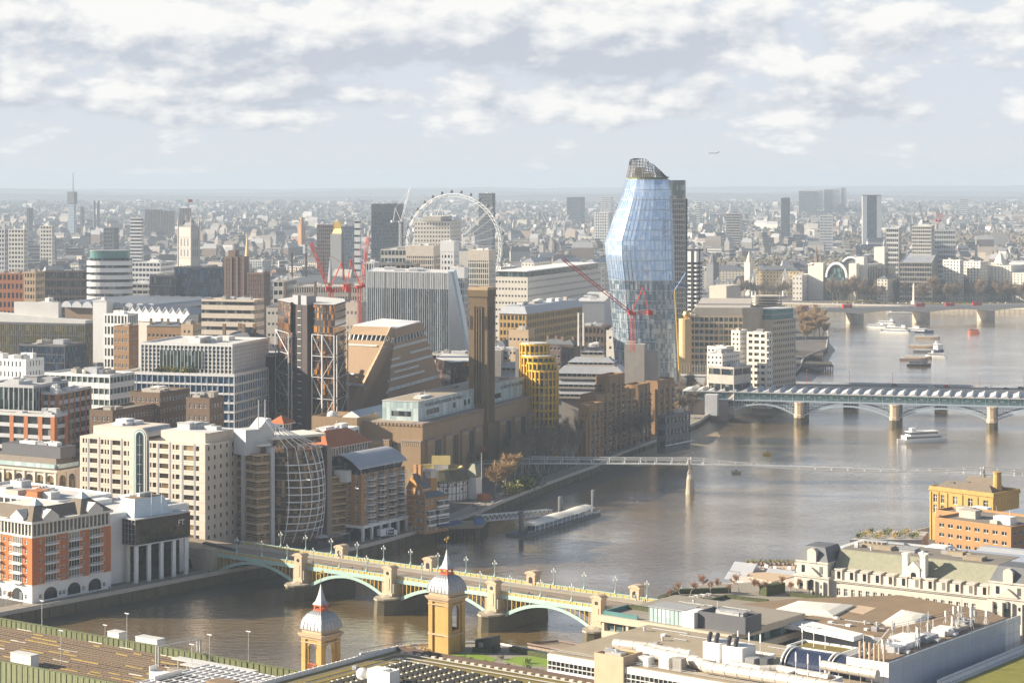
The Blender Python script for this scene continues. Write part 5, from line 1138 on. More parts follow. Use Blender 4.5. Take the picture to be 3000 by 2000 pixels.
# ------ the blocks behind: (kind, label, category, near edge px, depth, angle, left px, right px, top row, storeys, wall, glass, roof, spandrel, pier pitch, pier width, storeys style)
T50=[('grey_gridded_office','grey gridded office with orange brick piers and roof terrace','office building',160,985,66,-90,172,1214,9,'pale_grey','glass','roof_felt',.34,7.6,2.2,'orange_brick'),('grey_gridded_office','tall grey office wing with slim orange brick strips','office building',168,1012,72,120,268,1148,11,'pale_grey','glass_green','roof_light',.40,5.0,1.3,'orange_brick'),('glass_fronted_office','office with a tall green glass wall above the orange brick piers','office building',98,1010,70,-60,200,1128,4,'pale_grey','glass_green','roof_light',.12,2.6,.3,None),('white_panel_office','long office with white upper panels and ribbon glazing','office building',322,1075,66,130,394,1098,10,'white','glass_green','roof_light',.5,3.2,.3,None),('white_slot_block','white block with staggered narrow black slot windows','office building',76,1130,66,-70,129,1052,11,'white','glass','roof_light',.52,2.4,1.5,None),('brown_brick_clinic','brown brick wing with white sash windows, right of the antennas','hospital',614,1020,66,545,656,1166,9,'brown_brick',None,'roof_felt',0,0,0,None),('brown_brick_clinic','long stepped brown brick building with white sash windows','hospital',468,1030,66,380,556,1150,10,'brown_brick',None,'roof_felt',0,0,0,None),('brown_brick_clinic','low brown brick wing with white sash windows behind the cream vaulted office','hospital',330,1000,66,262,520,1202,8,'brown_brick',None,'roof_felt',0,0,0,None),('gold_glass_office','office with a tilted upper block of golden glass','office building',250,1420,72,-40,269,948,8,'dark_grey','glass_gold','roof_light',.08,1.6,.12,None),('gold_glass_office','lower block of dark blue glass under the golden upper block','office building',190,1375,70,55,254,1010,9,'dark_grey','glass_blue','roof_felt',.1,1.8,.12,None),('brown_point_block','slim brown brick tower of flats with small white windows','apartments',378,1290,66,333,391,955,13,'flats_brick',None,'roof_felt',0,0,0,None),('white_grid_block','white gridded block behind the brown brick tower','office building',374,1560,66,304,405,920,7,'white','glass','roof_felt',.3,2.8,.9,None),('red_brick_school','long red brick building with slate roof behind the white finned office','school',530,1520,72,430,542,945,5,'flats_brick',None,'slate',0,0,0,None),('yellow_brick_flats','yellow brick block of flats with stair tower beside the pale slab office','apartments',565,1440,70,530,592,950,8,'tan',None,'roof_felt',0,0,0,None),('pale_slab_office','pale concrete slab office with continuous window ribbons','office building',745,1300,74,590,774,878,16,'cream_stone','glass','roof_light',.58,0,0,None),('mansard_block','stone block with a dark mansard storey in front of the pale slab','office building',738,1190,68,640,790,968,11,'cream_stone',None,'slate',0,0,0,None),('concrete_core','bare concrete lift core rising beside the red cranes','building core',1050,1290,72,1012,1062,886,9,'concrete',None,'concrete',0,0,0,None),('brown_slab_tower','dark brown tower with notched top','office tower',715,1750,74,657,726,752,24,'brown_panel','glass','dark_grey',.15,1.3,.8,None),('brown_slab_tower','shorter dark brown tower with glass flank beside the notched tower','office tower',772,1740,74,724,792,798,21,'brown_panel','glass_warm','dark_grey',.15,1.5,.7,None),('brown_grid_office','brown gridded office next to the white banded drum','office building',254,1960,88,130,258,793,9,'brown_panel','glass','roof_felt',.3,5.5,.7,None),('blue_glass_office','curved bright blue glass office beside the brown tower','office building',655,1850,84,510,662,782,11,'slate','glass_blue','roof_felt',.08,1.6,.25,None),('blue_glass_office','dark blue glass office with a set back oval top','office building',514,1840,84,438,520,806,9,'slate','glass','roof_felt',.1,1.8,.3,None),('white_hospital_block','white hospital block behind the white banded drum','hospital',470,2350,78,385,512,768,11,'white','glass','roof_light',.48,4,.8,None),('white_hospital_block','long low white hospital range with open floors','hospital',450,2180,84,385,470,830,8,'white_stone','glass','roof_light',.5,6,.6,None),('orange_block','block of flats with orange brick bays and arched white roof','apartments',92,1980,80,-40,132,800,8,'orange_brick','glass','roof_light',.4,4,1.5,None),('tan_slab_flats','tan brick slab of flats with white balconies','apartments',104,1850,74,70,131,796,12,'tan','glass','roof_felt',.45,3,1,None),('white_curved_office','white convex office with regular square windows','office building',1546,2050,70,1448,1760,812,9,'white_stone',None,'roof_light',0,0,0,None),('yellow_print_works','yellow framed block under a long pale metal roof','office building',1542,1760,66,1462,1706,920,7,'yellow_brick','glass','zinc',.4,3.4,1.1,None),('ministry_block','white ministry block with green copper roof, nearest the wheel','government building',1565,2750,68,1528,1612,757,9,'white_stone',None,'lead',0,0,0,None),('ministry_block','middle white ministry block with green copper roof','government building',1652,2740,68,1618,1706,759,9,'white_stone',None,'lead',0,0,0,None),('ministry_block','white ministry block with green copper roof beside the curved tower','government building',1744,2730,68,1711,1792,760,9,'white_stone',None,'lead',0,0,0,None),('ministry_range','long lower white ministry range with rows of windows','government building',1770,2710,88,1534,1800,785,7,'white_stone',None,'roof_light',0,0,0,None),('shell_office_tower','tall cream stone tower with small windows in front of the wheel','office tower',1318,2330,80,1214,1350,648,24,'white_stone',None,'roof_light',0,0,0,None),('estate_block','pale new residential block with blank crown below the wheel','apartments',1270,2010,76,1190,1290,722,16,'cream_stone','glass','roof_light',.3,2.0,.7,None),('estate_block','pale stepped residential block behind the brick chimney','apartments',1432,2000,74,1370,1452,735,17,'white_stone','glass_green','roof_light',.22,2.0,.6,None),('estate_block','white capped residential tower with a blank concrete core','apartments',1330,1960,76,1290,1345,708,18,'white','glass','roof_light',.5,3,1.5,None),('estate_block','grey gridded block between the wedge and the chimney','apartments',1360,1930,76,1318,1372,785,12,'pale_grey','glass','roof_light',.3,2,.7,None),('white_striped_block','white vertically striped block beside the red crane','office building',1096,1830,80,1065,1112,768,14,'white','glass','roof_light',.1,2.2,.9,None),('grey_roofed_range','long block with a flat dark grey roof storey behind the wedge','office building',1216,1900,86,1090,1230,772,8,'beige','glass','slate',.5,4,1,None),('green_terrace_office','white office with green glass terraces below the wheel','office building',1190,2250,82,1115,1230,730,10,'white_stone','glass_green','roof_light',.4,4,.6,None),('county_hall_range','long cream stone range with slate mansard and chimneys','public building',1030,2250,86,800,1062,812,7,'portland',None,'slate',0,0,0,None),('cream_long_office','long cream office range with narrow windows behind the red cranes','office building',1060,1950,84,862,1078,838,7,'cream_stone','glass','roof_light',.42,2.2,.9,None),('white_gable_office','grey white block with blank gable beside the cream long office','office building',830,1960,82,800,870,822,8,'white_stone','glass','roof_felt',.5,4,.8,None),('dark_grid_tower','wide dark office slab with a blank top band','office tower',1178,3300,86,1088,1182,598,21,'dark_grey','glass_green','grey',.3,2.4,.4,None),('dark_office_tower','dark brown office tower behind the shrouded clock tower','office tower',974,3050,80,928,978,658,17,'brown_panel','glass','grey',.3,3,.6,None),('dark_office_tower','dark blue banded office tower with white flank','office tower',1036,3020,80,984,1052,662,17,'slate','glass_blue','roof_light',.3,4,.4,None),('white_sheet_tower','narrow white sheeted tower beside the dark banded tower','office tower',1054,3000,80,1038,1057,645,10,'white','glass','roof_light',.7,0,0,None),('curved_back_tower','grey slab tower with curved flank beside the wheel','office tower',1442,3900,70,1402,1451,566,24,'slate','glass','grey',.35,3,.9,None),('pale_point_tower','pale round cornered tower of flats in the middle distance','apartments',414,3150,80,381,419,638,19,'white','glass','roof_light',.5,0,0,None),('estate_slab','dark slab of flats on the skyline, with notched roofline','apartments',470,5200,80,425,476,614,18,'brown_panel','glass','grey',.3,6,1.2,None),('estate_slab','dark slab of flats on the skyline, just beyond the notched one','apartments',508,5350,80,472,512,618,17,'brown_panel','glass','grey',.3,6,1.2,None),('estate_slab','dark slab of flats on the skyline behind the square stone tower','apartments',556,5000,80,525,560,610,18,'brown_panel','glass','grey',.3,6,1.2,None),('hotel_tower','tall concave dark and white hotel tower standing beside the park woods','hotel',2582,4500,86,2527,2589,571,28,'dark_grey','glass_blue','grey',.25,3,.8,None),('barracks_tower','slim brown residential tower left of the tall hotel','apartments',2306,5100,80,2288,2314,580,30,'slate','glass','grey',.3,2.4,.8,None),('white_slab_block','white slab block in front of the park woods','office building',2440,4300,82,2401,2447,632,14,'white','glass','roof_light',.5,2.6,.9,None),('haymarket_tower','pale glass tower on a podium beyond the arched station','office tower',2728,2980,76,2672,2738,662,18,'white_stone','glass_green','roof_light',.4,3,.5,None),('white_cube_office','white banded block left of the pale glass tower','office building',2632,3050,78,2596,2641,668,12,'white','glass','roof_light',.4,3,.4,None),('white_cube_office','white gridded block right of the pale glass tower','office building',2800,3150,80,2738,2812,674,11,'white','glass','roof_light',.4,2.6,.6,None),('strand_hotel_block','tall cream stone riverside block with rows of windows, near the arched station','hotel',2812,2720,50,2762,2822,762,13,'white_stone',None,'roof_light',0,0,0,None),('strand_hotel_block','second tall cream stone riverside block','hotel',2872,2730,50,2820,2896,766,13,'white_stone',None,'roof_light',0,0,0,None),('shell_mex_block','broad cream stone block below the stone clock tower','office building',2962,2740,58,2880,3010,778,14,'white_stone',None,'roof_light',0,0,0,None),('riverside_stone_block','cream stone block at the edge of the view beyond the river trees','office building',3020,2700,58,2966,3080,800,11,'white_stone',None,'roof_light',0,0,0,None),('grey_scaffold_block','long grey sheeted block right of the arched station','office building',2730,2700,78,2636,2760,768,8,'concrete','glass','zinc',.35,3,.4,None),('embankment_villa','grey stone house between the river trees','house',2600,2700,60,2570,2636,808,7,'portland',None,'slate',0,0,0,None),('pale_embankment_hall','low pale stone hall at the footbridge end','public building',2350,2740,70,2322,2374,806,5,'white_stone',None,'roof_light',0,0,0,None),('whitehall_turret_block','pale turreted stone block beyond the footbridge masts','government building',2190,2900,76,2058,2205,780,9,'portland',None,'slate',0,0,0,None),('golden_stone_range','golden stone range with grey mansard roofs beside the footbridge masts','government building',2345,2850,72,2212,2356,782,7,'yellow_stone',None,'slate',0,0,0,None),('knightsbridge_drum','round grey banded office far beyond the hotel','office tower',2168,4600,80,2128,2176,626,14,'concrete','glass','grey',.5,0,0,None),('imperial_tower','pale stone tower far off beside the dark slab tower','tower',2050,6500,80,2040,2056,592,12,'white_stone','glass','grey',.6,0,0,None),('distant_glass_block','low blue grey block far away on the skyline','office tower',1700,7000,80,1660,1714,578,15,'slate','glass','grey',.4,4,1,None),('distant_glass_block','tall white edged block left of the curved tower on the skyline','office tower',1790,6800,80,1760,1796,577,16,'white','glass','grey',.4,4,1.5,None),('distant_white_flats','white gridded flats left of the curved tower','apartments',1782,4700,76,1740,1796,622,13,'white','glass','roof_light',.3,4,1.8,None),('distant_white_block','wide hazy blue block on the right skyline','office tower',2390,8500,80,2340,2412,560,14,'slate','glass','grey',.4,0,0,None),('distant_white_block','hazy twin stepped blocks left of the tall hotel on the skyline','office tower',2440,9000,80,2414,2462,556,14,'slate','glass','grey',.4,0,0,None),('distant_white_block','single hazy shaft on the right skyline','office tower',2474,9500,80,2464,2480,550,14,'slate','glass','grey',.4,0,0,None),('distant_white_block','pale low twin blocks on the far right skyline','apartments',2836,8000,80,2810,2872,584,10,'white','glass','grey',.5,0,0,None),('mansard_corner_block','slate mansard block with round windows behind the yellow flats','office building',1680,1560,60,1585,1700,998,6,'dark_brick',None,'slate',0,0,0,None),('green_roof_terrace_row','row with a green glazed top storey behind the stepped concrete block','office building',1770,1640,74,1690,1790,955,6,'brown_brick','glass','roof_felt',.4,3,.8,None),('tan_workshop','tan brick workshop behind the brick chimney','house',1548,1600,64,1490,1566,966,4,'tan',None,'roof_light',0,0,0,None),('small_white_flats','small white flats beside the foot of the curved tower','apartments',1800,1560,70,1776,1812,968,6,'white_stone',None,'roof_light',0,0,0,None),('white_sheeted_theatre','large plain pale grey box between the convex office and the curved tower','theatre',1770,1900,84,1690,1800,882,5,'pale_grey',None,'roof_light',9,0,0,None),('brick_terrace_row','brown brick terrace with slate roofs behind the chimney','houses',1480,1660,62,1440,1520,1000,4,'brown_brick',None,'slate',0,0,0,None),('university_block','long low white roofed block beside the braced block','office building',1370,1340,76,1262,1392,1036,8,'white_stone','glass','roof_light',.5,4,.6,None),('slate_mansard_hotel','stone hotel with a blue slate mansard beyond the red cranes','hotel',1050,1620,78,780,1100,878,7,'portland',None,'slate',0,0,0,None),('glass_link_block','pale low block with a glass front behind the gold glass office','office building',96,1640,70,40,175,925,6,'pale_grey','glass','roof_light',.3,3,.4,None),('white_box_studio','plain white box building beside the long arched station roof','studio',312,1720,72,272,328,880,4,'white',None,'roof_light',9,0,0,None),('small_white_hall','small white hall in front of the brown gridded office','hall',152,1760,70,115,168,884,3,'white',None,'roof_light',9,0,0,None),]
for row in T50:
 nm,lab,cat,px,D,th,pl,pr,yt,n,wall,gl,roof,sp,pit,pw,pm=row
 t,a,b,h=tower(nm,lab,cat,px,D,th,pl,pr,yt)
 a=max(a,10)
 far=D>2600
 if nm=='hotel_tower':pass
 if gl:office(t,a,b,h-1.4,n,wall,gl,roof,sp,pit,pw,pierm=pm,units=0 if D>4000 else 5 if D<1700 else 3,um=RND.choice(['white','pale_grey','concrete']),seed=int(px),all4=D<1300,par=1.0)
 elif sp==9:
  q=MB();q.box(0,0,0,a,b,h-1);q.obj('wall',M[wall],t);MB().box(-.2,-.2,h-1,a+.2,b+.2,h).obj('roof',M[roof],t);rooftop(t,a,b,h,2,'white',int(px))
 else:
  pitched=roof in('slate','lead')
  hh=h-min(6,.32*min(a,b))if pitched else h-1
  wh=min(2.0,hh/n*.52);pit_=2.6 if D<1300 else 3.2 if not far else 4.4
  big=nm in('shell_office_tower',)
  house(t,a,b,hh,n,wall,wh*(.75 if D<1500 else .9),wh,pit_,'white' if D<1700 else 'pale_grey','pane','ct' if D<1300 else '',roof='hip' if pitched else 'flat',rm=roof,units=4 if D<1700 else 2,most=60 if D<1300 else 24)
  if pitched and D<2400:
   for i in range(4):
    q=MB();x,y=a*RND.uniform(.1,.9),b*(i+.5)/4;q.box(x,y,hh,x+.9,y+1.8,hh+min(a,b)*.32+2.5);q.obj('chimney',M['brown_brick'],t)
 if nm=='hotel_tower':
  q=MB();q.box(-.6,-.4,0,8,9,h-2);q.box(-.6,b-9,0,8,b+.4,h-2);q.obj('white_flank',M['white'],t)
 if nm=='brown_slab_tower' and 'notched' in lab and 'shorter' not in lab:
  q=MB();q.box(1,8,h,a-1,b-3,h+5);q.box(-.6,b*.3,0,.2,b*.36,h);q.box(-.6,b*.6,0,.2,b*.66,h);q.obj('top_notch',M['brown_panel'],t)
 if nm=='shell_office_tower':
  q=MB();q.box(-2,b*.25,h,a,b*.75,h+5);q.obj('crown',M['portland'],t)
  q=MB();q.box(-4,-26,0,a,-.3,h-32);q.obj('wing',M['white_stone'],t)
 if nm=='estate_block':q=MB();q.box(-.15,-.15,h-9,a+.15,b+.15,h+.6);q.obj('blank_crown',M['cream_stone' if 'pale' in lab else 'white'],t)
 if nm=='dark_grid_tower':q=MB();q.box(-.2,-.2,h-12,a+.2,b+.2,h+.5);q.obj('blank_band',M['slate'],t)
 if nm=='gold_glass_office' and 'tilted' in lab:q=MB();q.prism([(0,0),(a,0),(a,b),(0,b)],h,h+2,0,[(0,0,h+2),(a,0,h+2),(a,b,h+6),(0,b,h+6)]);q.box(8,b*.3,h+2,a-6,b*.75,h+13);q.obj('tilted_roof',M['roof_light'],t)
 if nm=='mansard_block':q=MB();q.box(-5,b*.3,0,a,b,h-5);q.obj('rear_wing',M['cream_stone'],t)
 if nm=='white_curved_office':q=MB();q.box(2,2,h,a-3,b-2,h+5);q.obj('attic_glazing',M['glass_green'],t);q=MB();q.box(1,1,h+5,a-2,b-1,h+5.8);q.obj('attic_roof',M['white'],t)
 if nm=='yellow_print_works':q=MB();q.frustum(-1,-1,a+1,b+1,h,6,4);q.obj('metal_roof',M['zinc'],t);rooftop(t,a-10,b-10,h+6,12,'white',5,5,5,3)
t,a,b,h=tower('white_finned_office','big office of blue grey bands carrying a white finned glass block and roof garden','office building',687,1120,74,352,787,1104)
office(t,a,b,h,11,'white','glass_blue','roof_brown',.22,3.0,.18,units=0,mull=0)
x0,y0=9,5;C2=Vector((t.location.x,t.location.y))+Vector((x0*cos(R(74))-y0*sin(R(74)),x0*sin(R(74))+y0*cos(R(74))));Cc=(C2.x,C2.y)
b2,a2,h2=run(Cc,74,412,'v'),run(Cc,74,786),zt(1016,C2.y)-5-h-.5
office(t,a2,b2,h2,7,'white','glass_green','roof_light',.26,2.3,.5,x0=x0,y0=y0,z0=h+.5,units=9,um='white',seed=4,dep=.5,pb=.25)
q=MB();q.box(x0-.7,y0+b2*.32,h+3,x0-.2,y0+b2*.78,h+h2-2);q.obj('atrium_glazing',M['glass_green'],t);q=MB()
for i in range(13):q.box(x0-.85,y0+b2*(.32+.46*i/12),h+3,x0-.68,y0+b2*(.32+.46*i/12)+.2,h+h2-2)
q.obj('atrium_mullion',M['white'],t)
r=random.Random(4)
def shrub(t,x,y,z,s,m,name='shrub',r=r):
 q=MB()
 for i in range(int(60*max(.5,s))):
  a_,b_,c_=r.gauss(0,.33)*s,r.gauss(0,.33)*s,abs(r.gauss(.45,.25))*s;p=Vector((x+a_,y+b_,z+c_));u=Vector((r.uniform(-1,1),r.uniform(-1,1),r.uniform(-.4,1))).normalized()*.3*max(.6,s*.35);v=u.cross(Vector((r.uniform(-1,1),r.uniform(-1,1),.4))).normalized()*.25*max(.6,s*.35)
  q.quad(tuple(p-u),tuple(p-v),tuple(p+u),tuple(p+v))
 return q.obj(name,M[m],t)
for i in range(12):shrub(t,4.5+r.uniform(-2,1.5),y0+b2*(.35+.04*i),h+.5,r.uniform(2,4),r.choice(['hedge','leaf','leaf_yellow']))
c=dp(322,1880);t=thing('banded_drum_office','round white office with dark window bands beside the brown gridded office','office building',(*c,5));k=1880/FP;hh=zt(755,1880)-5;n=14
prof=lambda e:[((66*k+e)*(abs(cos(a))**.7)*(1 if cos(a)>0 else-1),(44*k+e)*(abs(sin(a))**.8)*(1 if sin(a)>0 else-1))for a in[2*pi*i/32 for i in range(32)]]
q=MB()
for i in range(n):q.prism(prof(0),i*hh/n,i*hh/n+hh/n*.62);MB().prism(prof(-.5),i*hh/n+hh/n*.62,(i+1)*hh/n).obj('window_band',M['glass'],t)
q.obj('white_band',M['white'],t);MB().prism(prof(-2.5),hh,hh+6).obj('top_glazing',M['teal'],t);MB().prism(prof(-2),hh+6,hh+6.6).obj('roof',M['grey'],t)
t,a,b,h=tower('arched_stone_hall','cream stone hall with tall arched windows, slate mansard and a black roof box','public building',166,945,60,-120,238,1378)
q=MB();q.box(0,0,0,a,b,h)
for L_,f in((a,0),(b,1)):
 for i in range(int(L_/6)+1):u=i*6;q.box(*((u,-.5,0,u+1.2,0,h-1)if f==0 else(-.5,u,0,0,u+1.2,h-1)))
q.box(-.8,-.8,h-1,a+.8,b+.8,h);q.obj('stone_wall',M['cream_stone'],t)
for L_,f in((a,0),(b,1)):
 for i in range(int(L_/6)):
  c_=i*6+3.6;pts=[(c_+1.9*cos(k),h-4.2+1.9*sin(k))for k in[pi*j/10 for j in range(11)]]+[(c_-1.9,2),(c_+1.9,2)];ring=lambda d:[((u,d,z)if f==0 else(d,u,z))for u,z in pts]
  q=MB();q.loft([ring(-.2),ring(.1)]);q.obj('arched_window',M['glass_warm'],t)
q=MB();q.frustum(.4,.4,a-.4,b-.4,h,4.5,3);q.obj('mansard_roof',M['slate_brown'],t);q=MB();q.box(.2,1.5,h+.6,1.4,b-1.5,h+2.4);q.box(1.5,.2,h+.6,a-1.5,1.4,h+2.4);q.obj('attic_window',M['glass_pale'],t)
q=MB();q.box(4,1.5,h+4.5,a-2,b*.62,h+9.5);q.obj('plant_box',M['dark_grey'],t);rooftop(t,a-6,b*.5,h+9.5,6,'white',3,4,2,1.4)
# ------ foreground: railway, station towers, roofs of the north bank
TN=-38
def nb(name,label,cat,px,py,z,th=TN):
 c=gp(px,py,z);t=thing(name,label,cat,(*c,5),th);cs,sn=cos(R(th)),sin(R(th))
 def L(px,py,z):
  x,y=gp(px,py,z);x-=c[0];y-=c[1];return(x*cs+y*sn,-x*sn+y*cs,z-5)
 return t,L
def slab(P,z0,z1,name,m,t,top=None):q=MB();q.prism([p[:2]for p in P],z0,z1,0,top);return q.obj(name,M[m],t)
# ---- railway bridge with its fan of tracks
c=gp(0,1812,12);c2=gp(870,1965,12);Lr,Tr=bridge_frame(c,c2);t=thing('railway_viaduct','broad railway bridge covered in rusty tracks behind dark green girders','bridge',(*c,0),Tr);RV=t
rl=lambda x,y,z:(c[0]+x*cos(R(Tr))-y*sin(R(Tr)),c[1]+x*sin(R(Tr))+y*cos(R(Tr)),z);WR=44
q=MB();q.box(-40,-WR,7,Lr+20,0,9.7);q.obj('deck',M['dark_steel'],t);q=MB();q.box(-40,-WR+.5,9.7,Lr+20,-.5,9.85);q.obj('ballast_bed',M['ballast'],t)
r=random.Random(12)
for k in range(14):
 y0,y1=-2.6-k*2.95,-3.6-k*2.75;q=MB();sl=MB();yy=lambda x:y0+(y1-y0)*(x/Lr)+.9*sin(x*.035+k)
 for i in range(0,120):
  x=-38+i*1.5;sl.cbox(x,yy(x),9.85,.35,2.4,.1)
 for s in(-.72,.72):q.loft([[(x,yy(x)+s-.14,9.9),(x,yy(x)+s+.14,9.9),(x,yy(x)+s+.14,10.12),(x,yy(x)+s-.14,10.12)]for x in range(-38,int(Lr)+20,6)])
 q.obj('track',M['rail'],t);sl.obj('sleeper_bed',M['sleeper'],t);y_=MB()
 for i in range(9):
  x=r.uniform(-36,Lr);w=r.uniform(2.5,8);y_.box(x,yy(x)+1.0,9.95,x+w,yy(x)+1.4,10.2)
 y_.obj('conductor_cover',M['rail_yellow' if k%4 else 'membrane'],t)
for y,z0,z1 in((0,8.4,12.2),(-WR,6,12.6)):
 q=MB();q.box(-40,y-.3,z0,Lr+20,y+.3,z1);q.box(-40,y-.5,z1,Lr+20,y+.5,z1+.18)
 for i in range(80):q.box(-40+i*2.4,y-.48,z0,-39.75+i*2.4,y+.48,z1)
 q.obj('girder',M['deep_green'],t)
for i in range(4):q=MB();q.box(-10+i*40,-WR+2,-2,-5+i*40,-2,7);q.obj('pier',M['weed_stone'],t)
for lab,px,py,w,d,h in(('small square white equipment cabin on the railway bridge',342,1886,5,3.2,4.2),('long white cabin with a grey roof by the railway parapet',440,1902,9.5,3.4,4),('long white cabin among the tracks near the green girder',72,1950,9,3.2,4)):
 o=thing('track_cabin',lab,'cabin',(*gp(px,py,9.9),9.9),Tr);q=MB();q.box(-w/2,-d/2,0,w/2,d/2,h-.3);q.box(-w*.1,-d/2-.06,0,w*.12,-d/2,2.1);q.obj('wall',M['white'],o);q=MB();q.box(-w/2-.15,-d/2-.15,h-.3,w/2+.15,d/2+.15,h);q.obj('roof',M['roof_light'],o)
for j,(px,py,hh,m_)in enumerate(((123,1853,10.5,'beside the railway parapet, nearest the brick flats'),(372,1898,11,'between the two white cabins'),(179,1952,11,'at the green girder'),(308,1866,4,'low, next to the square white cabin'),(614,1960,10.5,'left of the station tower'),(728,1960,11.5,'taller, just beside the station tower'),(562,1985,10,'over the platform ends'))):
 o=thing('lamp_mast','slim pale railway lamp mast '+m_,'lamp post',(*gp(px,py,9.9),9.9),Tr);q=MB();q.lathe([(.2,0),(.14,.8),(.09,hh)],6);q.obj('column',M['steel'],o);q=MB();q.box(-.9,-.15,hh-.1,.9,.15,hh+.12);q.obj('lantern',M['white'],o)
o=thing('signal_gantry','grey steel signal gantry over the tracks','gantry',(*gp(462,1950,9.9),9.9),Tr+78);q=MB()
for x in(0,15):q.box(x-.3,-.9,0,x+.3,-.6,6);q.box(x-.3,.6,0,x+.3,.9,6)
for i in range(12):q.beam((i*1.25,-.8,5.9),(i*1.25+1.25,.8,5.9),.1);q.beam((i*1.25,-.8,5.2),(i*1.25+.6,-.8,6),.1)
for y in(-.8,.8):q.box(0,y-.1,5.8,15,y+.1,6.05);q.box(0,y-.06,6.9,15,y+.06,7.0)
q.obj('truss',M['steel'],o)
for k in range(3):
 o=thing('platform_canopy',('far ','middle ','near ')[k]+'pale platform canopy of three at the station throat','canopy',(*gp(500+k*26,1952+k*17,11),9.9),Tr);q=MB();q.box(0,-1.5,0,34,1.5,1.0);q.obj('platform',M['paving'],o);q=MB();q.box(2,-1.8,4,34,1.8,4.25);q.obj('roof',M['roof_light'],o);q=MB()
 for i in range(7):q.box(3+i*5,-.12,1,3.25+i*5,.12,4)
 q.obj('post',M['steel'],o)
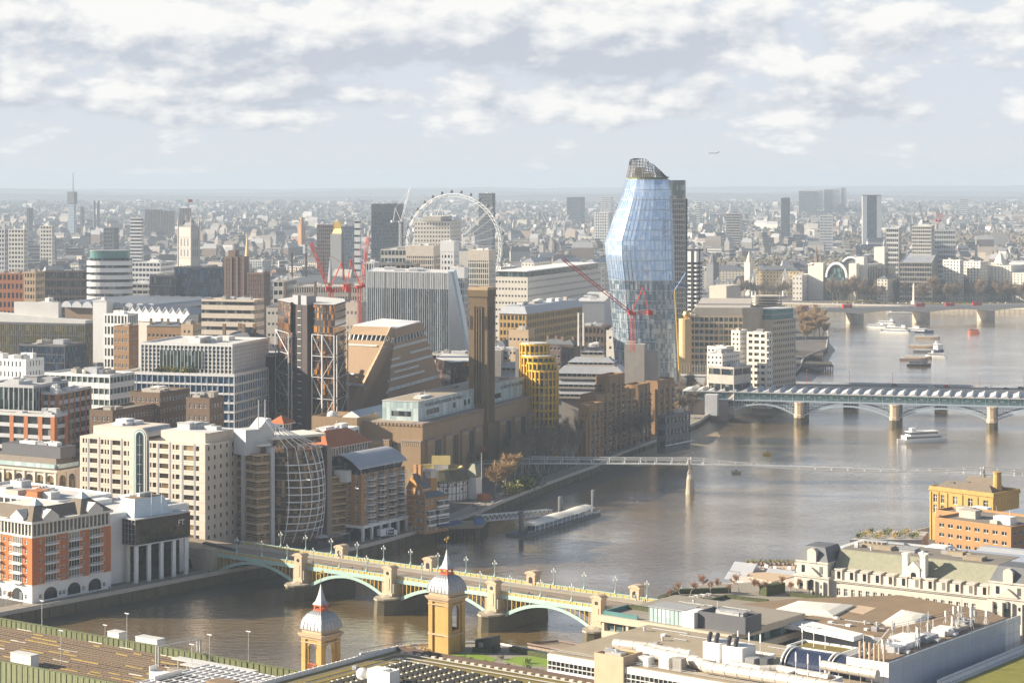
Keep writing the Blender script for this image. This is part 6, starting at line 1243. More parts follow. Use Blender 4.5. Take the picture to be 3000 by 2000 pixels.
 # ---- the two domed brick station towers
def station_tower(pxc,D,yd,lab,ysolid):
 a=7.5;z=lambda y:zt(y,D)-5;zd=z(yd);t=thing('station_tower',lab,'tower',(*dp(pxc,D),5),51);q=MB();p=1.5;zs=zd-2.6
 W_=1.15
 for x0,y0 in((0,0),(a-p,0),(0,a-p),(a-p,a-p)):q.box(x0,y0,0,x0+p,y0+p,zs)
 zo,zc_=zs-8.2,zs-2.6
 def arch(face,blind):
  o=.45;pts=[(a/2+1.5*cos(k),zc_+1.5*sin(k))for k in[pi*i/8 for i in range(9)]]
  out=[(a-p,zs),(p,zs)];f={'R':lambda u,d,zz:(u,d,zz),'L':lambda u,d,zz:(d,u,zz),'B':lambda u,d,zz:(u,a-d,zz),'E':lambda u,d,zz:(a-d,u,zz)}[face]
  A_=lambda u0,u1,z0,z1:q.add([f(u,d,zz)for u in(u0,u1)for d in(o,o+.7)for zz in(z0,z1)],[(0,1,5,4),(2,6,7,3),(0,4,6,2),(1,3,7,5),(0,2,3,1),(4,5,7,6)])
  if blind:A_(p,a-p,0,zs);A_(p+.5,p+1.0,2,2.2);return
  A_(p,a/2-1.5,zo,zc_);A_(a/2+1.5,a-p,zo,zc_);A_(p,a-p,0,zo)
  for i in range(8):
   (u0,z0),(u1,z1)=pts[i],pts[i+1]
   for d in(o,o+.7):q.quad(f(u0,d,z0),f(u1,d,z1),f(u1,d,zs),f(u0,d,zs))
   q.quad(f(u0,o,z0),f(u1,o,z1),f(u1,o+.7,z1),f(u0,o+.7,z0))
  for u0,u1 in((p,a/2-1.5),(a/2+1.5,a-p)):A_(u0,u1,zc_,zs)
  k_=MB();k_.tube([f(a/2+1.65*cos(k),o-.05,zc_+1.65*sin(k))for k in[pi*i/8 for i in range(9)]],.2,4);k_.obj('arch_moulding',M['yellow_stone'],t)
 arch('R',False);arch('L',ysolid);arch('E',False);arch('B',ysolid);q.obj('brick_shaft',M['yellow_brick'],t)
 q=MB()
 for x0,x1,z0,z1 in((-.12,a+.12,zs-9.6,zs-9.1),(-.15,a+.15,zs-1.0,zs-.7),(-.05,a+.05,zs,zs+.8),(-.55,a+.55,zs+.8,zs+1.2),(-.75,a+.75,zs+1.2,zs+1.5),(0.1,a-.1,zs+1.5,zd)):q.box(x0,x0,z0,x1,x1,z1)
 for i in range(14):q.box(-.4+i*.6,-.4,zs+.45,-.1+i*.6,0,zs+.8);q.box(-.4,-.4+i*.6,zs+.45,0,-.1+i*.6,zs+.8)
 q.obj('cornice',M['tan'],t)
 c_=a/2;n=4;rings=[]
 pr=[(4.05,0),(4.0,.8),(3.75,1.9),(3.3,3.0),(2.6,4.0),(1.8,4.6),(1.25,4.85)]
 sq=lambda r,zz:[(c_+r*sx,c_+r*sy,zz)for sx,sy in((-1,-1),(0,-1.0),(1,-1),(1.0,0),(1,1),(0,1),(-1,1),(-1,0))]
 q=MB();q.loft([sq(r_,zd+zz)for r_,zz in pr]);q.obj('dome',M['lead'],t)
 q=MB()
 for s in range(8):
  for k in range(7):
   f=-1+2*k/6*.999;pts=[]
   for r_,zz in pr:
    e=r_+.05;pts.append({0:(c_+e*f,c_-e,zd+zz),1:(c_+e,c_+e*f,zd+zz),2:(c_+e*f,c_+e,zd+zz),3:(c_-e,c_+e*f,zd+zz)}[s%4])
   if s<4:q.tube(pts,.085,3)
 q.obj('lead_roll',M['grey'],t)
 zl=zd+4.85;q=MB();q.box(c_-1.5,c_-1.5,zl,c_+1.5,c_+1.5,zl+.4);q.box(c_-1.5,c_-1.5,zl+1.3,c_+1.5,c_+1.5,zl+1.7)
 for sx in(-1,1):
  for sy in(-1,1):q.cbox(c_+sx*1.1,c_+sy*1.1,zl+.4,.45,.45,.9)
 q.obj('lantern',M['orange_red'],t)
 q=MB();q.loft([[(c_+r_*sx,c_+r_*sy,zl+zz)for sx,sy in((-1,-1),(1,-1),(1,1),(-1,1))]for r_,zz in((1.65,1.7),(1.0,2.6),(.62,4.0),(.3,5.6),(.1,7.0))]);q.obj('spire',M['lead'],t)
 q=MB();q.lathe([(.09,zl+6.8),(.05,zl+10.6)],5,c_,c_);q.obj('finial_rod',M['dark_steel'],t)
 q=MB();q.box(c_-.8,c_-.06,zl+9.9,c_+.8,c_+.06,zl+10.05);q.prism([(c_+.2,c_-.06),(c_+1.0,c_-.06),(c_+1.0,c_+.06),(c_+.2,c_+.06)],zl+10,zl+10.7);q.prism([(c_-1.1,c_-.05),(c_-.5,c_-.05),(c_-.5,c_+.05),(c_-1.1,c_+.05)],zl+9.8,zl+10.3);q.lathe([(.05,zl+9),(.22,zl+9.3),(.05,zl+9.6)],8,c_,c_);q.obj('weathervane',M['gold'],t)
 if not ysolid:
  q=MB()
  for i in range(8):q.box(.3,2.2+i*.45,zo,.4,2.3+i*.45,zo+1.7)
  q.box(.28,2,zo+1.6,.42,a-2,zo+1.75);q.obj('railing',M['orange_red'],t)
 for d in(.6,):
  q=MB();q.box(-.02,2.6,0,.02,2.7,1);q.obj('door_joint',M['dark_brick'],t)
 return t
station_tower(941,590,1850,'nearer yellow brick station tower with a ribbed lead dome and open arches',False)
station_tower(1313,622,1740,'farther yellow brick station tower with a ribbed lead dome, beside the roof garden',True)
# ---- station roofs
t,L=nb('station_roof_building','station block with mossy roof, rows of dark racks and looping grey rails','station building',1165,1904,28,-37)
zr=23.0
q=MB();q.box(0,-75,0,100,0,zr);q.obj('wall',M['brown_brick'],t);q=MB();q.box(.4,-75,zr,100,-.4,zr+.15);q.obj('sedum_roof',M['sedum'],t)
q=MB();q.box(-.3,-60,zr-1.5,.1,0,zr+1.3)
for i in range(32):q.box(-.36,-i*1.8-.12,zr-1.4,.16,-i*1.8,zr+1.4)
q.obj('white_parapet',M['white'],t);q=MB();q.box(.1,-.5,zr-1,100,0,zr+1.2);q.obj('dark_parapet',M['dark_brick'],t)
for k,(x0,y0,x1,y1)in enumerate(((5,-58,74,-4.5),(8.5,-54,70,-8))):
 pts=[]
 for cx,cy,a0 in((x1-3,y1-3,0),(x0+3,y1-3,90),(x0+3,y0+3,180),(x1-3,y0+3,270)):
  pts+=[(cx+3*cos(R(a0+i*22.5)),cy+3*sin(R(a0+i*22.5)),zr+.7)for i in range(5)]
 q=MB();q.tube(pts+pts[:1],.14,5)
 for p in pts[::2]:q.lathe([(.08,zr),(.08,zr+.7)],4,p[0],p[1])
 q.obj('cleaning_rail',M['steel'],t)
for j in range(11):
 q=MB();w=MB();x0=12+j*4.6
 for i in range(15):q.box(x0,-12-i*2.1,zr+.15,x0+2.6,-11.3-i*2.1,zr+.75);w.box(x0+.2,-11.9-i*2.1,zr+.75,x0+.8,-11.5-i*2.1,zr+.95)
 q.obj('rack_row',M['black'],t);w.obj('rack_ballast',M['white'],t)
for i in range(26):
 q=MB();q.box(3.2+i*2.7,-2.6,zr+.15,4.4+i*2.7,-1.8,zr+.7);q.obj('roof_light_box',M['cream_stone'],t)
q=MB();q.lathe([(1.6,0),(1.2,.35),(.5,.6),(.1,.65)],14);o=q.obj('satellite_dish',M['white'],t,(16.5,-34,zr+2),0);o.rotation_euler=(R(70),0,R(30));q=MB();q.lathe([(.15,zr),(.12,zr+2)],6,16.5,-34);q.obj('dish_mast',M['steel'],t)
q=MB();q.box(20,-36,zr,24.5,-32,zr+4.2);q.ring(24.5,-36,27.5,-32,zr,zr+4.2,.3);q.obj('roof_house',M['white'],t)
t,L=nb('white_station_roof','white glazed station canopy roof in front of the nearer domed tower','station roof',700,1962,17,Tr)
q=MB();q.box(-12,-40,10,46,0,12);q.obj('roof_sheet',M['roof_light'],t);q=MB()
for i in range(24):q.box(-12+i*2.4,-40,12,-11.7+i*2.4,0,12.35)
for i in range(10):q.box(-12,-i*4-.2,12,46,-i*4,12.25)
q.obj('glazing_bar',M['white'],t);q=MB();q.box(-12,-40,5,46,-.6,10);q.obj('wall',M['concrete'],t)
q=MB();q.box(8,-22,12.4,16,-17,14.2);q.box(20,-27,12.4,30,-21,13.4);q.obj('rooftop_unit',M['roof_brown'],t)
for i in range(2):q=MB();q.box(-20+i*10,-16-i*8,7,-12.5+i*10,-13,12);q.box(-20+i*10,-16-i*8,12,-19.7+i*10,-13,13.4);q.obj('side_parapet',M['white'],t)
# ---- roof garden between the towers
t,L=nb('roof_garden','roof garden deck with paths and bright lawns between the station towers','roof garden',1170,1908,23,-37)
P=[L(*p,23)for p in((1055,1912),(1215,1884),(1395,1878),(1470,1884),(1690,1925),(1740,1994),(1660,1994))];slab(P,0,17.4,'garden_deck','brown_brick',t);slab([L(*p,23)for p in((1060,1912),(1215,1886),(1395,1880),(1470,1886),(1686,1926),(1730,1990),(1640,1986),(1170,1905))],17.4,17.55,'garden_path','paving',t)
for px in(((1290,1916),(1340,1908),(1400,1908),(1458,1924),(1440,1934),(1330,1928)),((1472,1930),(1510,1918),(1600,1916),(1640,1926),(1612,1946),(1530,1944))):slab([L(*p,23)for p in px],17.55,17.62,'lawn','lawn',t)
for pa,pb,w,h in(((1384,1903),(1460,1904),2.0,1.2),((1500,1902),(1610,1924),1.8,1.4)):
 A_,B_=Vector(L(*pa,23)),Vector(L(*pb,23));d=(B_-A_).normalized();nn=Vector((-d.y,d.x,0))*w/2;slab([A_-nn,B_-nn,B_+nn,A_+nn],17.55,17.55+h,'hedge','hedge',t)
q=MB();pts=[L(*p,23)for p in((1055,1912),(1215,1884),(1395,1878),(1470,1884),(1690,1925))];q.tube([(p[0],p[1],17.8)for p in pts],.35,6);q.obj('kerb_edge',M['white'],t);q=MB();q.tube([(p[0],p[1],19)for p in pts],.05,4)
for A_,B_ in zip(pts,pts[1:]):
 n=int((Vector(B_)-Vector(A_)).length/1.6)
 for i in range(n):p=Vector(A_).lerp(Vector(B_),i/n);q.beam((p.x,p.y,17.9),(p.x,p.y,19),.05)
q.obj('railing',M['dark_steel'],t)
rg=random.Random(8)
for px,py,s,m in((1192,1902,1.5,'straw'),(1212,1904,1.1,'straw'),(1237,1902,1.8,'straw'),(1268,1898,1.9,'straw'),(1250,1906,1.0,'straw'),(1314,1900,2.6,'leaf'),(1322,1908,1.6,'hedge'),(1352,1902,1.4,'leaf_yellow'),(1452,1910,2.4,'leaf'),(1497,1908,1.9,'leaf_yellow'),(1470,1930,1.3,'leaf'),(1546,1942,1.6,'hedge'),(1548,1958,1.6,'leaf'),(1360,1934,1.6,'leaf'),(1380,1938,1.4,'hedge'),(1420,1944,1.5,'leaf_yellow'),(1490,1954,1.4,'leaf'),(1590,1972,1.4,'leaf_yellow')):
 x,y=gp(px,py,22.6);what={'straw':'pale straw coloured grass tuft','leaf':'dark round shrub','hedge':'clipped dark shrub','leaf_yellow':'yellow green shrub'}[m]
 o=shrub(None,0,0,0,s,m,'garden_shrub',rg);o.location=(x,y,22.6);tag(o,what+' on the roof garden between the station towers','shrub',what+'s of the roof garden')
t=thing('garden_house','black angular roof house at the edge of the roof garden','roof hut',(*gp(1424,1900,23),22.5),-38)
q=MB();q.prism([(-2.6,-1.8),(3.4,-1.8),(3.4,2.2),(-2.6,2.2)],0,3,0,[(-2.6,-1.8,3.2),(3.4,-1.8,4.6),(3.4,2.2,4.6),(-2.6,2.2,3.2)]);q.obj('wall',M['dark_steel'],t);q=MB();q.box(-1.2,-1.86,.1,.4,-1.8,2.6);q.obj('door',M['grey'],t)
t=thing('river_terrace','low brown riverside terrace roof with rusty edges beside the roof garden','terrace',(*gp(1545,1890,9),5),-34)
q=MB();q.prism([(0,0),(52,-6),(52,3),(6,9)],0,4);q.obj('deck',M['plank'],t);q=MB()
for a_,b_ in(((0,0),(52,-6)),((6,9),(52,3)),((0,0),(6,9))):q.beam((*a_,4.6),(*b_,4.6),.5)
q.obj('rusty_edge',M['brown_panel'],t)
# ---- white banded office with a stone core and great ducts on its roof
t,L=nb('white_banded_office','white clad office with a dark ribbon window, stone core and silver ducts on the roof','office building',1604,1911,34)
zr=29;xe=L(2600,1990,34)[0];yb=46
q=MB();q.box(0,0,zr-6.4,xe,yb,zr-4.2);q.box(0,0,zr-1.9,xe,yb,zr-.2);q.box(0,0,0,xe,yb,zr-8);q.box(-.05,-.05,zr-3.2,xe,.05,zr-3.0)
for i in range(int(xe/1.4)):q.box(i*1.4,-.02,zr-4.2,i*1.4+.1,.3,zr-1.9)
q.obj('white_cladding',M['white'],t);MB().box(.3,.35,zr-8,xe-.3,yb-.3,zr-.2).obj('window_band',M['glass'],t)
q=MB();q.box(.2,.3,zr-.2,xe,yb,zr);q.obj('roof',M['gravel_roof'],t);q=MB()
for a_ in(L(1606,1908,34),):q.tube([(0,1.4,zr+.9),(xe,1.4,zr+.9)],.05,4);q.tube([(0,1.4,zr+.5),(xe,1.4,zr+.5)],.05,4)
for i in range(int(xe/1.5)):q.beam((i*1.5,1.4,zr),(i*1.5,1.4,zr+.9),.05)
q.obj('roof_railing',M['steel'],t)
x0,x1=L(1742,1924,35)[0],L(1828,1938,35)[0];q=MB();q.box(x0,-.6,0,x1,8,zr+1.6);q.ring(x0,-.6,x1,8,zr+1.6,zr+2.3,.35);q.obj('stone_core',M['sandstone'],t);MB().box(x0+.4,-.2,zr+1.6,x1-.4,7.6,zr+1.75).obj('core_roof',M['sedum'],t);rooftop(t,x1-x0,8,zr+1.75,2,'steel',3,x0,-.4,.8)
def duct(pts,r_,nm='duct'):
 q=MB();q.tube(pts,r_,12);n=0
 for A_,B_ in zip(pts,pts[1:]):
  d=Vector(B_)-Vector(A_);k=max(1,int(d.length/3.2))
  for i in range(k):p=Vector(A_)+d*(i+.5)/k;e=d.normalized()*.12;q.tube([tuple(p-e),tuple(p+e)],r_*1.06,12);q.beam((p.x,p.y,zr),(p.x,p.y,p.z-r_),.2)
 return q.obj(nm,M['duct'],t,smooth=False)
duct([(x1-3,11.5,zr+1.8),(x1+5,9.5,zr+1.8),(x1+16,8.5,zr+1.8),(x1+22,5.2,zr+1.7),(x1+44,4.8,zr+1.9),(xe+6,4.6,zr+1.9)],1.55)
duct([(x0-4,14,zr+1.6),(x0+8,15,zr+1.8),(x1+2,13.5,zr+1.8),(x1+12,12.5,zr+2.2)],1.3)
duct([(x1+24,12.5,zr+1.5),(x1+33,12,zr+1.5),(x1+37,14,zr+1.9),(x1+52,13,zr+1.9)],1.0);duct([(x1+46,20,zr+3),(x1+62,19,zr+3)],1.2);duct([(x1+38,27,zr+2.4),(x1+60,24,zr+2.4)],1.0)
for i,(x,y,w,d,h,m_)in enumerate(((x1+12,18,5,6,4.6,'white'),(x1+18.5,17,6,6.5,4.6,'white'),(x1+8,3.6,3,2.6,2.6,'white'),(x1+12.5,3.2,2.6,2.4,3.0,'tarp'),(x1+1.5,4,3.4,2.2,1.8,'pale_grey'),(x1+26,16,2.6,3,2.6,'grey'),(x1+30,16.5,2.2,3,3,'slate'),(x1+4,2.4,1.6,1.4,2.2,'white'))):
 q=MB();q.box(x,y,zr,x+w,y+d,zr+h);q.box(x-.1,y-.1,zr+h,x+w+.1,y+d+.1,zr+h+.15)
 for j in range(int(w/.5)):q.box(x+.1+j*.5,y-.05,zr+.3,x+.35+j*.5,y,zr+h-.3)
 q.obj('air_unit',M[m_],t)
 if i<2:
  for j in(1.3,3.5):q=MB();q.tube([(x+j,y+1,zr+h),(x+j,y+1,zr+h+1),(x+j-1.2,y+3.5,zr+h+1.6)],.62,10);q.obj('exhaust_flue',M['dark_steel'],t)
q=MB();q.loft([[(x,27+5.2*cos(k),zr+.2+4.2*sin(k))for k in[pi*i/14 for i in range(15)]]for x in(x1+33,xe-4)]);q.obj('vaulted_glazing',M['solar'],t)
for x in(x1+33,x1+46):q=MB();q.tube([(x,27+5.5*cos(k),zr+.2+4.5*sin(k))for k in[pi*i/14 for i in range(15)]],.3,6);q.tube([(x+1.1,27+5.5*cos(k),zr+.2+4.5*sin(k))for k in[pi*i/14 for i in range(15)]],.2,6);q.obj('vault_hoop',M['white'],t)
for x0_,y0_,w,d,h in((x1+28,33,16,9,3.2),(x1+42,6.8,13,7.5,2.2),(x1+14,26,12,5,1)):
 q=MB();q.box(x0_,y0_,zr,x0_+w,y0_+d,zr+h-.5);q.ring(x0_,y0_,x0_+w,y0_+d,zr+h-.5,zr+h+.2,.4);q.obj('plant_deck',M['white'],t);MB().box(x0_+.4,y0_+.4,zr+h-.5,x0_+w-.4,y0_+d-.4,zr+h-.35).obj('deck_moss',M['sedum' if h>3 else 'roof_brown'],t)
 for j in range(3):
  q=MB();q.lathe([(.1,zr+h-.4),(.06,zr+h+5.5)],5,x0_+2+j*3.4,y0_+d*.5);q.box(x0_+1.85+j*3.4,y0_+d*.5-.15,zr+h+3,x0_+2.15+j*3.4,y0_+d*.5+.15,zr+h+5.2);q.obj('antenna',M['white'],t)
t2=thing('window_cradle','white window cleaning cradle crane on the office roof','machine',(*gp(1902,1878,31),30),-38);q=MB();q.box(-1,-.8,0,1.2,.8,1.6);q.box(-.4,-.4,1.6,.5,.4,2.6);q.obj('body',M['white'],t2);q=MB();q.tube([(0,0,2.4),(-3.4,-.5,2.2),(-4.8,-.7,1.5)],.22,6);q.obj('jib',M['white'],t2)
# ---- pink stone banded office with roof terrace
t,L=nb('stone_banded_office','pinkish stone banded office with a glass roof pavilion and green edged terrace','office building',1762,1800,27,-39)
xe=L(2150,1858,27)[0];zr=22;q=MB();sh=4.6
for i in range(4):
 z=zr-i*sh;q.box(0 if i else-.8,-.0 if i else-.5,z-1.9,xe,40,z);MB().box(1.4,1.2,z-sh,xe-1,39,z-1.9).obj('window_band',M['glass_green'],t)
for i in range(int(xe/3.1)):q.box(i*3.1+1,.9,zr-3*sh,i*3.1+1.2,1.25,zr-1)
for k in range(6):q.box(k*xe/5.2,.1,zr-3*sh,k*xe/5.2+.9,1.2,zr-1)
q.obj('stone_band',M['beige'],t);MB().box(-.3,.2,zr,xe,40,zr+.12).obj('roof_terrace',M['paving'],t)
q=MB();q.box(.2,.3,zr+.12,13,.9,zr+1.3);q.box(.2,.3,zr+.12,.8,13,zr+1.3);q.obj('glass_balustrade',M['teal'],t);q=MB();q.box(1.2,12,zr+.12,17,13.8,zr+1.2);q.obj('hedge',M['hedge'],t)
x0=L(1897,1820,27)[0];q=MB();q.box(x0,1.2,zr+.12,x0+12,9,zr+4.4);q.obj('pavilion_glazing',M['glass_pale'],t);q=MB()
for i in range(9):q.box(x0+i*1.5-.06,1.1,zr+.12,x0+i*1.5+.06,1.2,zr+4.5)
q.box(x0-.3,.9,zr+4.4,x0+12.6,9.4,zr+4.7);q.obj('pavilion_frame',M['grey'],t)
q=MB();q.box(x0+12.3,.6,zr+.1,x0+16.5,7,zr+4.6);q.obj('white_block',M['white'],t);q=MB();q.box(x0+16.6,2.5,zr+.1,xe+3,11,zr+4);q.ring(x0+16.6,2.5,xe+3,11,zr+4,zr+5,.4);q.obj('grey_block',M['dark_grey'],t);rooftop(t,xe-x0-16,8,zr+4,4,'steel',4,x0+17,3,1.2)
# ---- wide brown roof with two pale skylights
t,L=nb('brown_roofed_hall','broad low building under a brown felt roof with two pale skylights','office building',2150,1800,25)
P=[L(*p,25)for p in((2020,1782),(2330,1752),(2640,1742),(2900,1790),(2960,1815),(2900,1880),(2560,1860),(2380,1822),(2140,1800))];slab(P,0,19.6,'wall','pale_grey',t);slab(P,19.6,20,'roof','roof_brown',t)
for pts in(((2262,1792),(2340,1764),(2502,1776),(2440,1808)),((2578,1832),(2642,1790),(2730,1806),(2690,1840))):
 B_=[L(*p,25)for p in pts];cx,cy=sum(p[0]for p in B_)/4,sum(p[1]for p in B_)/4;q=MB();q.loft([[(p[0],p[1],20)for p in B_],[(p[0],p[1],20.6)for p in B_],[(cx+(p[0]-cx)*.7,cy+(p[1]-cy)*.7,21.2)for p in B_],[(cx+(p[0]-cx)*.3,cy+(p[1]-cy)*.3,21.5)for p in B_]]);q.obj('skylight',M['membrane'],t)
slab([L(*p,25)for p in((2470,1786),(2515,1772),(2568,1780),(2530,1798))],20,20.06,'roof_patch','sandstone',t)
slab([L(*p,25)for p in((2142,1800),(2380,1822),(2530,1858),(2500,1868),(2360,1838),(2150,1812))],19,20.3,'white_edge','white',t)
for i in range(8):x,y,z=L(2190+i*30,1809+i*4.2,25.4);q=MB();q.cbox(x,y,20.3,1.4,.5,.08,0,R(12));q.obj('roof_slot',M['black'],t)
# ---- rooftop plant block with blue white glass wall and aerials
t,L=nb('aerial_roofed_block','block with a long blue white glass wall and a roof crowded with aerials','office building',2602,1954,38)
W1=L(2918,1804,38)[1];wl=-L(2486,1935,38)[0];zr=33
q=MB();q.box(-wl,0,0,0,10,zr);q.prism([(-wl*1.0,10),(0,10),(0,W1),(-16,W1),(-22,W1*.55)],0,zr);q.obj('core',M['pale_grey'],t)
gb=mat('blue_white_glass',(.46,.51,.60),rough=.22,var=.10,scale=.2,spec=.7);M['bwg']=gb
q=MB();q.box(.05,0,0,.25,W1-9,zr+1.2);q.obj('glass_wall',M['bwg'],t);q=MB();q.box(-wl-.2,-.25,0,.25,-.05,zr+1.2);q.box(-wl-.25,-.2,0,-wl-.05,10,zr+1.2);q.box(.05,W1-9,0,.25,W1,zr+1.2);q.obj('white_panel_wall',M['white'],t)
q=MB()
for i in range(int(W1/2.5)):q.box(.25,i*2.5,0,.29,i*2.5+.1,zr+1.2)
for i in range(8):q.box(.25,0,zr-i*3,.30,W1,zr-i*3+.1);q.box(-wl-.3,-.3,zr-i*1.4,.25,-.25,zr-i*1.4+.08)
for i in range(9):q.box(-wl+i*wl/9,-.31,0,-wl+i*wl/9+.08,-.25,zr+1.2)
q.obj('panel_joint',M['pale_grey'],t)
MB().prism([(-wl+.3,.3),(-.3,.3),(-.3,W1-.3),(-15.6,W1-.3),(-21.5,W1*.55),(-wl+.3,10)],zr,zr+.12).obj('roof',M['roof_brown'],t)
q=MB()
for z in(zr+.7,zr+1.3):q.tube([(-.6,1,z),(-.6,W1-1,z),(-15,W1-1,z),(-20.8,W1*.55,z)],.05,4)
for i in range(30):q.beam((-.6,1+i*W1/31,zr),(-.6,1+i*W1/31,zr+1.3),.05)
q.box(-2.6,2,zr+.1,-1.6,W1-3,zr+.5);q.obj('roof_rail',M['dark_steel'],t)
ra=random.Random(5)
for i in range(24):
 x,y=ra.uniform(-15,-3.5),ra.uniform(12,W1-6);h=ra.uniform(3,6.5);q=MB();q.lathe([(.09,zr),(.06,zr+h)],5,x,y)
 for k in range(3):a_=k*2.1;q.beam((x,y,zr+h*.5),(x+.9*cos(a_),y+.9*sin(a_),zr+.1),.07)
 if i%2:q.box(x-.2,y-.4,zr+h*.55,x+.2,y-.1,zr+h);q.box(x+.25,y+.1,zr+h*.5,x+.5,y+.35,zr+h*.9)
 q.obj('aerial',M['white' if i%3 else 'steel'],t)
for i in range(6):q=MB();q.lathe([(.32,zr),(.32,zr+4.6)],8,-wl+1.5+i*1.35,3.5);q.obj('flue',M['sandstone'],t)
rooftop(t,12,W1*.7,zr+.12,10,'white',6,-15,12,1.8)
t,L=nb('grass_roofed_block','mossy green roof edged by a white rail at the very corner of the view','office building',2745,1997,33,53)
q=MB();q.box(0,-60,0,90,0,27.5);q.obj('wall',M['pale_grey'],t);q=MB();q.box(0,-60,27.5,90,-4.2,28);q.obj('grass_roof',M['grass_roof'],t);q=MB();q.box(0,-.4,27.5,90,0,28.6);q.box(0,-1.4,27.5,90,-1.1,28.3)
for i in range(60):q.beam((i*1.5,-4,27.5),(i*1.5,-4,29),.06);q.box(i*1.5,-1.2,27.5,i*1.5+.3,-.3,28.2)
q.tube([(0,-4,29),(90,-4,29)],.06,4);q.obj('roof_rail',M['white'],t)
# ---- classical stone building with mansard and pavilions
t,L=nb('classical_stone_building','long pale stone classical building with pedimented pavilions and green slate mansard','office building',2333,1690,25,-34)
xe=L(2880,1762,25)[0];zc=20;q=MB();W=Wins(t,'white','pane',100);xp=12.5
punch(q,'R',xe-xp,0,zc,[(c_+0,c_+1.3)for c_ in[2.2+i*2.62 for i in range(int((xe-xp-4)/2.62))]],[(zc-4.4,zc-2.0),(zc-9,zc-6.4)],dep=.35,other=22,wins=W,style='ct')
w=MB();w.v=[(x+xp,y,z)for x,y,z in q.v];w.f=q.f;w.m=q.m;W.done()
for o in[o for o in t.children if o.name.startswith('window')]:o.location.x+=xp
w.box(xp,.6,0,xe,22,zc-.01);w.box(xp,-.5,zc,xe,22,zc+.5);w.box(xp,-.9,zc+.5,xe,22,zc+.8)
n=int((xe-xp)/4.6)
for i in range(n):x=xp+2+i*4.6;w.box(x-.2,-.1,zc+.8,x+2.2,4,zc+4.0);w.box(x-.5,-.3,zc+4.0,x+2.5,4.2,zc+4.4)
w.box(xp,.4,zc+.8,xe,3,zc+3.6)
w.obj('stone_wall',M['portland'],t)
for i in range(n):x=xp+2+i*4.6;q=MB();q.box(x+.5,-.16,zc+1.2,x+1.6,-.08,zc+3.6);q.obj('dormer_window',M['pane'],t)
q=MB();q.prism([(xp,2.6),(xe,2.6),(xe,16),(xp,16)],zc+3.6,zc+9.5,0,[(xp,7.5),(xe,7.5),(xe,15),(xp,15)]);q.obj('mansard_roof',M['slate_green'],t);MB().box(xp,7.8,zc+9.5,xe,26,zc+9.7).obj('flat_roof',M['roof_felt'],t)
for px_,wd in((0,xp),(xe-.2,xp+1)):
 q=MB();q.box(px_,-1.4,0,px_+wd,14,zc+.8);q.box(px_-.3,-1.8,zc+.8,px_+wd+.3,14.2,zc+1.4);q.box(px_+.6,-.9,zc+1.4,px_+wd-.6,13,zc+5.6);q.box(px_+.3,-1.2,zc+5.6,px_+wd-.3,13.3,zc+6.1);q.box(px_+wd/2-1.6,-1.3,zc+5.6,px_+wd/2+1.6,1,zc+9.2)
 q.loft([[(px_+wd/2+1.6*cos(k),y,zc+9.2+1.2*sin(k))for k in[pi*i/8 for i in range(9)]]for y in(-1.35,.9)])
 q.loft([[(px_+wd*.22,y,zc+1.4),(px_+wd*.78,y,zc+1.4),(px_+wd/2,y,zc+4.2)]for y in(-2.0,-.8)])
 for k in range(4):q.lathe([(.45,0),(.4,zc-.2)],8,px_+wd*(.14+.24*k),-1.8)
 q.obj('pavilion',M['portland'],t)
 q=MB();q.frustum(px_+.5,-.8,px_+wd-.5,13,zc+6.1,4.6,2.0);q.obj('pavilion_roof',M['slate'],t)
 for k,(u,z0,z1,w_)in enumerate(((.5,zc-6,zc-.9,2.2),(.2,zc-2.6,zc-1.2,1.3),(.8,zc-2.6,zc-1.2,1.3),(.2,zc-6.6,zc-3.8,1.3),(.8,zc-6.6,zc-3.8,1.3),(.24,zc+2.2,zc+4.6,1.2),(.76,zc+2.2,zc+4.6,1.2))):
  q=MB();x=px_+wd*u;y=-1.46 if z1<zc+1 else-.96
  if k in(0,1,2):q.loft([[(x+w_/2*cos(a_),yy,(z1 if k==0 else(z0+z1)/2)+w_/2*sin(a_))for a_ in([pi*i/10 for i in range(11)]if k==0 else[2*pi*i/14 for i in range(14)])]for yy in(y,y+.1)])
  if k not in(1,2):q.box(x-w_/2,y,z0,x+w_/2,y+.1,z1)
  q.obj('pavilion_window',M['glass'],t)
xm=xp+(xe-xp)*.53;q=MB();q.box(xm-4,.5,zc+3,xm-2.2,3,zc+11.5);q.box(xm+2.2,.5,zc+3,xm+4,3,zc+11.5);q.box(xm-2.2,.2,zc+.8,xm+2.2,3.5,zc+7);q.loft([[(xm-2.4,y,zc+7),(xm+2.4,y,zc+7),(xm,y,zc+9.3)]for y in(0,4)]);q.box(xm-4.2,.3,zc+11.2,xm-2,3.2,zc+11.7);q.box(xm+2,.3,zc+11.2,xm+4.2,3.2,zc+11.7);q.obj('chimney_gable',M['white_stone'],t)
q=MB();q.loft([[(xm+.9*cos(a_),y,zc+5+.9*sin(a_))for a_ in[2*pi*i/12 for i in range(12)]]for y in(.1,.2)]);q.box(xm-.9,.1,zc+3.6,xm+.9,.2,zc+5);q.obj('gable_window',M['glass'],t);rooftop(t,xe-xp,14,zc+9.7,7,'gravel_roof',3,xp,9,1.2)
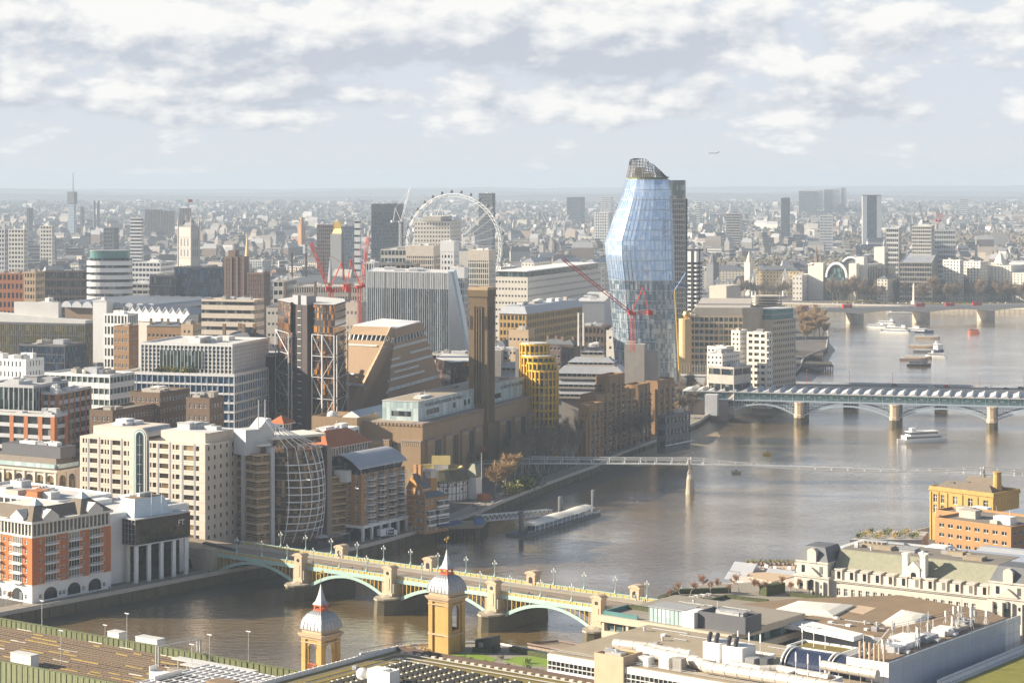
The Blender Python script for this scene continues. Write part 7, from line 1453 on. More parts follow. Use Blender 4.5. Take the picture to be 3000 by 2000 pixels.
# ---- metal roofed blocks behind it
t,L=nb('grey_metal_roofs','grey and white sheet metal roofs between the classical building and the river','office building',2450,1600,27,-34)
w,zr=L(3040,1650,27)[0],21
q=MB();q.box(-2,-18,0,w,26,zr);q.obj('wall',M['pale_grey'],t);MB().box(-1.6,-17.6,zr,w,25.6,zr+.15).obj('roof',M['roof_light'],t)
for x0,y0,x1,y1,h,m_,nm in((4,4,26,13,3,'zinc','metal_roof'),(28,2,42,16,3.2,'white','white_roof'),(44,14,w,24,3.0,'zinc','metal_roof'),(40,5,w,13.5,2.6,'zinc_blue','glass_roof'),(38,-8,w-8,1,2.4,'zinc','metal_roof'),(-1,-8,8,-3,2,'blue_panel','glass_roof'),(9,-9,18,-4,2,'blue_panel','glass_roof')):
 q=MB();q.frustum(x0,y0,x1,y1,zr+.15,h,min(3.5,(y1-y0)*.4));q.obj(nm,M[m_],t)
rooftop(t,34,10,zr+.15,12,'white',5,2,-16,1.8);rooftop(t,40,7,zr+.15,8,'concrete',7,45,-16,1.4);q=MB();q.box(-2,-18.4,zr-2,w,-18,zr+1.2);q.obj('parapet',M['white_stone'],t)
t,L=nb('planted_terrace_block','low block with a planted roof terrace at the water edge beyond the metal roofs','terrace',2500,1580,20,-34)
slab([L(*p,20)for p in((2490,1580),(2560,1552),(2720,1556),(2700,1580))],0,15,'wall','concrete',t)
for i in range(14):x,y,z=L(2515+i*13,1576-(i%4)*5,20);shrub(t,x,y,15,2.2,('leaf','leaf_yellow','straw')[i%3])
# ---- terrace building and planted roof with bare trees
t,L=nb('stone_terrace_building','pale stone building with a sandy roof terrace and white pitched roofs by the river','office building',2150,1690,21,-36)
slab([L(*p,21)for p in((2145,1690),(2200,1648),(2345,1640),(2350,1700),(2250,1716))],0,15.4,'wall','cream_stone',t);slab([L(*p,21)for p in((2180,1682),(2230,1654),(2330,1652),(2325,1684),(2260,1700))],15.4,15.6,'terrace','sandstone',t)
A_=L(2150,1662,21);q=MB()
for x0,y0,l_,w_,z0,z1 in((0,-3,9,7,15.4,18.2),(3,-12,8,6,14.2,16.4),(11,1,12,4,15.4,16.8)):q.loft([[(A_[0]+x,A_[1]+y0,z0),(A_[0]+x,A_[1]+y0+w_,z0),(A_[0]+x,A_[1]+y0+w_/2,z1)]for x in(x0,x0+l_)])
q.obj('pitched_roof',M['zinc'],t)
for k in range(10):q=MB();x,y=A_[0]+6+k*2.1,A_[1]+6+(k%3)*1.4;q.box(x,y,15.6,x+1.3,y+.9,16.4+(k%2)*.5);q.obj('rooftop_unit',M['white' if k%2 else 'grey'],t)
for i in range(11):x,y,z=L(2190+i*13,1652-(i%2)*2,21);q=MB();q.cbox(x,y,15.6,1.4,1,1);q.obj('planter',M['stone_brown'],t);shrub(t,x,y,16.4,1.2,'leaf_yellow')
t,L=nb('planted_roof','planted office roof with hedges, a curved lawn and small bare trees','roof garden',1930,1760,22,-38)
slab([L(*p,22)for p in((1885,1772),(1950,1742),(2050,1706),(2200,1700),(2380,1716),(2380,1752),(2100,1780),(1960,1790))],0,16.6,'roof_slab','concrete',t);slab([L(*p,22)for p in((1900,1772),(1960,1740),(2055,1709),(2200,1704),(2370,1718),(2370,1748),(2100,1776),(1960,1786))],16.6,16.75,'path','paving',t)
slab([L(*p,22)for p in((2024,1768),(2050,1757),(2120,1750),(2090,1762))],16.75,16.9,'lawn','lawn',t)
for pa,pb,w_,h in(((1935,1762),(1985,1740),2,1.8),((1990,1736),(2140,1732),1.8,1.6),((2060,1766),(2125,1748),1.2,1.0),((2125,1748),(2250,1762),1.2,1.0),((2235,1742),(2290,1730),3,3.2),((2310,1742),(2440,1756),1.2,1.2)):
 A_,B_=Vector(L(*pa,22)),Vector(L(*pb,22));d=(B_-A_).normalized();nn=Vector((-d.y,d.x,0))*w_/2;slab([A_-nn,B_-nn,B_+nn,A_+nn],16.75,16.75+h,'hedge','hedge',t)
for i in range(7):x,y,z=L(1975+i*17,1760-i*3,22);q=MB();q.cbox(x,y,17.5,2,.9,.1);q.cbox(x,y+1,17.2,2,.4,.1);q.cbox(x,y,16.75,.2,.2,.75);q.obj('picnic_table',M['white'],t)
# ---- yellow brick warehouse by the water
C=(dp(2910,905));t=thing('yellow_brick_warehouse','tall yellow brick warehouse with white windows and a round chimney','warehouse',(*C,5),44)
b,a=run(C,44,2725,'v'),run(C,44,2986);h=zt(1452,905)-5;q=MB();W=Wins(t,'white','pane',60)
cs=[b*f for f in(.12,.36,.60,.80,.92)];punch(q,'L',b,0,h,[(c_-1.15,c_+1.15)for c_ in cs[:3]]+[(c_-.9,c_+.9)for c_ in cs[3:]],[(h-14.5,h-11.3),(h-10,h-6.6),(h-5.6,h-2.2)][1:3],other=a,wins=W,style='ct',dep=.4)
W.done();q.quad((0,0,0),(a,0,0),(a,0,h),(0,0,h));q.quad((a,0,0),(a,b,0),(a,b,h),(a,0,h));q.quad((0,b,0),(a,b,0),(a,b,h),(0,b,h))
for f in(0,.24,.48,.72,.86,.98):q.box(-.35,b*f-.1,0,.02,b*f+.7,h-1.2)
q.box(-.5,-.5,h-.6,a+.5,b+.5,h);q.ring(-.3,-.3,a+.3,b+.3,h,h+1.1,.5);q.obj('brick_wall',M['yellow_brick'],t)
q=MB();q.hip(.3,.3,a*.55,b-.3,h,3.4,0);q.hip(a*.4,b*.2,a-.3,b*.7,h,5.2,0,0,1);q.obj('roof',M['slate_brown'],t);q=MB();q.box(a*.3,b*.5,h+2,a*.36,b*.56,h+3.6);q.box(a*.2,b*.7,h+1.6,a*.26,b*.76,h+3);q.obj('roof_vent',M['dark_grey'],t)
q=MB();q.lathe([(1.9,h),(1.6,h+8),(1.8,h+8.2),(1.8,h+8.8)],12,a*.45,b*.12);q.obj('chimney',M['yellow_brick'],t)
C=dp(2935,868);t=thing('orange_brick_flats','orange brick riverside flats with white bay windows below the warehouse','apartments',(*C,5),44);b,a=run(C,44,2742,'v'),11;h=zt(1524,868)-5
W=Wins(t,'white','pane',30);house(t,a,b,h,5,'warm_brick',1.6,1.5,4.4,'white','pane','c',units=3,W=W);W.done()
for f in(.18,.42,.66):
 for k in range(3):q=MB();z=h-4.6-k*5.5;q.box(-1.8,b*f,z,0,b*f+5,z+.9);q.box(-1.9,b*f-.1,z+3.1,0,b*f+5.1,z+3.5);q.obj('bay',M['white'],t);q=MB();q.box(-1.7,b*f+.1,z+.9,0,b*f+4.9,z+3.1);q.obj('bay_window',M['glass'],t)
t,L=nb('orange_brick_flats','orange brick block with strip windows at the edge of the view','apartments',2962,1590,22,44);house(t,30,34,22,6,'warm_brick',2.2,1.5,4,'white','pane','c',units=3,most=20)
t,L=nb('river_edge_roof','flat pale grey river edge roof beside the orange brick flats','office building',2990,1500,26,44);q=MB();q.box(0,-20,0,40,10,20);q.obj('wall',M['pale_grey'],t);MB().box(.4,-19,20,40,9.6,20.2).obj('roof',M['zinc_blue'],t)
rc=random.Random(99)
for nm,z,area,n in(('brown_roofed_hall',20,(8,4,60,14),16),('stone_banded_office',22.1,(4,14,30,34),14),('station_roof_building',23.1,(4,-62,10,-8),8),('grey_metal_roofs',21.2,(2,-17,60,-9),18),('white_banded_office',29,(3,3,78,44),34),('classical_stone_building',29.7,(14,9,60,24),14)):
 t=next(o for o in SC.objects if o.name==nm and o.parent is None)
 for i in range(n):
  x,y=rc.uniform(area[0],area[2]),rc.uniform(area[1],area[3]);q=MB();k=rc.randrange(5)
  if k==0:w=rc.uniform(.8,1.8);q.box(x,y,z,x+w,y+w,z+.5);q.box(x-.1,y-.1,z+.5,x+w+.1,y+w+.1,z+.6);o=q.obj('roof_hatch',M['white'],t)
  elif k==1:L_=rc.uniform(4,12);q.box(x,y,z+.15,x+L_,y+.4,z+.35);[q.box(x+j*1.5,y,z,x+j*1.5+.1,y+.4,z+.15)for j in range(int(L_/1.5))];q.obj('cable_tray',M['steel'],t)
  elif k==2:q.lathe([(.35,z),(.35,z+.8),(.55,z+.85),(.5,z+1.15),(.1,z+1.25)],8,x,y);q.obj('roof_cowl',M['steel'],t)
  elif k==3:L_=rc.uniform(3,9);q.tube([(x,y,z+.4),(x+L_*.5,y,z+.4),(x+L_*.5,y+L_*.4,z+.4)],.16,6);q.obj('roof_pipe',M['grey'],t)
  else:w=rc.uniform(1.2,2.6);q.box(x,y,z,x+w,y+w*.7,z+rc.uniform(.9,1.9));[q.box(x+.08+j*.3,y-.04,z+.2,x+.24+j*.3,y,z+.8)for j in range(int(w/.3))];q.obj('air_unit',M[rc.choice(['pale_grey','white','grey'])],t)
  # ------ landmarks in the distance
Dw=2620;c=dp(1330,Dw);t=thing('observation_wheel','giant white observation wheel with glass capsules on its rim','ferris wheel',(*c,0),-22);zc=zt(720,Dw);Rw=zc-zt(0,1)if False else 62.0;sq=1.0
q=MB()
for rr,y in((Rw,-1.6),(Rw,1.6),(Rw-3.4,0)):q.tube([(rr*cos(2*pi*i/64),y,zc+rr*sin(2*pi*i/64))for i in range(65)],.48,4)
for i in range(64):
 a0,a1=2*pi*i/64,2*pi*(i+1)/64;P=lambda r_,a_,y:(r_*cos(a_),y,zc+r_*sin(a_));q.beam(P(Rw,a0,-1.6),P(Rw-3.4,a1,0),.3);q.beam(P(Rw,a0,1.6),P(Rw-3.4,a1,0),.3);q.beam(P(Rw,a0,-1.6),P(Rw,a0,1.6),.3)
q.obj('rim',M['white_steel'],t);q=MB()
for i in range(32):a0=2*pi*i/32;q.tube([((Rw-3)*cos(a0),0,zc+(Rw-3)*sin(a0)),(0,6 if i%2 else-6,zc)],.13,3)
q.obj('spoke',M['white_steel'],t);q=MB();q.tube([(0,-12,zc),(0,12,zc)],2,8)
for s in(-1,1):q.tube([(s*14,30,0),(0,10,zc)],[1.8,1.0],6)
q.obj('support_leg',M['white_steel'],t);k=MB();k.lathe([(.3,-2.0),(1.6,-1.3),(2.1,0),(1.6,1.3),(.3,2.0)],8);km=k.mesh('capsule',M['slate'])
for i in range(32):a0=2*pi*i/32+.05;o=inst('capsule',km,t,((Rw+3)*cos(a0),0,zc+(Rw+3)*sin(a0)))
def crane(lab,px,D,yb,ycab,tip,m,back=12,group=None,apex=True):
 x,z0=dp(px,D)[0],zt(yb,D);t=thing('tower_crane',lab,'crane',(x,D,max(z0,5)),20,group);zb,zc=0,zt(ycab,D)-max(z0,5);s=1.1
 def lattice(p,q_,w,n,mb):
  p,q_=Vector(p),Vector(q_);d=(q_-p).normalized();u=d.cross(Vector((0,1,.01))).normalized()*w;v=d.cross(u).normalized()*w;C4=(u+v,u-v,-u-v,-u+v)
  for cc in C4:mb.beam(tuple(p+cc),tuple(q_+cc),.17)
  for i in range(n):
   a,b=p.lerp(q_,i/n),p.lerp(q_,(i+1)/n)
   for k in range(4):mb.beam(tuple(a+C4[k]),tuple(b+C4[(k+1)%4]),.10)
 q=MB();lattice((0,0,zb),(0,0,zc),1.0,max(3,int((zc-zb)/2.4)),q);q.obj('mast',M[m],t)
 tx,tz=(tip[0]-px)/FP*D/cos(R(20)),zt(tip[1],D)-max(z0,5);sg=1 if tx>0 else-1
 q=MB();lattice((sg*1.5,0,zc+1),(tx,0,tz),.75,int(math.hypot(tx,tz-zc)/2.6),q);q.obj('jib',M[m],t)
 q=MB();q.box(-1.6,-1.3,zc-.5,1.6,1.3,zc+1.2);q.box(sg*1.6,-1,zc,sg*3.2,1,zc+2.2);lattice((0,0,zc),(-sg*back,0,zc+1.5),.7,5,q);q.box(-sg*back-1.6,-1.2,zc-.8,-sg*back+1.6,1.2,zc+2);q.obj('cab',M[m],t)
 q=MB();q.beam((sg*.8,0,zc+1),(-sg*back*.62,0,zc+16),.5);q.beam((-sg*back*.9,0,zc+1.5),(-sg*back*.62,0,zc+16),.4);q.tube([(-sg*back*.62,0,zc+16),(tx*.93,0,zc+(tz-zc)*.93)],.1,3);q.obj('a_frame',M[m],t);return t
crane('red luffing crane rising beside the curved glass tower',1854,1290,1030,920,(1648,756),'crane_red',11)
crane('red luffing crane behind the braced glass tower, jib leaning to its far side',970,1230,893,852,(912,708),'crane_red',10)
crane('red luffing crane with a tall thick mast beside the bare concrete core',1052,1275,955,842,(1078,694),'crane_red',8)
crane('pale tower crane standing just left of the great wheel',1172,2500,745,650,(1202,548),'crane_white',9)
crane('pale tower crane in front of the great wheel, jib reaching to its right',1358,2450,720,690,(1442,606),'crane_white',12)
crane('pale slim tower crane inside the great wheel',1280,2480,710,640,(1238,566),'crane_white',8)
crane('far white crane in the park woods beside the curved tower',1614,3300,740,672,(1586,626),'crane_white',8)
crane('second far white crane in the park woods beside the curved tower',1652,3350,692,655,(1666,630),'crane_white',8)
crane('far red crane behind the white gridded block',2752,3300,660,648,(2764,626),'crane_red',6)
crane('far dark crane behind the pale glass tower',2708,3500,660,650,(2690,590),'dark_steel',6)
t=thing('mobile_crane','yellow mobile crane boom beside the foot of the dark slab tower','crane',(*dp(1996,1480),5),0);q=MB();q.tube([(0,0,0),(-4.5,0,zt(850,1480)-5)],[.8,.35],5);q.obj('boom',M['yellow_paint'],t);q=MB();q.box(-3,-2,0,5,2,3);q.obj('carrier',M['yellow_paint'],t);q=MB();q.beam((-4.5,0,zt(850,1480)-5),(3,0,zt(800,1480)-5),.5);q.beam((-4.5,0,zt(830,1480)-5),(5,0,zt(842,1480)-5),.5);q.obj('blue_jib',M['blue_paint'],t)
def gothic(lab,px,D,pl,pr,ytop,ypin,ybase=None,m='concrete'):
 t,a,b,h=tower('gothic_tower',lab,'tower',px,D,40,pl,pr,ytop);q=MB();q.box(0,0,0,a,b,h);zp=zt(ypin,D)-5;r_=a*.11
 for x,y in((0,0),(a,0),(0,b),(a,b)):q.lathe([(r_,0),(r_,h+4),(r_*1.2,h+4.5),(r_*.8,h+8),(.1,zp)],8,x,y)
 for i in range(4):
  for z in(h*.42,h*.6,h*.8,h-1):q.box(-.4,-.4,z,a+.4,b+.4,z+.8)
 for i in range(5):q.lathe([(.5,h),(.1,h+5)],4,a*(i+.5)/5,0);q.lathe([(.5,h),(.1,h+5)],4,0,b*(i+.5)/5)
 q.obj('stone_shaft',M[m],t);w=MB()
 for L_,f in((a,0),(b,1)):
  for i in range(3):
   u=L_*(.2+.25*i)
   for z0,z1 in((h*.46,h*.58),(h*.64,h*.78),(h*.1,h*.3)):w.box(*((u,-.15,z0,u+L_*.12,0,z1)if f==0 else(-.15,u,z0,0,u+L_*.12,z1)))
 w.obj('lancet_windows',M['slate'],t);return t,a,b,h
t,a,b,h=gothic('square golden stone gothic tower with corner pinnacles and a flag',560,3230,522,583,664,628);q=MB();q.frustum(4,4,a-4,b-4,h,10,5);q.obj('iron_roof',M['slate'],t);q=MB();q.lathe([(.4,h),(.2,h+42)],5,a/2,b/2);q.obj('flagpole',M['dark_steel'],t);q=MB();q.box(a/2,b/2-.2,h+36,a/2+7,b/2+.2,h+40);q.obj('flag',M['signal_red'],t)
t,a,b,h=tower('shrouded_clock_tower','clock tower wrapped in dark scaffold sheets with a gilded tip','tower',1000,2950,55,968,1008,684);q=MB();q.box(0,0,0,a,b,h)
for i in range(22):q.box(-.3,-.3,i*h/22,a+.3,b+.3,i*h/22+.5)
q.obj('scaffold_sheet',M['slate'],t);q=MB();q.frustum(2,2,a-2,b-2,h,16,a*.42);q.obj('spire',M['gold'],t)
for lab,px,D,yt,yb,w,m in(('thin grey gothic spire beside the notched brown tower',724,2700,678,760,9,'yellow_stone'),('pale green copper spire among the slate roofs behind the red crane',968,2050,745,800,9,'lead'),('tall red brick campanile on the skyline',884,4300,628,690,11,'warm_brick'),('stone clock tower above the cream riverside blocks',2930,2790,735,790,16,'white_stone'),('white clock tower with a green cap beside the far concrete bridge',2285,1750,862,905,6,'white_stone'),('granite obelisk on the far embankment',2677,2660,828,893,2.6,'portland'),('thin church spire among the white roofs at the far right',2860,3000,690,740,7,'portland'),('dark turret among the pale roofs behind the footbridge',2088,2880,738,790,12,'slate'),('round stone turret with a pointed cap near the golden stone range',2195,2860,735,790,9,'portland'),('tall memorial column behind the arched station',2392,3000,718,760,4,'brown_brick')):
 kind='obelisk' if 'obelisk' in lab else 'spire_tower';t=thing(kind,lab,'monument' if kind=='obelisk' or 'column' in lab else 'tower',(*dp(px,D),5),45);h=zt(yt,D)-5;q=MB();f=.4 if 'spire' in lab else .75
 if kind=='obelisk':q.prism([(-w,-w),(w,-w),(w,w),(-w,w)],0,4);q.prism([(-w/2,-w/2),(w/2,-w/2),(w/2,w/2),(-w/2,w/2)],4,h-2,0,[(-w/3,-w/3),(w/3,-w/3),(w/3,w/3),(-w/3,w/3)]);q.lathe([(w/3,h-2),(.05,h)],4,0,0,0,pi/4)
 else:q.box(-w/2,-w/2,0,w/2,w/2,h*f);q.box(-w/2-.5,-w/2-.5,h*f-1,w/2+.5,w/2+.5,h*f);q.lathe([(w*.5,h*f),(w*.28,h*f+(h-h*f)*.5),(.15,h)],8)
 q.obj('shaft',M[m],t)
 if 'clock' in lab:
  for s in(0,1):k=MB();z=h*f-w*.55;k.loft([[(w*.3*cos(a),-w/2-d,z+w*.3*sin(a))for a in[2*pi*i/16 for i in range(16)]]for d in(.05,.2)]);o=k.obj('clock_face',M['grey'],t);o.rotation_euler=(0,0,-s*pi/2)
t,a,b,h=tower('half_built_tower','slim half built pale tower with a very tall crane mast on the skyline','skyscraper',216,5600,70,200,223,562);office(t,a,b,h-3,30,'blue_panel','glass_blue','grey',.35,3,.6,units=0);q=MB();q.lathe([(1.2,h),(.7,zt(506,5600)-5)],6,a/2,b/3);q.box(-2,-2,h-30,a+2,b+2,h);q.obj('mast',M['slate'],t)
t=thing('power_station_chimney','pair of thin dark chimneys over pale walls on the skyline','chimney',(*dp(283,5700),5));q=MB()
for dx in(-6,5):q.lathe([(4,0),(3,zt(588,5700)-5)],8,dx,0)
q.obj('stack',M['slate'],t);q=MB();q.box(-12,-8,0,12,8,24);q.obj('wall',M['cream_stone'],t)
for px,D,pl,pr,yt,lab in((84,5400,78,97,610,'dark residential tower at the far left skyline'),(240,5900,235,246,606,'small dark tower beside the half built tower'),(14,2900,-5,24,672,'grey slab tower at the left edge'),(70,3100,24,82,672,'pale slab block near the left edge'),(332,3600,303,348,668,'white and dark striped block below the skyline slabs'),(152,3400,117,160,662,'pale stepped hospital block below the half built tower')):
 t,a,b,h=tower('distant_block',lab,'apartments',px,D,78,pl,pr,yt);office(t,a,b,h-1,max(6,int(h/6)),'slate' if 'dark' in lab else 'pale_grey' if 'grey' in lab else 'white_stone','glass','grey',.45,5,1.4,units=0)
 # ---- arched railway terminus on the far bank
c=dp(2560,2760);t=thing('arched_terminus','pale stone office terminus with a great glazed arch and a dark curved roof','railway station',(*dp(2500,2740),5),62)
kx=2760/FP;zA=lambda y:zt(y,2760)-5
for x0,y0,x1,y1,yt in((0,-4,12,6,770),(0,40,12,52,770),(30,-8,90,0,775),(92,-10,108,4,728),(14,-9,28,2,752),(110,-6,150,2,790),(0,52,80,60,780)):
 q=MB();q.box(x0,y0,0,x1,y1,zA(yt));q.obj('stone_pier',M['white_stone'],t)
def arc(r0,yc,z0,hk,x0,x1,r1=0):
 A1=[pi*i/14 for i in range(15)];ring=lambda x:[(x,yc+r0*cos(a),z0+r0*hk*sin(a))for a in A1]+([(x,yc+r1*cos(a),z0+r1*hk*sin(a))for a in A1[::-1]]if r1 else[])
 return MB().loft([ring(x0),ring(x1)])
arc(14,23,zA(812),1.35,4,40).obj('arched_roof',M['slate'],t);arc(14.6,23,zA(812),1.35,1,3.9,12.2).obj('arch_rim',M['white'],t)
q=arc(12,23,zA(812),1.3,3,3.9);q.box(2,10,0,4,36,zA(812));q.obj('arch_glazing',M['glass_green'],t);q=MB();q.box(5,8,0,40,38,zA(812));q.obj('stone_pier',M['white_stone'],t)
arc(14,18,zA(790),1.1,44,140).obj('upper_roof',M['slate'],t);arc(14.6,18,zA(790),1.1,42,44,12.4).obj('upper_arch_rim',M['white'],t)
q=MB();q.box(44,2,0,140,34,zA(790));q.obj('stone_pier',M['portland'],t)
q=MB()
for i in range(9):q.box(33+i*6.4,-8.2,6,36+i*6.4,-8,zA(782))
for i in range(3):q.box(96+i*4,-10.2,6,98+i*4,-10,zA(745))
q.obj('slot_windows',M['glass'],t)
# ---- long vaulted station roofs on the near bank
t,a,b,h=tower('vaulted_station_roof','long grey corrugated station roof in front of the white banded drum','station roof',468,1720,66,190,660,884);q=MB()
for k in range(9):
 y0=k*b/9;q.loft([[(x,y0+b/18*(1+cos(g)),h-6+5*sin(g))for g in[pi*i/6 for i in range(7)]]for x in(-5,a)])
q.obj('vault',M['zinc'],t);q=MB();q.box(0,0,0,a,b,h-6);q.obj('wall',M['brown_brick'],t)
t,a,b,h=tower('zigzag_station_roof','long pale glazed station hall with white zigzag gables along its ridge','station roof',535,1600,52,355,560,915);th_=30;q=MB();q.box(0,0,0,12,b,h-8);q.obj('wall',M['concrete'],t);q=MB();q.prism([(-1,0),(16,0),(16,b),(-1,b)],h-8,h-2,0,[(6,0),(16,0),(16,b),(6,b)]);q.obj('roof',M['roof_light'],t);q=MB();n=9
for i in range(n):y0,y1=i*b/n,(i+1)*b/n;ym=(y0+y1)/2;q.beam((7,y0,h-2),(7,ym,h+2.5),.6);q.beam((7,ym,h+2.5),(7,y1,h-2),.6)
q.obj('zigzag_frame',M['white'],t);q=MB()
for i in range(n):y0,y1=i*b/n,(i+1)*b/n;q.loft([[(x,y0,h-2),(x,y1,h-2),(x,(y0+y1)/2,h+2.5)]for x in(7.4,26)])
q.obj('gabled_roof',M['zinc'],t)
# ---- concrete theatre fly towers
t,a,b,h=tower('concrete_theatre','blank concrete theatre fly towers stepping up above the riverside hotel','theatre',2128,2080,62,2078,2168,838);q=MB();q.box(0,0,0,a,b,h);q.box(-10,4,0,0,b-4,h-16);q.box(-4,b,0,a,b+12,h-20);q.box(-16,-8,0,a+10,b+16,h-32);q.obj('concrete_mass',M['cream_stone'],t)
t=thing('airliner','tiny airliner low in the pale sky beside the curved tower','aeroplane',(*dp(2090,9000),zt(449,9000)),0);q=MB();q.tube([(-22,0,0),(-19,0,.6),(14,0,.6),(24,0,1.6)],[.4,2.2,2.2,.5],8);q.obj('fuselage',M['pale_grey'],t);q=MB();q.prism([(-4,-24),(2,-24),(5,0),(2,24),(-4,24),(-3,0)],0,.5);q.prism([(20,-.3),(24,-.3),(24,.3),(20,.3)],1,8);q.obj('wing',M['pale_grey'],t)
# ------ the ordinary streets: one building of each kind, copied; then the far city as one mass
def inside(P,x,y):
 c=False
 for(xa,ya),(xb,yb)in zip(P,P[1:]+P[:1]):
  if(ya>y)!=(yb>y)and x<(xb-xa)*(y-ya)/(yb-ya)+xa:c=not c
 return c
LAND_S=S_BANK+[(-9000,-300),(-700,-300),(-420,500),(-260,760)];LAND_N=N_BANK+[(-16000,3200),(-16000,FAR),(16000,FAR),(16000,-300),(-120,-300)]
def on_land(x,y,m=10):return any(inside(L_,x,y)and inside(L_,x,y-m)and inside(L_,x+m,y)and inside(L_,x-m,y)and inside(L_,x,y+m)for L_ in(LAND_S,LAND_N))
bpy.context.view_layer.update()
BOX=[]
for o in SC.objects:
 if o.parent is None and 'label' in o and o['category']not in('shrub','lamp post','aeroplane'):
  pts=[ch.matrix_world@Vector(c_)for ch in[o]+list(o.children)if ch.type=='MESH' for c_ in ch.bound_box]
  if pts:BOX.append((min(p.x for p in pts),min(p.y for p in pts),max(p.x for p in pts),max(p.y for p in pts)))
def free(x,y,m):return not any(x0-m<x<x1+m and y0-m<y<y1+m for x0,y0,x1,y1 in BOX)
rf=random.Random(21)
TPL=[]
def tpl(nm,lab,cat,a,b,h,n,wall,roof,gl='glass',hipr=True,sp=.5,pier=3.5):
 t=thing(nm,lab,cat,(0,0,-900));w,g=MB(),MB();sh=h/n
 for i in range(n):w.box(0,0,i*sh,a,b,i*sh+sh*sp);g.box(.35,.35,i*sh+sh*sp,a-.35,b-.35,(i+1)*sh)
 for L_,f in((a,0),(b,1)):
  k=max(2,int(L_/pier))
  for i in range(k+1):
   u=min(max(i*L_/k,.5),L_-.5)
   for s in(0,1):w.box(*((u-.55,-.05 if s==0 else b-.4,0,u+.55,.4 if s==0 else b+.05,h)if f==0 else(-.05 if s==0 else a-.4,u-.55,0,.4 if s==0 else a+.05,u+.55,h)))
 w.box(-.1,-.1,h,a+.1,b+.1,h+.4)
 if not hipr:w.ring(-.1,-.1,a+.1,b+.1,h+.4,h+1.2,.4)
 r=MB()
 if hipr:
  r.hip(0,0,a,b,h+.4,min(a,b)*.36,.3,0,2 if rf.random()<.6 else None)
  for i in range(int(max(a,b)/8)):
   x,y=(4+i*8,b/2+.8)if a>b else(a/2+.8,4+i*8);r.box(x-.9,y-.5,h,x+.9,y+.5,h+min(a,b)*.36+1.8,1)
 else:
  r.box(.3,.3,h+.3,a-.3,b-.3,h+.55)
  for i in range(4):x,y=rf.uniform(1,a-6),rf.uniform(1,b-5);r.box(x,y,h+.5,x+rf.uniform(2,5),y+rf.uniform(2,4),h+rf.uniform(1.5,3.5),i%2)
 w.obj('wall',M[wall],t);g.obj('glazing',M[gl],t);r.obj('roof',[M[roof],M['brown_brick' if hipr else 'white']],t);TPL.append((t,lab,max(a,b)));return t
tpl('terraced_houses','brown brick terrace with slate roof','houses',34,11,11,4,'brown_brick','slate')
tpl('terraced_houses','red brick terrace with slate roof','houses',26,12,13,4,'red_brick','slate_brown')
tpl('terraced_houses','white stucco terrace with grey roof','houses',36,13,15,5,'white_stone','slate')
tpl('office_block','cream office block with flat pale roof','office building',30,22,21,6,'cream_stone','roof_light',hipr=False)
tpl('office_block','white office block with flat roof','office building',40,18,19,6,'white','roof_light',hipr=False)
tpl('office_block','grey glass office block with flat felt roof','office building',34,26,23,7,'pale_grey','roof_felt','glass_green',False,.3)
tpl('apartment_block','tan brick block of flats with flat roof','apartments',28,14,17,6,'tan','roof_felt',hipr=False,sp=.6)
tpl('apartment_block','orange brick block of flats with pitched roof','apartments',30,13,15,5,'orange_brick','slate_brown')
tpl('warehouse','brick warehouse with long pale metal roof','warehouse',38,24,10,3,'warm_brick','zinc',hipr=True,sp=.7)
tpl('mansion_block','pale stone mansion block with steep slate roof','apartments',32,18,22,6,'portland','slate')
tpl('mansion_block','yellow stone mansion block with grey roof','apartments',30,16,20,6,'yellow_stone','slate')
def zone(px,y):
 far='far streets ' if y>2150 else 'streets '
 for lim,s in((260,'behind the gold glass office'),(560,'round the long station roofs'),(860,'round the notched brown tower'),(1120,'behind the red cranes'),(1420,'round the great wheel'),(1800,'left of the curved tower'),(2340,'behind the riverside hotel'),(2660,'round the arched terminus'),(9999,'behind the cream blocks')):
  if px<lim:return far+s
used=set();cnt=0;tries=0
PLACED=[]
while cnt<290 and tries<12000:
 tries+=1;v=rf.random();y=1180+2300*v**1.25;px=rf.uniform(-80,3080);x=(px-1500)/FP*y
 k=rf.randrange(len(TPL));t0,lab,s=TPL[k]
 if y>2500 and px>2300 and k in(0,1,6,7,8):continue
 if y<1700 and 1380<px<1900 and k not in(0,1,3,6):continue
 if not on_land(x,y,s*.8)or not free(x,y,s*.62)or any((x-a_)**2+(y-b_)**2<(s*.55+c_*.45)**2 for a_,b_,c_ in PLACED):continue
 if y<1500 and 1450<px<1960:continue
 if 262<px<330 and y<1900 or 2150<px and 2560<y<2790 or 2230<px<2470 and y<2600:continue
 PLACED.append((x,y,s));rz=R(rf.choice([62,66,72,-28,-22,58,50]));L_=lab+', '+zone(px,y);sc=rf.uniform(.8,1.15);z=5
 if k not in used:used.add(k);t0.location=(x,y,z);t0.rotation_euler=(0,0,rz);t0['label']=L_;t0['group']=L_
 else:dup(t0,(x,y,z),rz,L_,L_,sc)
 cnt+=1
mass=MB();mm=mat('distant_houses',(1,1,1),var=.1,streak=0,attr=True)
WALLS=[(.52,.49,.45),(.46,.42,.37),(.56,.55,.53),(.36,.30,.24),(.25,.18,.14),(.27,.20,.16),(.40,.40,.40),(.48,.44,.37)];ROOFS=[(.14,.14,.15),(.17,.15,.14),(.30,.30,.31),(.20,.19,.18),(.34,.34,.35),(.19,.16,.14)]
n=0
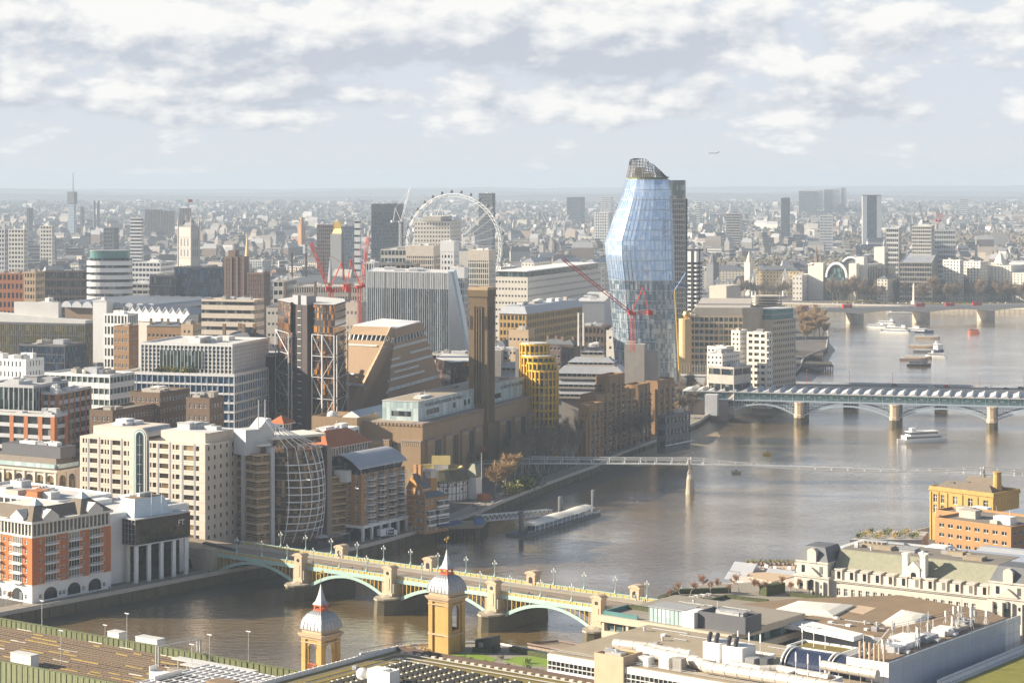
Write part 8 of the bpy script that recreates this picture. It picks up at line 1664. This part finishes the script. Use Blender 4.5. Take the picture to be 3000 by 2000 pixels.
for i in range(64000):
 y=1500+11500*rf.random()**1.15;px=rf.uniform(-200,3200);x=(px-1500)/FP*y
 if y<2950 and not(px<1400 and y>1900)and rf.random()<.35:continue
 if not on_land(x,y,14)or any((x-a_)**2+(y-b_)**2<(c_*.5+6)**2 for a_,b_,c_ in(PLACED if y<3600 else())):continue
 if y<6000 and not free(x,y,6):continue
 if y<2500 and 1380<px<2080 or 2150<px and 2560<y<2790 or 2230<px<2470 and y<2600:continue
 if 3050<y<3500 and 1440<px<1800 or 3350<y<3800 and 2010<px<2530 or 4700<y<5600 and px>2480:continue
 k=1+max(0,y-6000)/14000;w,d,h=rf.uniform(6,22)*k,rf.uniform(7,11)*k,rf.uniform(5,10)*(1+(rf.random()<.05)*1.8);th=R([66,-24,60,45,-40,10,80,100][hash((int(x//350),int(y//350)))%8]+90*(rf.random()<.25));cs,sn=cos(th),sin(th)
 P=[(x+a_*cs-b_*sn,y+a_*sn+b_*cs)for a_,b_ in((-w,-d/2),(w,-d/2),(w,d/2),(-w,d/2))]
 wc,rc=rf.choice(WALLS),rf.choice(ROOFS);f=rf.uniform(.5,.85)if rf.random()<.85 else 1.2;wc=tuple(c_*f for c_ in wc);o=len(mass.v)
 if rf.random()<.55:
  A_,B_=(x-w*.85*cs,y-w*.85*sn,5+h*1.35),(x+w*.85*cs,y+w*.85*sn,5+h*1.35)
  mass.v+=[(*p,5)for p in P]+[(*p,5+h)for p in P]+[(*p,5+h)for p in P]+[A_,B_];mass.c+=[wc]*8+[rc]*6
  mass.f+=[(o,o+1,o+5,o+4),(o+1,o+2,o+6,o+5),(o+2,o+3,o+7,o+6),(o+3,o,o+4,o+7),(o+8,o+9,o+13,o+12),(o+9,o+10,o+13),(o+10,o+11,o+12,o+13),(o+11,o+8,o+12)];mass.m+=[0]*8
 else:
  mass.v+=[(*p,5)for p in P]+[(*p,5+h)for p in P]+[(*p,5+h)for p in P];mass.c+=[wc]*8+[rc]*4
  mass.f+=[(o,o+1,o+5,o+4),(o+1,o+2,o+6,o+5),(o+2,o+3,o+7,o+6),(o+3,o,o+4,o+7),(o+8,o+9,o+10,o+11)];mass.m+=[0]*5
  if y<5200:
   for z0 in[5+h*(j+.45)/4 for j in range(4)]:
    for a0,a1 in((P[0],P[1]),(P[3],P[0])):
     e=(a1[1]-a0[1],-(a1[0]-a0[0]));L_=math.hypot(*e);ex,ey=e[0]/L_*.12,e[1]/L_*.12;oo=len(mass.v)
     mass.v+=[(a0[0]+ex,a0[1]+ey,z0),(a1[0]+ex,a1[1]+ey,z0),(a1[0]+ex,a1[1]+ey,z0+h*.1),(a0[0]+ex,a0[1]+ey,z0+h*.1)];mass.c+=[(.06,.065,.07)]*4;mass.f.append((oo,oo+1,oo+2,oo+3));mass.m.append(0)
o=mass.obj('distant_houses',mm);setting(o,'stuff');tag(o,'far city of small hazy roofs reaching to the horizon','houses')
# ---- trees: winter crowns of real twigs
def bare_tree(seed,h,spread,twm,bark='bark',birch=False,twigs=900):
 r=random.Random(seed);T,C=MB(),MB();ends=[]
 def grow(p,d,L,rad,lev):
  pts=[p];q_=p.copy();dd=d.copy()
  for i in range(3):dd=(dd+Vector((r.uniform(-.16,.16),r.uniform(-.16,.16),r.uniform(-.03,.12)))).normalized();q_=q_+dd*L/3;pts.append(q_.copy())
  T.tube([tuple(x)for x in pts],[rad,rad*.85,rad*.7,rad*.5],4 if lev else 6)
  if lev>=2:ends.append((pts[1],dd));ends.append((pts[2],dd));ends.append((pts[3],dd));return
  for k in range(r.randint(3,4)+(2 if lev==0 else 0)):
   a_=r.uniform(0,2*pi);s=spread*r.uniform(.6,1.1);f=pts[r.choice([2,3])]if lev or not birch else pts[0].lerp(pts[3],r.uniform(.4,1));grow(f,(dd+Vector((cos(a_)*s,sin(a_)*s,r.uniform(0,.4)))).normalized(),L*r.uniform(.55,.8),rad*.5,lev+1)
 grow(Vector((0,0,0)),Vector((0,0,1)),h*(.6 if birch else .40),h*(.012 if birch else .022),0)
 for i in range(twigs):
  p,d=r.choice(ends);v=(d+Vector((r.gauss(0,.75),r.gauss(0,.75),r.gauss(.25,.6)))).normalized();L=h*r.uniform(.06,.17);s=v.cross(Vector((r.uniform(-1,1),r.uniform(-1,1),r.uniform(-1,1)))).normalized()*h*.0055;p=p+Vector((r.gauss(0,.02),r.gauss(0,.02),r.gauss(0,.02)))*h
  C.add([tuple(p-s),tuple(p+s),tuple(p+v*L)],[(0,1,2)]);e=p+v*L*.5;v2=(v+Vector((r.gauss(0,.6),r.gauss(0,.6),r.gauss(0,.5)))).normalized();C.add([tuple(e-s*.8),tuple(e+s*.8),tuple(e+v2*L*.7)],[(0,1,2)])
 return T.mesh('trunk',M[bark]),C.mesh('crown',M[twm])
TREES={k:[bare_tree(i*7+j,*a)for j in range(2)]for i,(k,a)in enumerate({'plane':(22,.62,'twig','bark',False,1700),'gold':(17,.62,'twig_gold','bark',False,2200),'grey':(19,.62,'twig_grey','bark',False,1600),'birch':(16,.34,'twig_grey','birch',True,480),'small':(5.6,.5,'twig_red','birch',False,520)}.items())}
rt=random.Random(33)
def tree(kind,x,y,z,lab,grp=None,s=1.0,name='bare_tree'):
 o=thing(name,lab,'tree',(x,y,z),rt.uniform(0,360),grp);tm,cm=TREES[kind][rt.randrange(2)];o.scale=(s*rt.uniform(.9,1.1),)*2+(s*rt.uniform(.88,1.12),)
 inst('trunk',tm,o);inst('crown',cm,o)
for kind,px,py,s,lab in(('gold',1448,1466,1.3,'big golden bare tree beside the round theatre'),('gold',1482,1450,1.2,'rounded golden brown bare tree by the river walk'),('gold',655,1300,1.1,'bare brown tree behind the cream vaulted office, nearest the brick building'),('gold',710,1296,1.1,'bare brown tree between the brick building and the dark tower'),('gold',635,1296,.9,'small bare tree at the corner of the brown brick building'),('plane',752,1294,.8,'bare tree at the foot of the dark side tower'),('gold',1706,1210,1.1,'pale bare tree before the brown brick flats'),('gold',1985,1225,.8,'reddish bare tree behind the riverside bar'),('plane',310,1088,.7,'bare street tree beside the slim brown brick tower'),('plane',2030,1168,.9,'bare tree behind the white sheeted shed'),('grey',2100,1150,.9,'bare tree before the concrete pavilion'),('small',16,1775,1.2,'low bare shrub tree beside the red brick flats')):
 tree(kind,*gp(px,py),5,lab,None,s)
for i in range(90):
 px=rt.uniform(1470,1900);f=(px-1470)/430;py=rt.uniform(1370-100*f,1428-122*f);x,y=gp(px,py)
 tree('birch',x,y,5,'slim bare birch on the dark lawn before the brick power station','birches before the brick power station',rt.uniform(.75,1.1),'birch_tree')
for i in range(9):x,y=gp(1300+i*11,1404-(i%3)*5);tree('birch',x,y,5,'slim bare birch behind the round theatre','birches behind the round theatre',.8,'birch_tree')
for i in range(26):x,y=gp(rt.uniform(2338,2418),rt.uniform(945,1006));tree('gold',x,y,5,'golden bare tree in the riverside clump beside the stone river office','golden trees beside the stone river office',rt.uniform(.95,1.25))
for i in range(88):
 px=2440+i*6.8;x,y=dp(px+rt.uniform(-4,4),rt.uniform(2685,2765));tree('plane' if i%3 else 'grey',x,y,5,'tall bare plane tree on the far embankment','plane trees along the far embankment',rt.uniform(1.05,1.5))
for i in range(12):x,y=dp(2170+i*12,rt.uniform(2780,2830));tree('grey',x,y,5,'bare tree between the footbridge masts','bare trees between the footbridge masts',1.1)
for i in range(24):x,y=dp(rt.uniform(1925,2075),rt.uniform(1415,1480));tree('grey',x,y,5,'bare tree in the strip before the riverside hotel','bare trees before the riverside hotel',rt.uniform(.7,.95))
for i in range(14):x,y=gp(1962+i*29+rt.uniform(-5,5),1757-(i>1)*17-(i%2)*6,22);tree('small',x,y,21.8,'small reddish bare tree on the planted office roof','small trees on the planted office roof',rt.uniform(.8,1.15))
for i in range(4):x,y=gp(1505+i*18,1448-i*7,5);o=shrub(None,0,0,0,6.5,'leaf_yellow' if i%2==0 else 'leaf','evergreen_shrub',rt);o.location=(x,y,5);tag(o,'bushy evergreen shrub beside the golden tree by the river walk','shrub','evergreens by the river walk')
wood=MB();ib=[(0,0,1)]+[(.8944*cos(R(72*i)),.8944*sin(R(72*i)),.447)for i in range(5)]+[(.8944*cos(R(72*i+36)),.8944*sin(R(72*i+36)),-.447)for i in range(5)];fi=[(0,1+i,1+(i+1)%5)for i in range(5)]+[(1+i,6+i,1+(i+1)%5)for i in range(5)]+[(1+(i+1)%5,6+i,6+(i+1)%5)for i in range(5)]
def crown(x,y,s,col):
 for k in range(5):
  cx,cy,cz=x+rt.gauss(0,.45)*s,y+rt.gauss(0,.45)*s,5+s*rt.uniform(.5,1.25);rr=s*rt.uniform(.22,.45);o=len(wood.v)
  for v in ib:e=rt.uniform(.6,1.35)*rr;wood.v.append((cx+v[0]*e,cy+v[1]*e,cz+v[2]*e));f=rt.uniform(.7,1.25);wood.c.append(tuple(c_*f for c_ in col))
  wood.f+=[tuple(i+o for i in f)for f in fi];wood.m+=[0]*len(fi)
for x0,x1,y0,y1,n,col in((1450,1790,3060,3480,420,(.20,.145,.085)),(2010,2525,3350,3800,520,(.16,.13,.085)),(2480,3100,4700,5600,520,(.17,.135,.095)),(0,420,2950,3200,160,(.12,.11,.085)),(-200,3200,3100,12500,6500,(.115,.11,.085)),(0,1400,1900,3300,240,(.11,.095,.07)),(1440,1540,2350,2480,40,(.18,.13,.08))):
 for i in range(n):
  y=rt.uniform(y0,y1);px=rt.uniform(x0,x1);x=(px-1500)/FP*y
  if on_land(x,y,6)and free(x,y,4):crown(x,y,rt.uniform(8,12)*(1+max(0,y-4000)/9000),col)
o=wood.obj('distant_trees',mat('distant_trees',(1,1,1),var=.3,scale=.4,streak=0,attr=True));setting(o,'stuff');tag(o,'hazy brown winter woods in the far parks','trees')
# ------ people
rp=random.Random(77)
def person_mesh(pose,top,leg,hair):
 J={'stand':[(0,0,.93),(0,0,1.15),(0,.01,1.4),(0,.01,1.5),(0,-.01,1.6),(0,0,1.72),(.1,0,.88),(.11,-.02,.48),(.11,.02,.07),(.11,-.14,.03),(-.1,0,.88),(-.11,-.02,.48),(-.11,.02,.07),(-.11,-.14,.03),(.2,.01,1.38),(.25,.03,1.1),(.24,-.06,.86),(-.2,.01,1.38),(-.25,.03,1.1),(-.24,-.06,.86)],'walk':[(0,0,.91),(0,-.02,1.14),(0,-.03,1.38),(0,-.03,1.48),(0,-.05,1.58),(0,-.04,1.70),(.1,0,.87),(.1,-.17,.5),(.1,-.28,.09),(.1,-.42,.06),(-.1,0,.87),(-.1,.1,.48),(-.1,.34,.16),(-.1,.27,.05),(.2,-.02,1.36),(.24,.12,1.1),(.22,.10,.86),(-.2,-.02,1.36),(-.24,-.14,1.1),(-.22,-.26,.92)]}[pose]
 E=[(0,1),(1,2),(2,3),(3,4),(4,5),(0,6),(6,7),(7,8),(8,9),(0,10),(10,11),(11,12),(12,13),(2,14),(14,15),(15,16),(2,17),(17,18),(18,19)]
 rad=[.15,.15,.17,.055,.1,.085,.095,.065,.045,.035,.095,.065,.045,.035,.07,.05,.035,.07,.05,.035]
 me=bpy.data.meshes.new('person');me.from_pydata(J,E,[]);ob=bpy.data.objects.new('tmp',me);COL.objects.link(ob);ob.modifiers.new('skin','SKIN')
 for i,d in enumerate(me.skin_vertices[0].data):d.radius=(rad[i],rad[i]*.8);d.use_root=i==0
 ob.modifiers.new('s','SUBSURF').levels=1;dg=bpy.context.evaluated_depsgraph_get();m2=bpy.data.meshes.new_from_object(ob.evaluated_get(dg));bpy.data.objects.remove(ob);m2.name='person'
 m2.materials.clear()
 for k in(top,leg,'skin',hair):m2.materials.append(M[k])
 for p in m2.polygons:
  z=p.center.z;p.material_index=3 if z>1.66 or(z>1.54 and p.center.y>.04)else 2 if z>1.47 or(z<.92 and abs(p.center.x)>.2)else 0 if z>.84 else 1;p.use_smooth=True
 return m2
PM=[(d,person_mesh(po,t_,l_,h_))for po,t_,l_,h_,d in(('walk','black','navy','black','walking in a black coat'),('stand','navy','black','timber','standing in a navy coat'),('walk','signal_red','navy','timber','walking in a red jacket'),('stand','tan','dark_grey','yellow_stone','standing in a tan coat'),('walk','grey','black','black','walking in a grey coat'),('stand','white','navy','timber','standing in a white top'))]
def person(x,y,z,where,rz=None):
 d,me=PM[rp.choice([0,0,1,1,2,3,4,4,5])];s=rp.uniform(.95,1.05)
 o=inst('person',me,None,(x,y,z),rp.uniform(0,6.28)if rz is None else rz,s);tag(o,'person '+d+' '+where,'person','people '+where)
for i in range(62):person(*fbl(rp.uniform(20,XL-30),rp.uniform(-1.5,1.5)),'on the silver footbridge',R(T1)+rp.choice([pi/2,-pi/2]))
for i in range(15):
 y=rp.choice([2.0,3.5,W_-2.2,W_-3.6])if False else rp.choice([1.8,3.4,20.5-2.2,20.5-3.6]);person(*bl(rp.uniform(10,XE-30),y,12.13),'on the pavement of the green bridge',R(TH)+rp.choice([pi/2,-pi/2]))
for i in range(90):
 k=rp.uniform(0,20.98);a_,b_=S_BANK[int(k)],S_BANK[int(k)+1];f=k-int(k);u=Vector(b_)-Vector(a_);nn=Vector((-u.y,u.x)).normalized()*rp.uniform(1.5,9)
 if i>45:k=rp.choice([9,10,11,12,13]);a_,b_=S_BANK[k],S_BANK[k+1];u=Vector(b_)-Vector(a_);nn=Vector((-u.y,u.x)).normalized()*rp.uniform(1.5,9)
 person(a_[0]+u.x*f+nn.x,a_[1]+u.y*f+nn.y,5.01,'on the river walk')
for i in range(10):person(*brl(rp.uniform(-60,120),29.5,12.7),'on the road bridge behind the station roofs')
# ------ boats and piers
def boat(nm,lab,px,py,L_,B_,rz,hull='white',decks=1,cab=(.2,.85),roofm='white',cabm='white',group=None,cat='boat',hh=1.6):
 x,y=gp(px,py,0);t=thing(nm,lab,cat,(x,y,0),rz,group);q=MB();n=9;rings=[]
 for i in range(n):
  u=i/(n-1);w=B_/2*(1 if u<.55 else math.sqrt(max(.004,1-((u-.55)/.45)**2)));zz=hh+.9*max(0,u-.5)**2*4;xx=-L_/2+L_*u
  rings.append([(xx,-w*.7,-.5),(xx,w*.7,-.5),(xx,w,zz),(xx,-w,zz)])
 q.loft(rings);q.obj('hull',M[hull],t)
 for d in range(decks):
  s=.08*d;x0,x1=-L_/2+L_*(cab[0]+s)-L_*.1,-L_/2+L_*(cab[1]-s);z=hh+d*2.5;w=B_/2-.5
  q=MB();q.box(x0,-w,z,x1,w,z+.8);q.box(x0,-w,z+2.0,x1,w,z+2.3)
  for i in range(int((x1-x0)/1.6)+1):q.box(x0+i*1.6,-w-.03,z,x0+i*1.6+.25,w+.03,z+2.1)
  q.obj('cabin',M[cabm],t);q=MB();q.box(x0+.1,-w+.1,z+.8,x1-.1,w-.1,z+2.0);q.obj('window',M['glass'],t);q=MB();q.box(x0-.5,-w-.3,z+2.3,x1+.5,w+.3,z+2.5);q.obj('roof',M[roofm],t)
 if decks:
  q=MB();z=hh+decks*2.5;q.box(L_*.12,-B_*.22,z,L_*.22,B_*.22,z+2.1);q.lathe([(.08,z+2),(.05,z+5)],4,L_*.1,0);q.obj('wheelhouse',M[cabm],t)
 q=MB()
 for s in(-1,1):q.tube([(-L_/2+.5,s*B_*.47,hh+1),(L_*.1,s*B_*.47,hh+1),(L_*.42,s*B_*.2,hh+1.8)],.06,4)
 q.obj('railing',M['white_steel'],t);return t
boat('tour_boat','white two deck tour boat heading down river before the station bridge',2697,1295,32,7,-160,'white',2,hh=1.8)
boat('river_cruiser','long white glass roofed cruiser moored in mid river',2660,972,56,10,-32,'navy',1,roofm='white');boat('river_cruiser','white river cruiser moored beside the glass roofed one',2630,977,36,8,-30,'white',2)
boat('river_cruiser','small white passenger boat at the upstream end of the moored group',2572,962,26,7,-30,'white',1);boat('river_cruiser','white passenger boat with an upper deck beside the moored pontoon',2600,958,28,7,-32,'white',2)
boat('catamaran','white and blue fast ferry passing under the concrete bridge',2655,919,44,9,-8,'white',1);boat('small_launch','small white launch beside the golden tree clump',2378,936,22,6,-40,'white',1)
boat('workboat','small orange workboat leaving a wake on the open river',2853,976,12,4,170,'orange_red',1,roofm='orange_red',cabm='orange_red');boat('barge','rusty yellow barge moored alone in mid river',2718,992,24,7,-20,'tan',0)
for lab,px,py,m_ in(('brown barge at the head of the moored barges',2702,1018,'tan'),('grey covered barge beside the tugs',2716,1032,'slate'),('yellowish barge behind the black barges',2690,1050,'tan'),('rust red barge beside the black tug',2678,1056,'brown_panel')):boat('barge',lab,px,py,24,7,-20,m_,0)
boat('tug','white tug with tall wheelhouse among the barges',2748,1028,16,6,100,'navy',2);boat('tug','white tug moored against the floating stage',2742,1048,18,6,160,'white',1);boat('tug','black tug at the near end of the barges',2692,1072,20,7,-10,'black',1,roofm='dark_grey',cabm='dark_grey')
boat('floating_restaurant','long white restaurant ship moored at the far embankment',2430,889,70,11,14,'white',1);boat('floating_restaurant','second long pale ship moored at the far embankment',2500,893,60,10,16,'tan',1)
for lab,px,py in(('yellow mooring buoy above the footbridge',2248,1332),('rusty yellow mooring buoy below the footbridge',2157,1386)):
 t=thing('mooring_buoy',lab,'buoy',(*gp(px,py,0),0),0);q=MB();q.tube([(-2.4,0,.5),(2.4,0,.5)],1.0,10);q.obj('float',M['yellow_paint' if 'above' in lab else 'tan'],t);q=MB();q.box(-.4,-.4,1.3,.4,.4,2.0);q.obj('mooring_post',M['dark_grey'],t)
A_,B_=gp(1560,1570,0),gp(1760,1508,0);L_,T_=bridge_frame(A_,B_);t=thing('passenger_pier','floating passenger pier with a long white canopy roof','pier',(*A_,0),T_);W2=11
q=MB();q.prism([(-5,0),(L_,0),(L_,W2),(-5,W2)],-.6,1.3);q.obj('pontoon',M['dark_grey'],t);q=MB();rg=[[(x,y,4.4+1.1*sin(pi*y/8.4)+.25*math.sin(x*.25))for y in(-.3,1.5,3,4.2,5.4,7,8.7)]+[(x,y,4.2)for y in(8.7,-.3)]for x in[2+(L_-8)*i/18 for i in range(19)]];q.loft(rg);q.obj('canopy',M['membrane'],t);q=MB()
for i in range(15):
 for y in(0,8.2):q.box(3+i*(L_-9)/14,y,1.3,3.2+i*(L_-9)/14,y+.2,4.4)
for z in(1.9,2.4):q.box(-4,.1,z,L_,.16,z+.07)
q.obj('post',M['white_steel'],t);q=MB();q.box(8,1.5,1.3,L_-14,6.5,3.6);q.obj('waiting_room',M['glass_blue'],t)
for lab,px,py,yt in(('dark mooring pile at the near end of the floating pier',1527,1570,1497),('grey mooring pile behind the floating pier canopy',1642,1516,1455),('grey mooring pile at the far end of the floating pier',1739,1490,1436)):
 x,y=gp(px,py,0);o=thing('mooring_pile',lab,'pile',(x,y,-2));q=MB();q.lathe([(1.15,0),(1.15,zt(yt,y)+2),(.9,zt(yt,y)+2.3)],12);q.obj('shaft',M['slate'],o)
A2,B2=gp(1408,1527,5),gp(1620,1508,2.5);L2_,T2_=bridge_frame(A2,B2);t=thing('gangway','white lattice gangway sloping from the jetty to the floating pier','gangway',(*A2,5),T2_);q=MB();n=16
for y in(0,2.6):
 for z in(0,2.6):q.beam((0,y,z),(L2_,y,z-2.6),.25)
 for i in range(n):x0,x1=i*L2_/n,(i+1)*L2_/n;q.beam((x0,y,-2.6*x0/L2_),((x0+x1)/2,y,2.6-2.6*x0/L2_),.2);q.beam(((x0+x1)/2,y,2.6-2.6*x0/L2_),(x1,y,-2.6*x1/L2_),.2)
q.obj('truss',M['white_steel'],t);q=MB();q.loft([[(x,0,z-.1),(x,2.6,z-.1),(x,2.6,z),(x,0,z)]for x,z in((0,.1),(L2_,-2.5))]);q.obj('deck',M['grey'],t)
P=[gp(*p,5)for p in((1270,1546),(1412,1541),(1430,1522),(1330,1526))];o=gp(1270,1546,5);t=thing('timber_jetty','dark timber jetty on close set piles at the gangway head','jetty',(*o,0));P=[(x-o[0],y-o[1])for x,y in P];q=MB();q.prism(P,4.2,5.1);q.obj('deck',M['plank'],t);q=MB()
for(xa,ya),(xb,yb)in zip(P,P[1:]+P[:1]):
 for i in range(14):f=i/14;q.lathe([(.28,-2),(.28,4.3)],6,xa+(xb-xa)*f,ya+(yb-ya)*f)
q.obj('piles',M['timber'],t);o=thing('ticket_kiosk','small blue ticket kiosk on the timber jetty','kiosk',(*gp(1403,1533,5.1),5.1),10);q=MB();q.box(-2,-1.5,0,2,1.5,2.6);q.obj('wall',M['blue_paint'],o);q=MB();q.prism([(-2.4,-1.9),(2.4,-1.9),(2.4,1.9),(-2.4,1.9)],2.6,3.6,0,[(-1,-.2),(1,-.2),(1,.2),(-1,.2)]);q.obj('roof',M['slate'],o)
for lab,pts in(('upper dark timber wharf on piles by the far foreshore',((2332,1040),(2412,1042),(2412,1030),(2332,1026))),('lower dark timber wharf on piles by the far foreshore',((2335,1074),(2440,1072),(2436,1060),(2335,1058)))):
 P=[gp(*p,5)for p in pts];o=P[0];t=thing('timber_wharf',lab,'jetty',(*o,0));P=[(x-o[0],y-o[1])for x,y in P];q=MB();q.prism(P,4.3,5.1);q.obj('deck',M['timber'],t);q=MB()
 for i in range(16):f=i/15;q.lathe([(.4,-2),(.4,5.8)],6,P[0][0]+(P[1][0]-P[0][0])*f,P[0][1]+(P[1][1]-P[0][1])*f)
 q.obj('piles',M['timber'],t)
 # ------ vehicles
def wheels(q,L_,w,r_,xs):
 for x in xs:
  for s in(-1,1):q.tube([(x,s*w/2-s*.25,r_),(x,s*w/2+s*.02,r_)],r_,10)
def bus(lab,loc,rz):
 t=thing('double_decker_bus',lab,'bus',loc,rz,'red buses on the far concrete bridge');q=MB();q.box(-5.5,-1.25,.35,5.5,1.25,1.5);q.box(-5.5,-1.25,2.3,5.5,1.25,3.1);q.box(-5.4,-1.25,3.9,5.4,1.25,4.4)
 for i in range(9):q.box(-5.5+i*1.36,-1.26,.4,-5.4+i*1.36,1.26,4.3)
 q.obj('body',M['bus_red'],t);q=MB();q.box(-5.4,-1.2,1.5,5.45,1.2,2.3);q.box(-5.3,-1.2,3.1,5.45,1.2,3.9);q.obj('window',M['glass'],t);q=MB();wheels(q,11,2.5,.5,(-3.4,3.5));q.obj('wheel',M['black'],t)
for i,(px,y,w_)in enumerate(((2362,6,'nearest the near bank, alone'),(2490,6,'first of a close pair before the lawn'),(2502,17,'second of a close pair before the lawn'),(2703,6,'below the stone obelisk'),(2790,6,'right of the stone obelisk'),(2870,6,'last toward the far bank'))):bus('red double decker bus on the far bridge, '+w_,wll(run(Pw,T3,px),y),T3)
def car(lab,loc,rz,m_,grp=None,van=False):
 t=thing('van' if van else 'car',lab,'van' if van else 'car',loc,rz,grp);q=MB();q.loft([[(x,y,z)for x,z in((-2.2,.3),(2.2,.3),(2.25,.75),(1.3,.95),(.6,1.75 if van else 1.42),(-1.9 if van else-1.3,1.8 if van else 1.45),(-2.2,.95))]for y in(-.85,.85)]);q.obj('body',M[m_],t);q=MB();q.box(-1.2,-.87,.95,.7,.87,1.3);q.obj('window',M['glass'],t);q=MB();wheels(q,4,1.7,.32,(-1.35,1.35));q.obj('wheel',M['black'],t)
for i,(x,y,m_,v,lab)in enumerate(((-52,22,'brown_panel',1,'brown van on the bridge behind the zigzag roofs, farthest upstream'),(72,22,'brown_panel',1,'second brown van on the bridge behind the zigzag roofs'),(98,12,'white',1,'white van behind the zigzag roofs ahead of the red one'),(108,20,'signal_red',1,'bright red van on the bridge behind the zigzag roofs'),(135,14,'white',1,'white van behind the zigzag roofs after the red one'),(148,14,'dark_grey',0,'dark car behind the zigzag roofs'),(166,20,'signal_red',0,'small red car behind the zigzag roofs'),(158,23,'slate',0,'grey blue car behind the zigzag roofs'))):car(lab,brl(x,y,12.67),T2+1.5,m_,None,bool(v))
for i in range(24):
 m_=rp.choice(['white','dark_grey','slate','black','white']);x,y=dp(2440+i*22+rp.uniform(-6,6),2676+rp.uniform(-3,3));d={'white':'white','dark_grey':'dark grey','slate':'grey','black':'black'}[m_];car(d+' car on the far embankment road below the plane trees',(x,y,5.05),12,m_,d+' cars on the far embankment road')
for i in range(12):
 m_=rp.choice(['white','dark_grey','slate','black','signal_red']);x,y=gp(276+rp.uniform(0,26),985+i*7.5,5);d={'white':'white','dark_grey':'dark grey','slate':'grey','black':'black','signal_red':'red'}[m_];car(d+' car in the side street beside the slim brown brick tower',(x,y,5.02),84,m_,d+' cars in the side street')
x,y=gp(1135,1574,5);t=thing('delivery_lorry','white box lorry with a dark blue side panel parked by the barrel roofed flats','lorry',(x,y,5.02),40);q=MB();q.box(-4.5,-1.3,1.1,2.6,1.3,4.0);q.obj('box_body',M['white'],t);q=MB();q.box(-1.6,-1.34,1.3,2.5,-1.3,3.6);q.obj('side_panel',M['navy'],t);q=MB();q.box(-1.2,-1.37,2.6,-.4,-1.34,3.4);q.box(-1.2,-1.37,1.7,-.6,-1.34,2.3);q.box(-.2,-1.37,2.3,2.0,-1.34,2.65);q.obj('panel_mark',M['white'],t);q=MB();q.prism([(2.8,-1.2),(4.6,-1.2),(4.6,1.2),(2.8,1.2)],.6,3.0,0,[(2.8,-1.2),(4.2,-1.2),(4.2,1.2),(2.8,1.2)]);q.obj('cab',M['white'],t);q=MB();wheels(q,8,2.5,.5,(-3,3.4));q.obj('wheel',M['black'],t)
bk=MB();bk.tube([(-.65,0,.33),(-.55,0,.5),(.1,0,.75),(.55,0,.8),(.72,0,.33)],[.1,.14,.2,.12,.08],6);bm_=bk.mesh('frame',M['dark_grey']);bk=MB();wheels(bk,1,.1,.32,(-.68,.72));wm_=bk.mesh('wheel',M['black']);bk=MB();bk.box(.4,-.35,.95,.5,.35,1.02);hm_=bk.mesh('handlebar',M['white'])
for i in range(22):
 o=thing('motorbike','motorbike in the kerbside row at the bridge approach','motorbike',(*gp(600+i*4.3,1592+i*1.0,12),12.0),TH+70,'motorbikes parked at the bridge approach');inst('frame',bm_,o);inst('wheel',wm_,o);inst('handlebar',hm_,o)
for i,(px,py)in enumerate(((1682,1316),(1698,1312))):
 t=thing('banner_flag',('first','second')[i]+' white banner flag on the lawn edge before the birches','banner',gp(px,py));q=MB();q.lathe([(.1,0),(.08,8)],5);q.obj('pole',M['steel'],t);q=MB();q.box(.1,-.04,3,2.2,.04,7.8);q.obj('cloth',M['white'],t)
t=thing('flood_light_mast','tall slim pole standing among the birches','lamp post',gp(1645,1345));q=MB();q.lathe([(.25,0),(.12,18)],6);q.obj('column',M['pale_grey'],t)
gl=MB();gl.tube([(-.3,0,0),(0,0,.05),(.3,0,.05)],[.03,.1,.04],5);gl.loft([[(-.1,s*.1,.05),(.1,s*.1,.05),(.02,s*.5,.22),(-.05,s*.9,.12)]for s in(1,1.001)]);gl.loft([[(-.1,-.1,.05),(.1,-.1,.05),(.02,-.5,.22),(-.05,-.9,.12)],[(-.1,-.101,.06),(.1,-.101,.06),(.02,-.501,.23),(-.05,-.901,.13)]])
for lab,px,py,D in(('white gull flying across the curved lattice ribs',903,1406,700),('white gull flying past the barrel roofed flats',1046,1431,700)):o=gl.obj('gull',M['white'],None,pz(px,py,D),.5);o.scale=(1.6,)*3;tag(o,lab,'bird')
# ------ the haze over the city
m=bpy.data.materials.new('haze_air');m.use_nodes=True;t_=m.node_tree;t_.nodes.remove(t_.nodes['Principled BSDF'])
pv=nd(t_,'ShaderNodeVolumePrincipled');pv.inputs['Color'].default_value=(.52,.62,.75,1);pv.inputs['Density'].default_value=.000088;pv.inputs['Anisotropy'].default_value=0
t_.links.new(pv.outputs[0],t_.nodes['Material Output'].inputs['Volume'])
q=MB();q.box(-17000,-400,-3.5,17000,28500,205);setting(q.obj('haze',m),'stuff')
